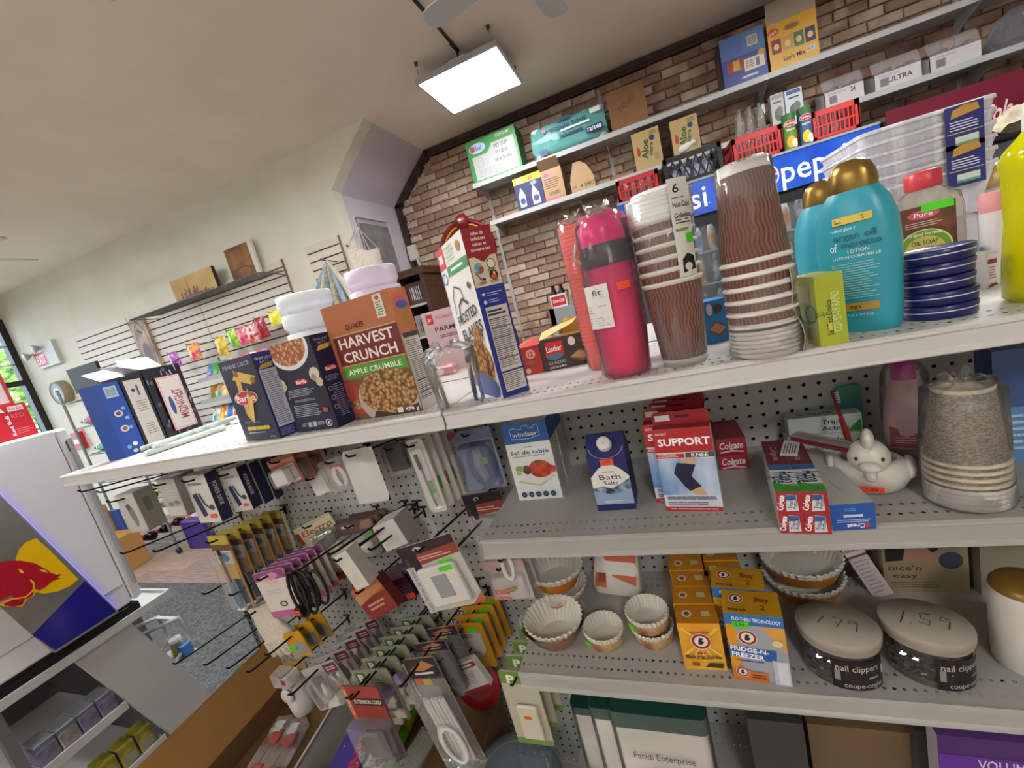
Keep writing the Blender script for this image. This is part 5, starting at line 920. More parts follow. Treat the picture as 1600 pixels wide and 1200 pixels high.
def hang(name, label, cat, TL, TR, BL, Y, th, col, group=None, draw=None, n=1, dy=.03, side=None, ext=.03, hook=True, twist=0.0, labels=None, part='card', rnd=.006, hs=1.0):
    """card or box hung from a hook; n copies run back along the same hook"""
    base, w, h, ang, top = frame3(TL, TR, BL, Y); out = []; h0 = h; front = col if not isinstance(col, str) else M(col, .45); sd = (side if not isinstance(side, str) else M(side, .45)) if side else front
    for i in range(n):
        lab = labels[i] if labels else label; h = h0 * (hs if i else 1.0); sh = h0 - h
        t = thing(name, lab, cat, (base.x + sh * math.sin(ang), Y + i * dy, base.z + sh * math.cos(ang) - i * dy * .14), group=group, rot=(0, ang, twist * (1 if i == 0 else .6)))
        mb = MB()
        if th > .02: mb.box(-w / 2, 0, 0, w / 2, th, h, front, faces=(sd, front, front, sd, sd, sd))
        else: mb.prism(rrect(-w / 2, 0, w / 2, h, min(rnd, w * .2), 3), 0, th, front, 'y')
        mb.build(part, t); s = Sheet(flat((-w / 2, 0, 0), (1, 0, 0), (0, 0, 1), (0, -1, 0)), w, h, 1, .0005); s.owner = t
        if draw: draw(s, t, w, h, i)
        if s.mb.v: s.build('card_print', t)
        if i == 0 and name in ('power_bank_box', 'shaver_box'):
            q = Sheet(flat((w / 2, 0, 0), (0, 1, 0), (0, 0, 1), (1, 0, 0)), th, h); (q.txt('POWER BANK', .5, .55, .22 * th / h * 1.6, '#d5d6dc', .5 * h / th, -90) if name == 'power_bank_box' else q.rect(.3, .45, .65, .8, '#7b7972')); q.build('side_print', t)
        out.append(t)
    if hook: hook_at(top.x, top.z - .012 - (YP - Y) * .14, Y - ext, label='black peg hook holding the ' + ' '.join((labels or [label])[0].split(',')[0].split()[:10]))
    return out
def stk(s, u, v, w=.2, c=ORST): q = Sheet(s.fn, s.W, s.H, 1, .0022); q.rect(u, v, u + w, v + w * .5 * s.W / s.H, c); q.build('price_sticker', s.owner)
BLI = CLEAR('#ffffff', .10, .10)
def blister(t, w, h, u0, v0, u1, v1, dp=.012, mat=None):
    x0, x1, z0, z1 = -w / 2 + u0 * w, -w / 2 + u1 * w, v0 * h, v1 * h; MB().loft([[(x, y, z) for x, z in rrect(x0 + e, z0 + e, x1 - e, z1 - e, min(.006, (x1 - x0) * .2), 2)] for y, e in ((-.0008, 0), (-dp * .8, .001), (-dp, .004))], mat or BLI, True, False).build('blister', t)
GREYB = '#b9b6ac'
def d_shaver(s, t, w, h, i): s.rect(.06, .05, .94, .96, '#c6c3b9'); s.poly([(.35, .70), (.55, .75), (.70, .60), (.72, .30), (.60, .14), (.50, .16), (.40, .45)], '#7b7d80'); s.ell(.48, .66, .12, .08, '#56585c'); s.lines(.1, .8, .5, .9, 2, '#8a8880', .4, 1)
hang('shaver_box', 'grey boxed shaver hanging at the open end of the pegboard', 'boxed shaver', (178, 775), (206, 770), (212, 832), .70, .05, GREYB, None, d_shaver, side='#9b998f', ext=.04)
def d_bag(s, t, w, h, i): s.rect(.05, .02, .95, .25, '#cfccc4'); s.ell(.35, .33, .16, .06, '#5a5856'); s.ell(.7, .36, .16, .06, '#5a5856'); s.lines(.3, .4, .9, .95, 7, '#c9c7be', .3, 1); MB().box(-w * .52, -.004, -h * .02, w * .52, .054, h * 1.02, CLEAR('#ffffff', .16, .2, None, 22)).build('bag', t)
hang('headphone_box', 'boxed headphones in a wrinkled clear bag', 'boxed headphones', (243, 750), (270, 747), (276, 806), .70, .05, '#b0ada2', None, d_bag, side='#8f8d84')
def d_pb(s, t, w, h, i): s.txt('POWER BANK', .45, .82, .05, '#5a5a66', .6); s.poly([(.15, .60), (.36, .64), (.52, .16), (.30, .12)], '#2b3358'); s.path([(.45, .62), (.55, .40), (.72, .30), (.85, .36)], .05, '#34384a'); s.ell(.82, .32, .12, .06, '#3e4254'); stk(s, .62, .10, .26)
hang('power_bank_box', '', 'power bank', (284, 745), (318, 741), (335, 816), .72, .034, '#cfcdc6', 'boxed power banks', d_pb, 1, side='#1d2242', labels=['white and navy power bank box next to the bagged headphones'])
hang('power_bank_box', '', 'power bank', (341, 737), (368, 731), (376, 799), .76, .030, '#cbc9c2', 'boxed power banks', d_pb, 3, .036, side='#1d2242', labels=['white and navy power bank box, front one on its own hook', 'navy power bank box second on its hook', 'navy power bank box last on its hook'])
def d_brush(s, t, w, h, i):
    s.rect(0, .88, 1, 1, '#b9a83e'); s.rect(0, .80, 1, .88, '#6a4a30'); s.rect(.08, .62, .92, .8, '#c9cdd0'); s.ell(.45, .70, .3, .05, '#3f6a9a'); s.rect(.1, .42, .9, .62, '#c9a04a')
    MB().tube([(-w * .12, -.006, h * .82), (-w * .05, -.008, h * .5), (0, -.009, h * .38)], .0035, M('#26241f', .5), 7).tube([(0, -.010, h * .40), (.002, -.011, h * .2), (.003, -.010, h * .05)], [.007, .009, .007], M('#2d6f93', .35), 8).build('tool', t); blister(t, w, h, .06, .02, .94, .78, .018)
hang('brush_pack', '', 'tool pack', (323, 838), (352, 836), (364, 950), .715, .003, '#b98a45', 'tool packs with blue handles', d_brush, 6, .034, labels=['yellow backed tool pack with blue handle, front one'] + ['yellow backed tool pack, number %s from the front on its hook' % q for q in ('two', 'three', 'four', 'five', 'six')])
def d_ear(s, t, w, h, i): s.rect(0, .82, 1, 1, '#8a3f7a'); s.ell(.35, .86, .16, .07, '#d9a8b5'); s.ell(.6, .9, .18, .07, '#c98fa5'); s.ell(.55, .76, .18, .06, '#d9b5b0'); s.lines(.2, .5, .8, .62, 2, '#b5b2aa', .3, 1); s.ring(.55, .28, .12, .06, .4, '#55524a'); s.rect(0, 0, 1, .14, '#b35a94')
hang('ring_card', '', 'jewellery card', (393, 898), (440, 888), (412, 968), .70, .003, '#cfc9be', 'flowered jewellery cards', d_ear, 6, .026, labels=['white and purple flowered jewellery card, front one'] + ['white and purple jewellery card, number %s from the front' % q for q in ('two', 'three', 'four', 'five', 'six')])
# black cable
p = PY(468, 898, .655); t = thing('power_cable', 'black power cable coiled in loops with a red price tag', 'cable', (p.x, .655, p.z)); CB = M('#161516', .35)
for k in range(5):
    x0 = -.012 + k * .007; pts = [(x0 + .022 * math.cos(a) + .018 * math.sin(k * 2.1), -.012 + k * .006, -.045 + (.062 - .004 * k) * math.sin(a)) for a in [2 * math.pi * j / 18 for j in range(18)]]; MB().tube(pts, .0036, CB, 7, True).build('loop', t)
MB().bbox(-.036, -.02, -.105, -.014, .0, -.080, .002, CB).build('plug', t); sticker(t, flat((-.034, -.0205, -.096), (1, 0, 0), (0, 0, 1), (0, -1, 0)), .018, .012, ORST); MB().tube([(.0, -.014, -.045), (.012, .016, -.045)], .008, CB, 8).build('tie', t); hook_at(p.x, p.z + .012 - .28 * .14, .625, label='black peg hook holding the coiled black cable')
def d_el(s, t, w, h, i): s.rect(0, .84, 1, 1, '#b3aF93'.lower()); s.poly([(0, .80), (1, .80), (1, .97), (0, .92)], '#c3bd9c'); s.rect(0, .72, .10, .92, '#8f2a20'); s.txt('Electro', .55, .865, .09, '#9a2f22', .80, 0, .02, .25); s.lines(.45, .76, .95, .82, 2, '#2c2a26', .5, 1); s.rect(0, 0, 1, .12, '#9c2a20'); MB().bbox(w * .08, -.014, h * .22, w * .36, -.001, h * .52, .002, M('#cfc9b5', .4)).build('adapter', t); blister(t, w, h, .25, .16, .93, .78, .02)
hang('electro_pack', 'cream clamshell adapter pack headed electro', 'adapter pack', (457, 829), (513, 800), (486, 925), .86, .003, '#a8a287', None, d_el)
def d_wbox(s, t, w, h, i): s.lines(.15, .15, .85, .4, 4, '#b5b2aa', .2, 1); s.ell(.15, .85, .04, .03, '#3a3835', 8)
hang('adapter_box', 'white boxed adapter hanging with a grey clear side', 'adapter box', (581, 825), (614, 810), (603, 863), .78, .06, '#d2cfc8', None, d_wbox, side='#a39f97', ext=.10); hang('adapter_box', 'slim white boxed adapter at the tip of a long hook', 'adapter box', (521, 870), (540, 860), (556, 924), .645, .035, '#cbc8c0', None, d_wbox, side='#b0ada5', ext=.02)
def d_plug(s, t, w, h, i):
    s.rect(0, .70, 1, 1, '#5a463f'); s.lines(.15, .80, .45, .9, 1, '#c9b8aa', .7, 2, 0); s.poly([(.6, .75), (.95, .72), (.95, .98), (.7, .95)], '#8a6a5c'); stk(s, .66, .52, .22, GRST)
    if i == 0:
        for k in (-.22, .2): MB().lathe([(.001, 0), (.013, 0), (.014, .004), (.014, .02), (.001, .02)], M('#d0cec9', .35), 22, T(k * w, -.001, h * .30) @ RX(math.pi / 2)).build('plug', t)
    blister(t, w, h, .05, .04, .95, .64, .024)
hang('plug_pack', '', 'plug pack', (521, 819), (580, 808), (541, 872), .83, .003, '#4d403b', 'two plug packs', d_plug, 3, .03, labels=['brown pack of two round white plugs with green sticker', 'brown plug pack second on its hook', 'brown plug pack last on its hook'])
def d_red(s, t, w, h, i): s.rect(0, .75, 1, 1, '#a04a3a'); s.poly([(0, .75), (.5, .78), (1, .7), (1, .85), (0, .9)], '#c98a72'); MB().bbox(-w * .32, -.022, h * .12, w * .18, -.001, h * .62, .003, M('#d2d0c9', .4)).build('charger', t); blister(t, w, h, .08, .06, .92, .68, .024)
hang('charger_pack', '', 'charger pack', (416, 722), (454, 706), (438, 765), .78, .003, '#9a5a50', 'red backed charger packs', d_red, 3, .04, labels=['red backed pack with a white cube charger, front one', 'red backed charger pack second on its hook', 'red backed charger pack last on its hook'])
hang('usb_charger', 'small white usb charger box hanging alone', 'usb charger', (478, 745), (498, 736), (491, 778), .84, .03, '#d3d1cc', None, None, side=None)
def d_cab(s, t, w, h, i):
    for k in range(3): MB().tube([(.2 * w * (k - 1) * .4 + .16 * w * math.cos(a), -.005 - .003 * k, h * .42 + h * .30 * math.sin(a)) for a in [2 * math.pi * j / 16 for j in range(16)]], .0026, M('#d6d4ce', .35), 6, True).build('cable_loop', t)
    stk(s, .25, .55, .4); MB().box(-w * .5, -.014, 0, w * .5, 0, h, CLEAR('#ffffff', .14, .15, None, 25)).build('bag', t)
hang('cable_bag', '', 'cable', (500, 722), (541, 706), (516, 772), .80, .002, '#a8a59d', 'bagged white cables', d_cab, 2, .05, labels=['white cable looped in a clear bag with red sticker', 'white cable bag behind the stickered one'])
base, w, h, ang, top = frame3((531, 707), (580, 697), (556, 789), .775); t = thing('padded_pouch', 'white padded pouch hanging in front of the bagged cables', 'pouch', (base.x, .775, base.z), rot=(0, ang, 0)); q = random.Random(6); NZ = [[q.uniform(-.002, .002) for _ in range(13)] for _ in range(11)]
def pouch(sgn): return lambda u, v: ((u - .5) * w, sgn * (.011 * (math.sin(math.pi * u) * math.sin(math.pi * v)) ** .6 + (NZ[int(v * 10)][int(u * 12)] if 0 < u < 1 and 0 < v < 1 else 0)), v * h)
MB().surf(pouch(-1), 12, 10, M('#d3d2cd', .55)).surf(pouch(1), 12, 10, M('#d3d2cd', .55)).build('pouch', t); hook_at(top.x, top.z - .012 - (YP - .775) * .14, .74, label='black peg hook holding the white padded pouch')
hang('black_cable_bag', 'dark cable in a clear bag close to the pegboard', 'cable', (598, 697), (624, 691), (612, 738), .88, .012, '#2c2a2b', None, lambda s, t, w, h, i: MB().box(-w * .7, -.006, -h * .2, w * .7, .016, h, CLEAR('#ffffff', .12, .15, None, 30)).build('bag', t))
def d_pen(s, t, w, h, i):
    s.lines(.3, .94, .7, .97, 1, '#8a8884', .7, 1, 0)
    if i == 0:
        MB().tube([(-w * .1, -.007, h * .82), (-w * .02, -.008, h * .62)], .0042, M('#1d1c1c', .4), 8).tube([(-w * .02, -.007, h * .62), (w * .05, -.007, h * .2), (w * .08, -.006, h * .1)], .0028, M('#8f9094', .3, .5), 7).build('stylus', t)
        blister(t, w, h, .14, .05, .86, .90, .012)
    s.rect(.42, .26, .72, .44, '#4fae3f' if i != 2 else '#b97a3a')
hang('stylus_pack', '', 'stylus pack', (632, 690), (658, 684), (665, 803), .745, .004, '#cfccc4', 'stylus blister packs', d_pen, 5, .034, labels=['white stylus blister pack, front one', 'white stylus pack second on its hook', 'white stylus pack third on its hook', 'white stylus pack fourth on its hook', 'white stylus pack last on its hook'], rnd=.012)
def d_blue(s, t, w, h, i): s.rect(0, .82, 1, 1, '#5f6a8a'); s.rect(0, 0, .14, 1, '#8a8a8c'); s.poly([(0, .85), (.3, 1), (0, 1)], '#8a3a34'); s.txt('ACCESSORIES', .07, .48, .035, '#2c2c30', .75 * h / w, 90); s.ell(.6, .42, .34, .38, '#2a3a6a', 24); MB().tube([(w * .12, -.012, h * .7), (w * .1, -.016, h * .45), (w * .16, -.014, h * .2)], [.011, .012, .008], M('#8a8a88', .35), 8).build('plug_end', t); stk(s, .46, .42, .28, GRST); blister(t, w, h, .22, .06, .96, .80, .03, CLEAR('#dfe6f5', .14, .08))
hang('blue_plug_pack', 'blue clamshell with a grey plug and green sticker', 'plug pack', (697, 678), (764, 665), (722, 769), .83, .003, '#8d93a3', None, d_blue)
def d_acc(s, t, w, h, i):
    s.rect(0, .83, 1, 1, '#2a2022'); s.poly([(0, .68), (1, .74), (1, .88), (0, .84)], '#8f3f30'); s.lines(.15, .75, .9, .82, 2, '#d3b5a5', .4, 2); s.poly([(0, .55), (.28, .66), (.28, .88), (0, 1)], '#1f1a1b'); s.rect(0, 0, .14, .70, '#b5b4b2'); s.txt('ELECTRICAL ACCESSORIES', .075, .42, .05 * w / h, '#5a5858', .80 * h / w, 90); s.poly([(.8, 0), (1, 0), (1, .14)], '#b35a34')
    if i == 0 and w > .06:
        MB().bbox(-w * .30, -.012, h * .10, w * .36, -.001, h * .66, .003, M('#cfcdc6', .4)).build('wall_plate', t); MB().box(-w * .10, -.0135, h * .22, w * .16, -.012, h * .54, M('#8f9296', .3)).build('plate_opening', t); stk(s, .60, .60, .22, GRST); q = Sheet(flat((w * .1, -.0125, h * .575), (1, 0, 0), (0, 0, 1), (0, -1, 0)), w * .22, h * .07); q.rect(0, 0, 1, 1, GRST); q.build('price_sticker', t)
    s.ell(.35, .93, .08, .03, '#b9b5b0', 10)
hang('wall_plate_pack', 'carded white wall plate with the word accessories down its edge', 'wall plate', (619, 859), (703, 833), (663, 960), .68, .003, '#b9b7b2', None, d_acc); hang('switch_pack', 'carded switch partly hidden behind the second shelf', 'switch pack', (721, 775), (781, 766), (752, 880), .855, .003, '#a9a7a3', None, lambda s, t, w, h, i: (d_acc(s, t, w, h, 1), MB().lathe([(.001, 0), (.016, 0), (.018, .006), (.016, .016), (.001, .016)], M('#c6c4bd', .35), 20, T(w * .15, -.001, h * .55) @ RX(math.pi / 2)).build('knob', t), blister(t, w, h, .2, .1, .95, .7, .02)))
def d_brass(s, t, w, h, i): s.rect(0, .75, 1, 1, '#c9a8a8'); s.rect(0, 0, .12, .75, '#9a9894'); MB().tube([(-w * .1, -.008, h * .26), (w * .18, -.008, h * .34)], .005, M('#c9a23a', .25, .9), 8).build('brass_fitting', t); stk(s, .18, .14, .26); blister(t, w, h, .16, .1, .94, .7, .02)
hang('fitting_pack', '', 'fitting pack', (753, 879), (815, 873), (770, 937), .75, .003, '#bdbab4', 'brass fitting packs', d_brass, 2, .04, labels=['carded brass fitting with a red sticker', 'carded brass fitting behind the stickered one'])
t0 = PY(790, 873, .72); t = thing('cable_hook_loop', 'white plastic strap loop hanging beside the brass fitting', 'strap', (t0.x, .72, t0.z)); MB().tube([(.016 * math.cos(a) * .7, 0, -.02 + .03 * math.sin(a)) for a in [2 * math.pi * j / 18 for j in range(18)]], .005, M('#cfcdc7', .4), 8, True).build('strap', t); hook_at(t0.x, t0.z + .006 - .03, .69, label='black peg hook holding the white strap loop')
def d_rb(s, t, w, h, i): s.rect(0, .6, 1, 1, '#b9613f'); s.poly([(0, .5), (1, .7), (1, .85), (0, .8)], '#c98a5a'); s.lines(.2, .2, .8, .45, 2, '#d8a08a', .5, 2)
hang('red_box_pack', 'small red and orange box in the middle of the pegboard', 'box', (547, 925), (587, 901), (565, 978), .76, .03, '#8f2f24', None, d_rb, side='#6a2018')
hang('purple_card', '', 'card pack', (585, 908), (626, 892), (600, 952), .84, .004, '#4a2038', 'dark purple packs', lambda s, t, w, h, i: (s.rect(0, .8, 1, 1, '#8a6a78'), s.lines(.1, .2, .9, .6, 4, '#8a5a74', .3), stk(s, .7, .05, .3) if i == 0 else 0), 4, .022, labels=['dark purple carded pack with a red sticker', 'dark purple pack second on its hook', 'dark purple pack third on its hook', 'dark purple pack last on its hook'])
OLV = '#7d8068'
def d_prime(s, t, w, h, i): s.poly([(0, .70), (1, .70), (1, 1), (0, 1)], '#8f9279'); s.rect(.06, .74, .34, .95, '#4f6a3a'); s.txt('P', .20, .845, .13, '#dfe2d0', .14, 0, .04); s.txt('rime', .52, .82, .08, '#3a4a2c', .30); s.lines(.4, .72, .9, .76, 1, '#55604a', .5, 2); blister(t, w, h, .06, .04, .94, .68, .022)
hang('prime_pack', '', 'electrical pack', (548, 1048), (604, 1044), (585, 1125), .66, .003, OLV, 'olive carded packs', d_prime, 6, .040, labels=['olive carded pack lettered prime, front one'] + ['olive carded pack lettered prime, number %s from the front' % q for q in ('two', 'three', 'four', 'five', 'six')], rnd=.012, ext=.08)
def d_bulb(s, t, w, h, i): s.rect(0, .82, 1, 1, '#a8a49c'); s.rect(.62, .72, .98, .95, '#5a1f30'); s.lines(.68, .78, .92, .89, 2, '#d9a8b0', .5, 1, 0); MB().lathe([(.004, 0), (.008, .004), (.011, .018), (.009, .030), (.006, .036), (.006, .048)], M('#c9c7c2', .15, .7), 14, T(-.004, -.012, h * .22)).build('bulb', t); blister(t, w, h, .1, .05, .9, .75, .026)
hang('bulb_pack', '', 'bulb pack', (470, 1048), (520, 1030), (502, 1105), .67, .003, '#8f8a82', 'carded bulb packs', d_bulb, 5, .042, labels=['clear carded bulb with a burgundy label, front one'] + ['clear carded bulb, number %s from the front' % q for q in ('two', 'three', 'four', 'five')], ext=.09)
def d_sp(s, t, w, h, i): s.rect(.12, .22, .88, .80, '#c3bfb6'); s.ell(.13, .86, .11, .10, '#e0dccf'); s.ell(.13, .86, .09, .08, '#2f4a7a'); s.txt('SP', .13, .86, .06, '#ffffff', .1); s.lines(.2, .68, .84, .78, 2, '#2c2a28', .5, 2); s.bars(.42, .26, .62, .38, 6, '#8a8680'); stk(s, .62, .83, .22, GRST); s.poly([(.88, .22), (.88, .40), (.72, .22)], '#b8761c')
hang('yellow_card', '', 'carded adapter', (690, 977), (752, 974), (704, 1042), .77, .004, '#c08a1e', 'yellow carded packs', d_sp, 4, .036, labels=['yellow card with a round blue mark and green sticker', 'yellow card second on its hook', 'yellow card third on its hook', 'yellow card last on its hook'], ext=.12)
def d_ext(s, t, w, h, i):
    s.rect(0, .78, 1, .95, '#8f2430'); s.lines(.1, .82, .9, .91, 1, '#e2c8c8', .7, 6, 0); s.rect(0, 0, 1, .12, '#8f2430'); s.lines(.12, .25, .85, .65, 5, '#8f8c86', .25, 1)
    for k in range(4): MB().tube([(-w * .35 + k * .005 + .012 * math.cos(a), -.006 + k * .005, h * 1.18 + .022 * math.sin(a)) for a in [2 * math.pi * j / 14 for j in range(14)]], .0032, M('#c9c6bf', .4), 7, True).build('cord_loop', t)
hang('extension_cord', 'white extension cord in a red and white paper wrapper', 'extension cord', (694, 1047), (737, 1030), (712, 1092), .70, .016, '#c6c3bc', None, d_ext, ext=.05)
def d_dk(s, t, w, h, i):
    s.rect(0, .80, 1, 1, '#241a22'); s.poly([(.1, .9), (.6, .98), (.9, .92), (.5, .88)], '#b5763a'); s.lines(.2, .84, .9, .88, 1, '#c9c2cc', .5, 2); s.rect(.1, .76, .34, .82, '#f2502e'); s.rect(.34, .75, .60, .81, '#d6cf3a')
    if i == 0:
        for k in range(6): MB().tube([(-w * .3 + k * w * .12, -.010 - .002 * (k % 2), h * .66), (-w * .25 + k * w * .12, -.012, h * .36), (-w * .3 + k * w * .12, -.010, h * .06)], .0042, M('#c9c7c1', .45), 7).build('cord', t)
        for k in range(3): MB().tube([(-w * .05 + k * .006 + w * .3 * math.cos(a), -.018 - .003 * k, h * .25 + h * .17 * math.sin(a)) for a in [2 * math.pi * j / 14 for j in range(14)]], .0036, M('#cfcdc7', .45), 7, True).build('cord_coil', t)
    MB().box(-w * .52, -.024, -.004, w * .52, 0, h * .82, CLEAR('#ffffff', .12, .12, None, 20)).build('bag', t)
hang('cord_bag', '', 'extension cord', (628, 1032), (676, 1026), (712, 1186), .62, .003, '#8a8884', 'bagged white cords', d_dk, 3, .05, labels=['bagged white cord with dark header and red yellow stickers', 'bagged cord with dark header second on its hook', 'bagged cord with dark header last on its hook'], hs=.45, ext=.07)
def d_xc(s, t, w, h, i): s.rect(0, .56, 1, 1, '#8f2f22'); s.rect(0, .52, .12, 1, '#c05a34'); s.rect(.12, .84, 1, 1, '#9c3a34'); s.txt('ACCESSORIES', .06, .77, .03, '#e9d5c5', .36 * h / w, 90); s.rect(.2, .74, .98, .84, '#1f1714'); s.txt('EXTENSION CORD', .59, .79, .05, '#e6ddd2', .72, 0, .02); MB().bbox(-w * .25, -.022, h * .10, w * .2, -.001, h * .44, .006, M('#1c1b1d', .35)).build('black_plug', t); MB().box(-w * .5, -.03, 0, w * .5, 0, h * .55, CLEAR('#ffffff', .12, .10, None, 20)).build('bag', t)
hang('extension_cord', 'black extension cord under a red header card', 'extension cord', (531, 1072), (588, 1073), (588, 1180), .60, .003, '#6a5450', None, d_xc)
# gloves and little yellow cards at the open end
base, w, h, ang, top = frame3((384, 952), (420, 940), (412, 1032), .74); t = thing('work_gloves', 'pair of pale knitted gloves hanging at the open end', 'gloves', (base.x, .74, base.z), rot=(0, ang, 0)); KNIT = NM('#c9bfae', '#d8cfc0', 200, .9, bump=.4)
MB().loft([[(x, y, z) for x, y in ell(0, 0, a_, .010, 14)] for z, a_ in ((h * .30, w * .50), (h * .6, w * .52), (h * .8, w * .40), (h, w * .46))], KNIT, True, True).build('palm', t)
for k in range(4): MB().tube([(-w * .36 + k * w * .24, 0, h * .34), (-w * .40 + k * w * .26, 0, h * .12), (-w * .42 + k * w * .28, 0, h * (.02 + .03 * (k in (0, 3))))], [w * .13, w * .12, w * .09], KNIT, 8).build('finger', t)
MB().tube([(w * .4, 0, h * .55), (w * .62, -.004, h * .42), (w * .70, -.004, h * .28)], [w * .13, w * .12, w * .09], KNIT, 8).build('thumb', t); hook_at(top.x, top.z - .012 - (YP - .74) * .14, .70, label='black peg hook holding the pale gloves')
hang('memory_card', '', 'memory card', (440, 992), (466, 985), (456, 1030), .72, .003, '#c9921e', 'small yellow packs', lambda s, t, w, h, i: (s.rect(.1, .1, .9, .55, '#8f9296'), stk(s, 0, .3, .4, GRST)), 3, .04, labels=['small yellow carded pack with green sticker', 'small yellow pack second on its hook', 'small yellow pack last on its hook'], ext=.08)
# bare hooks
for tp, L in (((123, 770), .26), ((152, 771), .22), ((189, 867), .265), ((240, 864), .265), ((317, 931), .26), ((359, 933), .26), ((271, 1040), .26), ((319, 1042), .26), ((355, 1047), .26), ((387, 1053), .26), ((513, 869), .30), ((577, 862), .24), ((712, 857), .22), ((658, 1072), .30), ((603, 1067), .27), ((372, 731), .15)): hook_px(tp, L)
# switch packs right of the pegboard
def d_sw(s, t, w, h, i):
    s.rect(0, .84, .62, 1, '#6a8a3c'); s.txt('P', .3, .90, .10, '#e9ecd8', .22, 0, .04); s.txt('rime', .78, .87, .06, '#3a3a34', .3); s.rect(.0, 0, 1, .08, '#6f8a45')
    if i == 0: MB().bbox(-w * .22, -.010, h * .12, w * .34, -.001, h * .58, .003, M('#c6c2b0', .4)).build('switch_plate', t); q = Sheet(flat((-w * .05, -.0103, h * .42), (1, 0, 0), (0, 0, 1), (0, -1, 0)), w * .2, h * .08); q.rect(0, .5, 1, 1, '#d6cf7a'); q.rect(0, 0, 1, .5, '#e0483a'); q.build('price_sticker', t)
hang('switch_pack', '', 'switch pack', (777, 1048), (834, 1052), (822, 1160), .66, .003, '#b3b09a', 'olive switch packs', d_sw, 6, .045, labels=['cream switch card with a green corner, front one'] + ['green cornered switch card, number %s from the front' % q for q in ('two', 'three', 'four', 'five', 'six')])
# ------------------------------------------------------------------ goods piled at the foot of the pegboard
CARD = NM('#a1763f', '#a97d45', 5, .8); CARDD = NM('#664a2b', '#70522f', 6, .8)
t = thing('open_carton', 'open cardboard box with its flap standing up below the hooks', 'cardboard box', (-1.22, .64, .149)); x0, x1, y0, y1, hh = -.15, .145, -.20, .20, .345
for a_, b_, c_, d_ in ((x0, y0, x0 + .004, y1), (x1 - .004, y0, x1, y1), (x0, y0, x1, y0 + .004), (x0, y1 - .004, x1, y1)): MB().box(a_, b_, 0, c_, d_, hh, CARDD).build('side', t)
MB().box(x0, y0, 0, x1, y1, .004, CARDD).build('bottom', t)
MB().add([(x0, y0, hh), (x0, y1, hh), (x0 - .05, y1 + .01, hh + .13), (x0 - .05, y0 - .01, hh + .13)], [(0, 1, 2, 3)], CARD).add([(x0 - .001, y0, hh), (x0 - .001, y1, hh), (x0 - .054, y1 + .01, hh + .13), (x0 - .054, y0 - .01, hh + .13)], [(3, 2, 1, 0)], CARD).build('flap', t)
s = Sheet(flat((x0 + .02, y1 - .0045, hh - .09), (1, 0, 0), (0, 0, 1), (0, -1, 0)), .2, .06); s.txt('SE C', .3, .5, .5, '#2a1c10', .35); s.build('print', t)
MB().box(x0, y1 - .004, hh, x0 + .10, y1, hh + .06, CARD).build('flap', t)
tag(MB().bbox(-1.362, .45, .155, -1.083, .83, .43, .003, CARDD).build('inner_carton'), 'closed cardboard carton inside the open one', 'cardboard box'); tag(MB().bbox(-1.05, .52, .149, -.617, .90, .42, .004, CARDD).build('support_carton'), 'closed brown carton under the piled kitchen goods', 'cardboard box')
for k in range(2):
    X_ = -1.255 + k * .058; t = thing('candle_box', 'clear box of red flower candles, %s' % ('beside the carton wall', 'beside the white basket')[k], 'candle box', (X_, .63, .43), math.radians(14), 'flower candle boxes'); MB().box(-.024, -.10, 0, .024, .10, .04, CLEAR('#ffffff', .08, .08)).build('box', t); MB().box(-.022, -.098, .001, .022, .098, .008, M('#d8d2d2', .5)).build('tray', t)
    for j, v in enumerate((-.05, .045)): MB().lathe([(.001, 0), (.012, .004), (.021, .018), (.014, .021), (.001, .014)], M('#e0362f', .5), 9, T(0, v, .012), False, True, 1, 1, lambda j, z: 1 + .25 * (j % 2)).build('flower', t)
    s = Sheet(flat((-.02, -.09, .0402), (1, 0, 0), (0, 1, 0), (0, 0, 1)), .04, .18); s.rect(.1, .02, .9, .22, '#b9b5b2'); s.rect(.15, .78, .85, .97, '#c6c2be'); s.build('print', t)
# perforated white basket on the carton
t = thing('perforated_basket', 'white perforated plastic basket holding a purple banner', 'basket', (-.945, .69, .42), math.radians(8)); WB = M('#c3c0b6', .45); mb = MB()
perf(mb, lambda u, v: (-.10 + u, .155, v), 20, 12, .010, .010, .0028, WB)
for a_, b_ in (((-.10, .155), (-.10, -.16)), ((-.10, -.16), (.10, -.16)), ((.10, -.16), (.10, .155))): mb.add([(*a_, 0), (*b_, 0), (*b_, .12), (*a_, .12)], [(0, 1, 2, 3)], WB)
mb.box(-.10, -.16, 0, .10, .155, .002, WB); mb.build('walls', t); MB().tube([(-.10, .155, .122), (-.10, -.16, .122), (.10, -.16, .122), (.10, .155, .122)], .005, WB, 8, True).build('rim', t)
t = thing('banner_box', 'purple happy anniversary banner box lying in the basket', 'banner', (-.94, .69, .49), math.radians(98), rot=(0, 0, math.radians(98))); MB().box(-.16, -.045, 0, .16, .045, .012, M('#4f3fa0', .35)).build('box', t); s = Sheet(flat((-.16, -.045, .012), (1, 0, 0), (0, 1, 0), (0, 0, 1)), .32, .09); s.txt('ANNIVERSARY', .5, .30, .34, '#d8364a', .92, 6, .03); q = random.Random(2)
for i in range(18): s.rect(q.random() * .95, q.random() * .9, q.random() * .0 + .0, 0, '#cfd0ee') if False else s.ell(q.uniform(.03, .97), q.uniform(.08, .92), .008, .03, '#d5d0f0', 6)
s.build('print', t); MB().box(-.155, -.04, -.07, .155, .04, 0, M('#a8a59c', .5)).build('inner_tray', t)
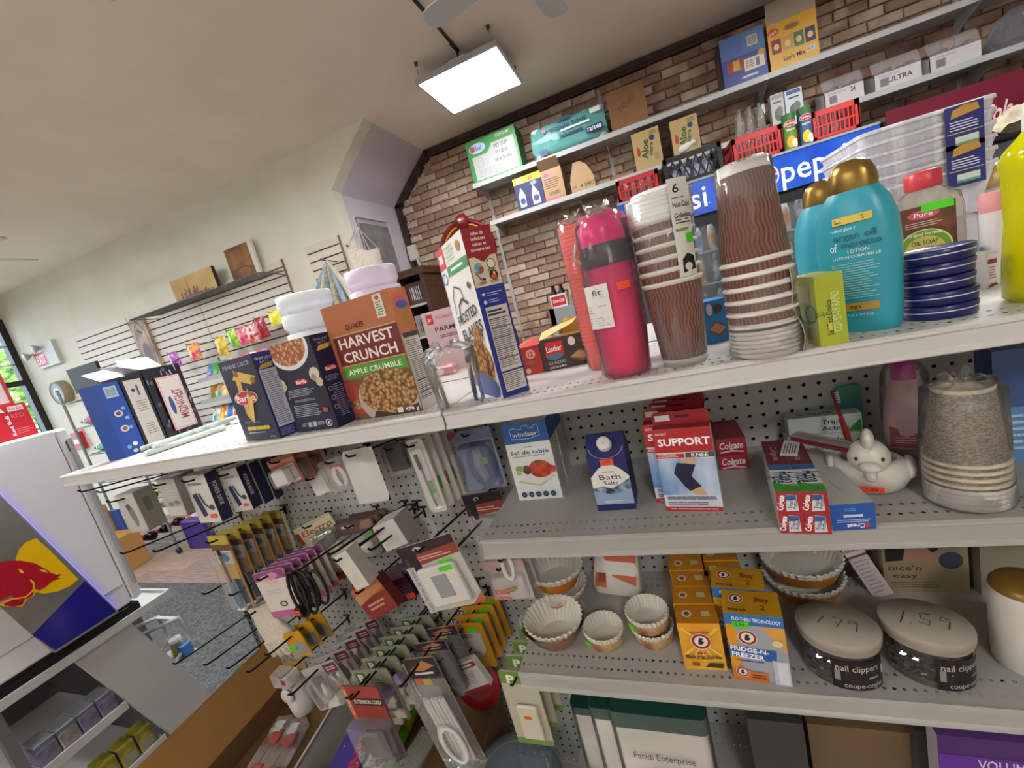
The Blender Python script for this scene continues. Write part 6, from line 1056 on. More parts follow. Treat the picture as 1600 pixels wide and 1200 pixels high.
# pitcher hanging above the carton
p = PY(455, 1052, .70); t = thing('soap_dispenser', 'white soap dispenser with a round knob hanging in its bag', 'dispenser', (p.x, .70, p.z - .125)); MB().lathe([(.022, 0), (.030, .004), (.034, .05), (.032, .10), (.026, .118), (.001, .12)], M('#d3d0c8', .4), 24).build('body', t); MB().lathe([(.001, 0), (.021, 0), (.022, .004), (.018, .008), (.001, .010)], M('#c3c0b8', .35), 22, T(.006, -.033, .085) @ RX(math.pi / 2)).build('knob', t); MB().box(-.034, -.036, .112, .034, .0, .150, CLEAR('#ffffff', .35, .15, '#cfcdc8')).build('bag_top', t); s = Sheet(flat((.004, -.0365, .125), (1, 0, 0), (0, 0, 1), (0, -1, 0)), .016, .016); s.rect(0, 0, 1, 1, '#a82c38'); s.build('tag', t); hook_at(p.x, p.z + .010 - .033, .665, label='black peg hook holding the white soap dispenser')
# rolls, bottle, cups
def lying(name, label, cat, p0, p1, z, r, mats, group=None):
    a, b = PZ(*p0, z), PZ(*p1, z); t = thing(name, label, cat, (a.x, a.y, z - r), group=group); v = b - a
    for nm, k0, k1, rr, m in mats: MB().tube([v * k0 + Vector((0, 0, r)), v * (k0 * .5 + k1 * .5) + Vector((0, 0, r)), v * k1 + Vector((0, 0, r))], rr, m, 16).build(nm, t)
    return t
lying('foil_roll', 'roll of clear wrapped silver foil lying beside the banner', 'foil roll', (520, 1215), (596, 1140), .455, .026, [('roll', 0, 1, .024, NM('#8f8d78', '#c3c1ae', 30, .25, stretch=(1, .1, 1))), ('wrap', .0, 1.0, .0255, CLEAR('#ffffff', .1, .06))])
lying('candy_bag', 'silver bag with red lettering beside the foil roll', 'bag', (560, 1225), (598, 1165), .45, .024, [('bag', 0, 1, .026, NM('#9a2a34', '#d3d2d0', 50, .2, lo=.45, hi=.55))])
lying('green_bottle', 'green bottle lying with its yellow neck toward the pegboard', 'bottle', (596, 1215), (650, 1105), .455, .022, [('body', 0, .62, .021, CLEAR('#8fd44a', .75, .1, '#5a9a22')), ('neck', .60, .86, [.021, .014, .010], M('#b3a12c', .35)), ('cap', .84, 1, .011, M('#4fae2c', .4))])
t = lying('clear_cup_stack', 'stack of clear plastic cups lying on its side', 'cup stack', (628, 1220), (672, 1145), .45, .028, [('cup', i * .08, i * .08 + .22, [.022, .025, .030], CLEAR('#eef0ea', .14, .06)) for i in range(10)])
p = PZ(722, 1205, .42); t = tag(MB().lathe([(.028, 0), (.034, .09), (.036, .092), (.033, .090), (.027, .004), (.001, .004)], M('#2f8f74', .35), 26).build('green_cup', None, (p.x, p.y + .01, .42)), 'sea green plastic cup below the bagged cords', 'cup')
p = PY(755, 1132, .80); t = thing('red_plate', 'dark red plate leaning against the pegboard', 'plate', (p.x - .035, .86, .42), rot=(math.radians(70), 0, 0)); MB().lathe([(.001, .004), (.05, .004), (.075, .012), (.0755, .014), (.05, .008), (.001, .008)], M('#8f1620', .35), 34, T(0, .075, 0)).build('plate', t)
p = PZ(800, 1235, .45); t = thing('clear_bucket', 'clear plastic bucket with a domed lid under the switch cards', 'bucket', (-.495, .675, .149)); MB().lathe([(.10, 0), (.115, .28), (.118, .282)], CLEAR('#e2ecf2', .14, .08), 34).build('bucket', t); MB().lathe([(.120, .282), (.120, .292), (.10, .304), (.05, .312), (.001, .314)], CLEAR('#cfdbe2', .30, .08, '#9fb0ba'), 34).build('lid', t); MB().lathe([(.085, .304), (.087, .307), (.085, .308)], CLEAR('#ffffff', .5, .1), 34).build('lid_ridge', t)
# ------------------------------------------------------------------ drinks fridge on its stand at the end of the aisle
XF = -1.80; FW = NM('#e0e1e4', '#e7e8ea', 3.0, .35)
t = thing('drinks_fridge', 'small white fridge with a lit energy drink panel on its side', 'fridge', (XF - .22, .52, .862)); o = t.location; zb, zt_ = 0.0, 1.498 - .862
MB().bbox(-.22, -.27, .014, .22, .211 - .0, zt_, .006, FW).build('cabinet', t); dr = MB().bbox(-.22, .214, .014, .22, .243, zt_ - .001, .008, FW).build('door', t)
MB().box(-.16, .2431, .10, .18, .2445, zt_ - .08, M('#39424a', .1)).build('door_glass', dr)
MB().box(.2165, .226, zt_ - .08, .2215, .232, zt_ - .045, M('#5a5d62', .5)).build('handle_recess', dr); MB().tube([(.222, .236, .07), (.222, .236, zt_ - .04)], .007, M('#aeb0b4', .3, .3), 8).build('handle_bar', dr)
MB().box(-.2, -.25, .003, .21, .21, .014, M('#141416', .7)).build('base_gap_shade', t)  # black slab: shade of the gap under the fridge put into colour
for sx in (-.18, .19):
    for sy in (-.22, .19): MB().lathe([(.018, 0), (.02, .012), (.018, .014)], M('#b9bbbd', .4), 12, T(sx, sy, 0), True).build('foot', t)
MB().box(.2195, -.265, .085, .2225, .205, .087, M('#a9abae', .4)).build('seam', t)
# raised leaning panel: silver above, blue below, sun and bull
def SP(Y, Z, off): return (XF + off - o.x, Y - o.y, Z - o.z)
dY = (.677 - .568) / (1.345 - .883); yr = lambda z: .677 - (z - .883) * dY; wd = .151
def para(z0, z1, off0, off1, mat, nm, grow=0.0):
    P = [(yr(z0) - wd - grow, z0), (yr(z0) + grow, z0), (yr(z1) + grow, z1), (yr(z1) - wd - grow, z1)]; mb = MB(); vs = [SP(a, b, off0) for a, b in P] + [SP(a, b, off1) for a, b in P]; mb.add(vs, [(0, 1, 5, 4), (1, 2, 6, 5), (2, 3, 7, 6), (3, 0, 4, 7), (4, 5, 6, 7)], mat); return mb.build(nm, t)
para(.876, 1.452, .001, .016, M('#9a9b9c', .35, .3), 'panel_frame', .004); zm = .99
sil = NM('#6f6c6a', '#8a8784', 5, .3); MB_ = Sheet(lambda u, v, off: Vector(SP(u, v, .0162 + off)), 1, 1, 1, .0004, .0004)
MB_.poly([(yr(.883) - wd, .883), (yr(.883), .883), (yr(zm + .035), zm + .035), (yr(zm) - wd, zm - .03)], '#22208a', .12); MB_.poly([(yr(zm) - wd, zm - .03), (yr(zm + .035), zm + .035), (yr(1.447), 1.447), (yr(1.447) - wd, 1.447)], sil, .2)
def pxs(pts): return [(lambda p: (p.y, p.z))(PX(x / 2.1429, 640 + y / 2.1429, XF + .017)) for x, y in pts]
def clipp(pts): return [(min(max(a, yr(b) - wd), yr(b)), b) for a, b in pts]
sun = clipp(pxs([(52, 500), (62, 470), (85, 445), (120, 430), (165, 470), (215, 520), (262, 568), (235, 590), (195, 608), (150, 616), (118, 612), (80, 600), (55, 560)])); MB_.poly(sun, '#f2c40f', .2)
bull = pxs([(-90, 600), (-60, 545), (-25, 520), (20, 506), (70, 506), (115, 514), (150, 532), (168, 546), (186, 552), (208, 551), (190, 562), (204, 566), (178, 571), (166, 580), (155, 592), (132, 605), (118, 600), (108, 590), (112, 618), (96, 632), (82, 634), (74, 654), (44, 660), (14, 656), (12, 648), (36, 640), (44, 626), (34, 622), (0, 640), (-60, 650)]); MB_.poly(pxs([(14, 660), (74, 660), (90, 638), (116, 622), (118, 600), (100, 590), (60, 622), (20, 638), (-10, 652)]), '#f2b81e', .2); MB_.poly(bull, '#b3142c', .2)
MB_.poly(pxs([(60, 532), (74, 538), (80, 548), (66, 546)]), '#f2c40f'); MB_.poly(pxs([(130, 536), (150, 536), (158, 546), (140, 543)]), '#f2c40f'); MB_.path(pxs([(100, 570), (112, 582), (110, 604), (84, 628), (40, 634)]), .004, '#f2b81e'); MB_.build('energy_panel', t)
e0, e1 = SP(yr(.885) + .006, .885, .006), SP(yr(1.445) + .006, 1.445, .006); MB().tube([e0, e1], .0022, M('#6f66ff', .4, 0, 1.2), 6).build('edge_light', t)
# cartons on the fridge
def xface(name, label, cat, y0, y1, z0, h, X, d, cols, group=None):
    """carton whose printed face looks along +x"""
    return block(name, label, cat, (X - d / 2, (y0 + y1) / 2, z0), math.radians(90), y1 - y0, d, h, cols, group)
p1 = PX(64, 683, -1.86); p0 = PX(0, 700, -1.86)
t, w, d, h = xface('drink_carton', 'red energy drink carton standing on the fridge', 'carton', p1.y - .13, p1.y, 1.498, .105, -1.86, .12, ('#c8202f', '#b01a28', '#b01a28', '#d23a44', '#b01a28'), 'drink cartons on the fridge'); s = face('front', w, d, h); s.txt('Red Bull', .62, .40, .075, '#ffffff', .60 * h / w, 90, .02); s.txt('RED', .80, .66, .12, '#e46a72', .22, 0, .01); s.rect(.68, .80, .94, .95, '#e9d5d5'); s.txt('Red Bull', .81, .87, .07, '#b01a28', .2); s.lines(.68, .12, .95, .3, 3, '#e48a90', .3, 1); s.poly([(.45, .86), (.62, .80), (.58, .95)], '#f2dede'); s.build('front_print', t)
t, w, d, h = xface('drink_carton', 'white and red drink carton stacked on the red one', 'carton', p1.y - .155, p1.y - .015, 1.604, .10, -1.875, .11, ('#d9cfd0', '#b83a44', '#b83a44', '#e0d6d6', '#b83a44'), 'drink cartons on the fridge'); s = face('front', w, d, h); s.rect(.94, 0, 1, 1, '#b83040'); s.lines(.3, .2, .9, .8, 4, '#d79aa0', .4, 1); s.rect(0, 0, 1, .06, '#b83040'); s.build('front_print', t)
# stand
SG = NM('#b3b4b5', '#bcbdbe', 4, .4); t = thing('fridge_stand', 'grey metal stand with snack shelves under the drinks fridge', 'stand', (XF - .2, .52, 0)); o2 = t.location; X0 = XF - o2.x
LX = lambda x: x - o2.x; LY = lambda y: y - o2.y
MB().box(LX(-2.28), LY(.20), .826, LX(-1.790), LY(.829), .834, SG).box(LX(-1.796), LY(.20), .818, LX(-1.788), LY(.829), .844, SG).box(LX(-2.28), LY(.821), .820, LX(-1.79), LY(.829), .846, SG).box(LX(-2.28), LY(.20), .834, LX(-1.815), LY(.75), .862, M('#1a1a1c', .7)).build('top_tray', t)  # the black slab on the tray also paints the shade under the fridge
pv = [(.551, .826), (.70, .826), (.93, .0), (.78, .0)]; mb = MB(); vs = [(X0 + .001, LY(a), b) for a, b in pv] + [(X0 - .018, LY(a), b) for a, b in pv]; mb.add(vs, [(0, 1, 2, 3), (7, 6, 5, 4), (0, 4, 5, 1), (1, 5, 6, 2), (2, 6, 7, 3), (3, 7, 4, 0)], SG); mb.build('leaning_side_panel', t)
MB().box(LX(-1.83), LY(.375), 0, LX(-1.80), LY(.397), .826, M('#6a6c6e', .5)).build('post', t); MB().box(LX(-2.27), LY(.21), 0, LX(-2.24), LY(.24), .826, M('#6a6c6e', .5)).build('post', t); MB().box(LX(-2.27), LY(.80), 0, LX(-2.24), LY(.82), .826, M('#6a6c6e', .5)).build('post', t)
MB().box(LX(-2.22), LY(.22), .02, LX(-2.21), LY(.90), .82, M('#4a4b4d', .6)).build('back_panel', t)
for z, ya, yb in ((.595, .38, .612), (.40, .38, .66), (.10, .38, .74)): MB().box(LX(-2.2), LY(ya), z - .006, LX(-1.80), LY(yb), z, SG).box(LX(-1.803), LY(ya), z - .022, LX(-1.797), LY(yb), z + .006, SG).box(LX(-2.2), LY(ya - .002), z - .022, LX(-1.80), LY(ya + .002), z + .006, SG).build('snack_shelf', t)
MB().tube([(LX(-1.86), LY(.74), .73), (LX(-1.86), LY(.85), .70), (LX(-1.86), LY(.86), .60), (LX(-1.86), LY(.79), .56)], .008, SG, 8).box(LX(-1.98), LY(.80), .55, LX(-1.84), LY(.86), .556, SG).tube([(LX(-1.98), LY(.74), .73), (LX(-1.98), LY(.85), .70), (LX(-1.98), LY(.86), .60), (LX(-1.98), LY(.79), .56)], .008, SG, 8).box(LX(-1.985), LY(.838), .698, LX(-1.855), LY(.852), .704, SG).build('side_tray', t)
PUR = NM('#4a3a96', '#8a7fc4', 30, .35); YLW = NM('#6a6420', '#b3ab3c', 26, .4)
for k in range(4):
    y = .435 + k * .047; t = thing('snack_tub', 'clear lidded tub of purple sweets, %s along the upper snack shelf' % ('first', 'second', 'third', 'fourth')[k], 'snack tub', (-1.84, y, .596), group='purple snack tubs'); MB().bbox(-.035, -.021, 0, .035, .021, .052, .004, PUR if k != 1 else NM('#8a8290', '#c9c4cf', 30, .3)).build('sweets', t); MB().bbox(-.037, -.0225, .0, .037, .0225, .064, .004, CLEAR('#ffffff', .12, .08)).build('tub', t); MB().bbox(-.037, -.0225, .064, .037, .0225, .070, .002, CLEAR('#e6eef2', .5, .1, '#b9c6cf')).build('lid', t)
for k in range(5):
    y = .42 + k * .05; t = thing('snack_box', 'yellow snack box, %s along the lower snack shelf' % ('first', 'second', 'third', 'fourth', 'fifth')[k], 'snack box', (-1.84, y, .401), group='yellow snack boxes'); MB().bbox(-.03, -.022, 0, .03, .022, .075, .002, YLW).build('box', t); s = Sheet(flat((.03, -.022, 0), (0, 1, 0), (0, 0, 1), (1, 0, 0)), .044, .075); s.rect(.1, .1, .9, .5, '#8f8a80'); s.build('print', t)
t = thing('display_tray', 'white counter tray with a dark printed card in front of the snacks', 'tray', (-1.72, .62, .149), math.radians(90)); MB().box(-.07, -.06, 0, .07, .06, .20, M('#7b8794', .5)).box(-.07, -.061, .20, .07, -.057, .25, M('#d3d3d0', .5)).build('tray', t); s = Sheet(flat((-.07, -.061, .20), (1, 0, 0), (0, 0, 1), (0, -1, 0)), .14, .05); s.rect(.2, .1, .9, .95, '#4a3a5c'); s.ell(.5, .5, .2, .3, '#c9a24a'); s.build('card', t)
p = PX(300, 1068, -1.90); t = thing('vitamin_jar', 'small jar with yellow label and white lid on the side tray', 'jar', (-1.90, .832, .556)); MB().lathe([(.018, 0), (.020, .002), (.020, .05), (.017, .054)], CLEAR('#e9ece6', .4, .1), 20, None, True).build('jar', t); MB().lathe([(.0205, .012), (.0205, .042)], M('#b9b02c', .4), 20).build('label', t); MB().lathe([(.019, .054), (.019, .068), (.001, .069)], M('#dcdcda', .4), 20).build('lid', t)
tag(MB().bbox(-1.875, .815, .556, -1.845, .85, .60, .002, M('#3f7fc4', .4)).build('blue_box'), 'little blue box beside the yellow labelled jar', 'box')
# ------------------------------------------------------------------ dark mat and the goods along the white wall
tag(MB().bbox(-4.95, .35, .0005, -2.15, 1.93, .010, .004, NM('#383a3b', '#5b5e5f', 60, .95, bump=.5)).build('floor_mat'), 'dark grey ribbed floor mat in the aisle', 'mat')
# bottle rack
RK = M('#7f8a86', .35, .5); t = thing('bottle_rack', 'wheeled wire rack of soft drink bottles by the white wall', 'rack', (-5.06, 2.62, 0)); rx, ry = .38, .26
for sx in (-1, 1):
    for sy in (-1, 1): MB().tube([(sx * rx, sy * ry, .05), (sx * rx, sy * ry, 1.80)], .012, RK, 8).build('post', t); MB().lathe([(.001, -.012), (.03, -.012), (.03, .012), (.001, .012)], M('#1c1c1d', .6), 14, T(sx * rx, sy * ry, .031) @ RX(math.pi / 2)).build('castor', t)
SHZ = (.12, .50, .82, 1.12, 1.40, 1.66)
for z in SHZ:
    mb = MB()
    for k in range(8): y = -ry + 2 * ry * k / 7; mb.tube([(-rx, y, z), (rx, y, z)], .004, RK, 5)
    mb.tube([(-rx, -ry, z), (rx, -ry, z), (rx, ry, z), (-rx, ry, z)], .007, RK, 6, True); mb.build('wire_shelf', t)
MB().box(-.08, -ry - .012, 1.72, rx, -ry + .012, 1.95, M('#1d1c1e', .5)).build('header_board', t)
def bottle(label, loc, col, cap, group, lie=True, rz=0.0, lab=None):
    t = thing('soft_drink_bottle', label, 'bottle', loc, group=group, rot=(0, -math.pi / 2, rz) if lie else (0, 0, rz)); MB().lathe([(.03, 0), (.044, .006), (.045, .06), (.043, .10), (.045, .15), (.044, .19), (.030, .235), (.015, .275), (.014, .29)], col, 18, None, True).build('bottle', t); MB().lathe([(.016, .288), (.016, .308), (.001, .309)], M(cap, .4), 14).build('cap', t)
    if lab: MB().lathe([(.0462, .075), (.0455, .10), (.0462, .14)], M(lab, .4), 18).build('label', t)
COLA = M('#1e0f0c', .15); GREEN = CLEAR('#3fae3a', .7, .1, '#2c8a2a'); REDB = CLEAR('#b3202c', .8, .1, '#a01824')
wn_ = ('first', 'second', 'third', 'fourth')
for zi, (col, cap, lab, nm) in enumerate(((COLA, '#b01c24', '#b3141c', 'dark cola'), (GREEN, '#2f9a34', '#e2b21c', 'green'), (REDB, '#2f9a34', '#d9d3d0', 'red'), (GREEN, '#2f9a34', None, 'green unlabelled'), (COLA, '#c02530', '#c02530', 'red capped cola'))):
    for k in range(4): bottle('%s soft drink bottle, %s across its rack shelf' % (nm, wn_[k]), (-5.06 - .03 + (.02 if zi % 2 else 0), 2.62 - .20 + k * .13, SHZ[zi] + .053), col, cap, 'bottles on the wheeled rack', True, 0.0, lab)
for k, (px, col) in enumerate(((168, '#a9c9cf'), (150, '#cfc9c4'))): tag(MB().lathe([(.05, 0), (.055, .10), (.02, .15), (.018, .18)], M(col, .3), 16, None, True).build('water_jug', None, (-5.3 + k * .2, 2.6, 1.675)), 'pale jug on top of the bottle rack, %s one' % ('first', 'second')[k], 'jug', 'jugs on the rack')
tag(MB().bbox(-5.32, 2.02, .0, -4.98, 2.28, .34, .005, CARD).build('shipping_carton'), 'brown shipping carton on the floor before the rack', 'cardboard box'); tag(MB().bbox(-5.62, 2.0, .0, -5.36, 2.3, .62, .005, CARD).build('shipping_carton'), 'tall brown shipping carton behind the fridge', 'cardboard box'); tag(MB().bbox(-5.34, 2.285, 0, -5.20, 2.31, .55, .003, M('#2a4a9a', .5)).build('blue_board'), 'blue board standing behind the shipping carton', 'board')
# crates of crisps
tag(MB().bbox(-4.62, 2.42, 0, -4.30, 2.85, .30, .01, M('#3a2a7a', .5)).build('chip_crate'), 'purple display crate of crisps beside the bottle rack', 'crate')
def pillow(mb, w, h, th, mat, X):
    for sg in (-1, 1): mb.surf(lambda u, v: ((u - .5) * w, sg * th * (math.sin(math.pi * u) * math.sin(math.pi * v)) ** .7, (v - .5) * h), 6, 6, mat, True, X)
    return mb
def candy(label, loc, w, h, c1, c2, group, rot=(0, 0, 0), th=.02, word=None):
    t = thing('candy_bag', label, 'candy bag', loc, group=group, rot=rot); pillow(MB(), w, h, th, NM(c1, c2, 22, .25, lo=.4, hi=.6), T(0, 0, h / 2)).build('bag', t); mb = MB().box(-w / 2, -.001, h - .012, w / 2, .001, h, M(c1, .3)); mb.build('top_seal', t)
    if word: s = Sheet(flat((-w / 2, -th - .001, 0), (1, 0, 0), (0, 0, 1), (0, -1, 0)), w, h); s.txt(word, .5, .55, .16, '#ffffff', .7, 0, .03); s.build('lettering', t)
PAL = ['#d8262f', '#f2a51c', '#3f9a3a', '#2f6fc0', '#e27ab0', '#7a3fa8', '#f2e04a', '#e9e4e0', '#d8562f', '#2fa8a0']
for k in range(6): candy('bright crisp bag, %s across the purple crate' % ('first', 'second', 'third', 'fourth', 'fifth', 'sixth')[k], (-4.585 + k * .05, 2.50 + (k % 2) * .1, .30), .10, .16, PAL[(k * 3 + 1) % 10], PAL[(k * 7) % 10], 'crisps in the purple crate', (-.3, .2 * (k % 3 - 1), .2))
# hanging candy on the slat wall
for k, (px, py, w, h, c1, c2, wd_, lab) in enumerate(((274, 562, .13, .17, '#8a2f9a', '#d88ad8', None, 'purple candy bag hanging alone on the slat wall'), (304, 549, .15, .17, '#e23f8a', '#f2c93a', None, 'pink and yellow gummy bag on the slat wall'), (346, 541, .13, .19, '#c9a02c', '#f2dc6a', None, 'gold candy bag on the slat wall'), (365, 528, .10, .17, '#4fae3a', '#d8f04a', None, 'green candy bag on the slat wall'), (380, 525, .12, .17, '#d8305a', '#f29ab0', None, 'pink candy bag next to the green one'), (394, 521, .13, .18, '#c81f2a', '#f2d4d0', 'Skittles', 'red candy bag lettered in white'), (410, 512, .12, .20, '#8a1f2a', '#b3303a', None, 'maroon candy bag on the slat wall'), (430, 497, .12, .13, '#e9e02c', '#f7f26a', None, 'lemon yellow candy bag at the end of the row'))):
    p = PY(px, py, 3.05); z1 = p.z + h / 2; candy(lab, (p.x, 3.05, p.z - h / 2), w, h, c1, c2, 'candy on the slat wall', (0, .08 * (k % 3 - 1), .15), .025, wd_)
    tag(MB().tube([(p.x, YW - .008, z1 - .02), (p.x, 3.0, z1 - .005), (p.x, 2.99, z1 + .005)], .004, M('#7a7a78', .4, .5), 5).build('slat_hook'), 'slat hook holding the ' + lab, 'hook', 'slat wall hooks')
t = thing('candy_rack', 'tiered rack of candy bags below the slat wall', 'candy rack', (-3.66, 2.90, 0)); RW = M('#a9adae', .4, .4)
for i, z in enumerate((.35, .62, .88, 1.12, 1.34, 1.55)): y = -.28 + .05 * i; MB().box(-.62, y, z - .01, .62, .24, z, RW).box(-.62, y - .008, z - .01, .62, y, z + .03, RW).build('tier', t)
for sx in (-.62, .60): MB().box(sx, -.28, 0, sx + .02, .24, .04, RW).box(sx, .22, 0, sx + .02, .24, 1.75, RW).build('side_frame', t)
for i, z in enumerate((.35, .62, .88, 1.12, 1.34, 1.55)):
    for k in range(12): c1, c2 = PAL[(i * 3 + k * 7) % 10], PAL[(i + k * 3 + 4) % 10]; candy('candy bag on tier %s of the rack, %s across' % (('one', 'two', 'three', 'four', 'five', 'six')[i], ('first', 'second', 'third', 'fourth', 'fifth', 'sixth', 'seventh', 'eighth', 'ninth', 'tenth', 'eleventh', 'twelfth')[k]), (-4.2 + k * .098, 2.90 - .22 + .05 * i, z), .12, .17, c1, c2, 'candy on the tiered rack', (-.5, .12 * ((k + i) % 3 - 1), .1), .022)
# wire shelf with pictures
t = thing('wire_display_shelf', 'grey wire display shelf carrying two pictures', 'wire shelf', (-4.1, 3.05, 2.36)); mb = MB(); GW2 = M('#6f706c', .45, .4)
for k in range(62): x = -.93 + 1.86 * k / 61; mb.tube([(x, .19, .0), (x, -.10, -.02), (x, -.14, -.075)], .0026, GW2, 4)
mb.tube([(-.94, .19, 0), (.94, .19, 0)], .005, GW2, 5).tube([(-.94, -.10, -.02), (.94, -.10, -.02)], .005, GW2, 5).tube([(-.94, .03, -.011), (.94, .03, -.011)], .004, GW2, 5).tube([(-.94, .201, -.04), (-.94, -.10, -.02)], .006, GW2, 5).tube([(.94, .201, -.04), (.94, -.10, -.02)], .006, GW2, 5); mb.build('wire_grid', t)
a, b, c = PY(265, 442, 3.12), PY(328, 414, 3.12), PY(267, 466, 3.12); w = b.x - a.x; t = thing('canvas_picture', 'canvas of a city skyline with a tall tower on the wire shelf', 'picture', ((a.x + b.x) / 2, 3.12, 2.362)); h = (a.z + b.z) / 2 - 2.362; MB().box(-w / 2, 0, 0, w / 2, .035, h, M('#2a211a', .6)).build('canvas', t); s = Sheet(flat((-w / 2, 0, 0), (1, 0, 0), (0, 0, 1), (0, -1, 0)), w, h); s.rect(0, 0, 1, 1, NM('#b3904e', '#cdb074', 3, .6)); q = random.Random(9)
s.poly([(.36, .1), (.385, .1), (.378, .95), (.372, .95)], '#5a3a20'); s.ell(.374, .62, .02, .03, '#5a3a20', 8)
for i in range(26): u = .05 + i * .036; hh = q.uniform(.15, .5) * (.5 + .8 * math.sin(math.pi * min(1, i / 20))); s.rect(u, .02, u + .034, hh, ('#6a2a24', '#8a3a2c', '#55503a', '#7a2f3a')[i % 4])
s.build('painting', t)
a, b, c = PY(351, 391, 3.2), PY(389, 372, 3.2), PY(362, 438, 3.2); w = (b.x - a.x) * 1.05; t = thing('framed_picture', 'dark autumn picture in a white frame on the wire shelf', 'picture', ((a.x + b.x) / 2, 3.19, 2.362)); h = (a.z + b.z) / 2 - 2.362; MB().box(-w / 2, 0, 0, w / 2, .03, h, M('#d5d3cc', .5)).build('frame', t); s = Sheet(flat((-w / 2, 0, 0), (1, 0, 0), (0, 0, 1), (0, -1, 0)), w, h); s.rect(.0, .04, .87, .96, NM('#4a2412', '#a87424', 4, .5)); s.path([(.1, .35), (.5, .42), (.85, .30)], .03, '#3a1c10'); s.build('painting', t)
a = PY(212, 503, 3.2); t = thing('carved_panel', 'tall pale carved wooden panel hanging on the slat wall', 'carving', (a.x - .02, 3.21, 1.74)); MB().box(-.13, 0, 0, .13, .03, .66, NM('#8a776a', '#c9b8a8', 9, .7, bump=.8, stretch=(2, 1, .6))).build('panel', t); s = Sheet(flat((-.13, 0, 0), (1, 0, 0), (0, 0, 1), (0, -1, 0)), .26, .66); s.ell(.5, .38, .24, .22, '#5a4a40', 14); s.ring(.5, .5, .42, .46, .1, '#6a584c')
for k in range(3): s.ell(.4 + .1 * k, .80 - .02 * k, .05, .03, '#3a302a', 8)
s.build('carving', t); tag(MB().tube([(a.x - .02, YW - .01, 2.42), (a.x - .02, 3.19, 2.405)], .004, GW2, 5).build('slat_hook'), 'short hook holding the carved panel', 'hook')
# scarves on the small slat panel
SC_ = [NM('#7d95ad', '#a8bccc', 40, .8, stretch=(1, 1, .1)), NM('#b5ab92', '#cfc7b0', 40, .8, stretch=(1, 1, .1)), NM('#5f7891', '#8ea6ba', 40, .8), NM('#9a9078', '#c3baa2', 40, .8)]
pr_ = PY(512, 410, 3.12)
tag(MB().tube([(pr_.x, YW - .008, pr_.z + .01), (pr_.x, 3.06, pr_.z + .02), (pr_.x, 3.05, pr_.z + .035)], .006, GW2, 6).build('slat_hook'), 'hook holding the hanging scarves', 'hook')
for k in range(6):
    t = thing('scarf', '%s scarf hanging on the small slat panel, %s of the bunch' % (('pale blue', 'beige', 'slate blue', 'sand', 'grey blue', 'cream')[k], ('first', 'second', 'third', 'fourth', 'fifth', 'last')[k]), 'scarf', (pr_.x, 3.13, pr_.z + .02), group='hanging scarves'); x1 = -.30 + k * .095
    MB().tube([(0, -.01 * k * .3, 0), (x1 * .35, -.02, -.12), (x1 * .8, -.03, -.30), (x1, -.02, -.5)], [.012, .022, .028, .03], SC_[k % 4], 7).build('cloth', t)
# things on the lilac wall
NET = NM('#8f8676', '#d6cebd', 60, .9, vor=True, lo=.05, hi=.35)
a, b, c, d_ = PX(540, 382, -2.36), PX(590, 362, -2.36), PX(602, 425, -2.36), PX(556, 430, -2.36); t = thing('net_bag', 'cream macrame net bag hanging on the lilac wall', 'bag', (-2.36, (a.y + b.y) / 2, d_.z - .05)); mb = MB(); y0, y1 = a.y - t.location.y, c.y - t.location.y; H = a.z - t.location.z
for sg in (0, 1): mb.surf(lambda u, v: (sg * .05 * math.sin(math.pi * u) * math.sin(math.pi * v) + .004, y0 + (y1 - y0) * u, H * v * (1 - .12 * math.sin(math.pi * u))), 10, 8, NET)
mb.build('net', t); st = MB()
for u in (0, .33, .66, 1): st.tube([(.01, y0 + (y1 - y0) * u, H * .9), (.01, (y0 + y1) / 2, H + .16)], .004, M('#cfc7b8', .8), 5)
st.build('strings', t)
a, b, c, d_ = PX(562, 348, -2.385), PX(604, 350, -2.385), PX(620, 432, -2.385), PX(590, 428, -2.385); t = thing('wall_hanging', 'dark grey cloth hanging on the lilac wall in clear film', 'wall hanging', (-2.388, (a.y + b.y) / 2, 2.08)); y0, y1, H = a.y - t.location.y, b.y - t.location.y, a.z - 2.08; MB().box(-.012, y0, 0, .008, y1, H, NM('#4a4744', '#77736f', 8, .8)).build('cloth', t); MB().box(-.012, y0 - .03, -.02, .016, y1 + .03, H + .05, CLEAR('#ffffff', .12, .2, None, 9.0)).build('film', t)
# exit sign, clock and slips by the shop front
a = PY(52, 545, 3.25); t = thing('exit_sign', 'white emergency box with a red exit sign and twin lamps', 'exit sign', (-7.32, YW - .001, 2.22)); MB().box(-.25, -.05, 0, .25, 0, .30, M('#c9cbc8', .5)).build('box', t); s = Sheet(flat((-.25, -.05, 0), (1, 0, 0), (0, 0, 1), (0, -1, 0)), .5, .30, 1, .001); s.rect(.02, .05, .55, .70, '#d9dad6'); s.rect(.04, .08, .53, .66, '#c8323a'); s.txt('EXIT', .285, .37, .36, '#f2e4e2', .38, 0, .03); s.build('sign_face', t)
for k, (x, z) in enumerate(((-.30, .20), (-.05, .26))): MB().lathe([(.02, 0), (.05, .05), (.055, .06), (.001, .06)], M('#b9b4a8', .4), 14, T(x, -.05, z) @ RX(math.radians(100))).build('lamp', t)
MB().tube([(-.30, -.05, .20), (-.05, -.03, .24)], .012, M('#b9b4a8', .4), 6).build('lamp_arm', t)
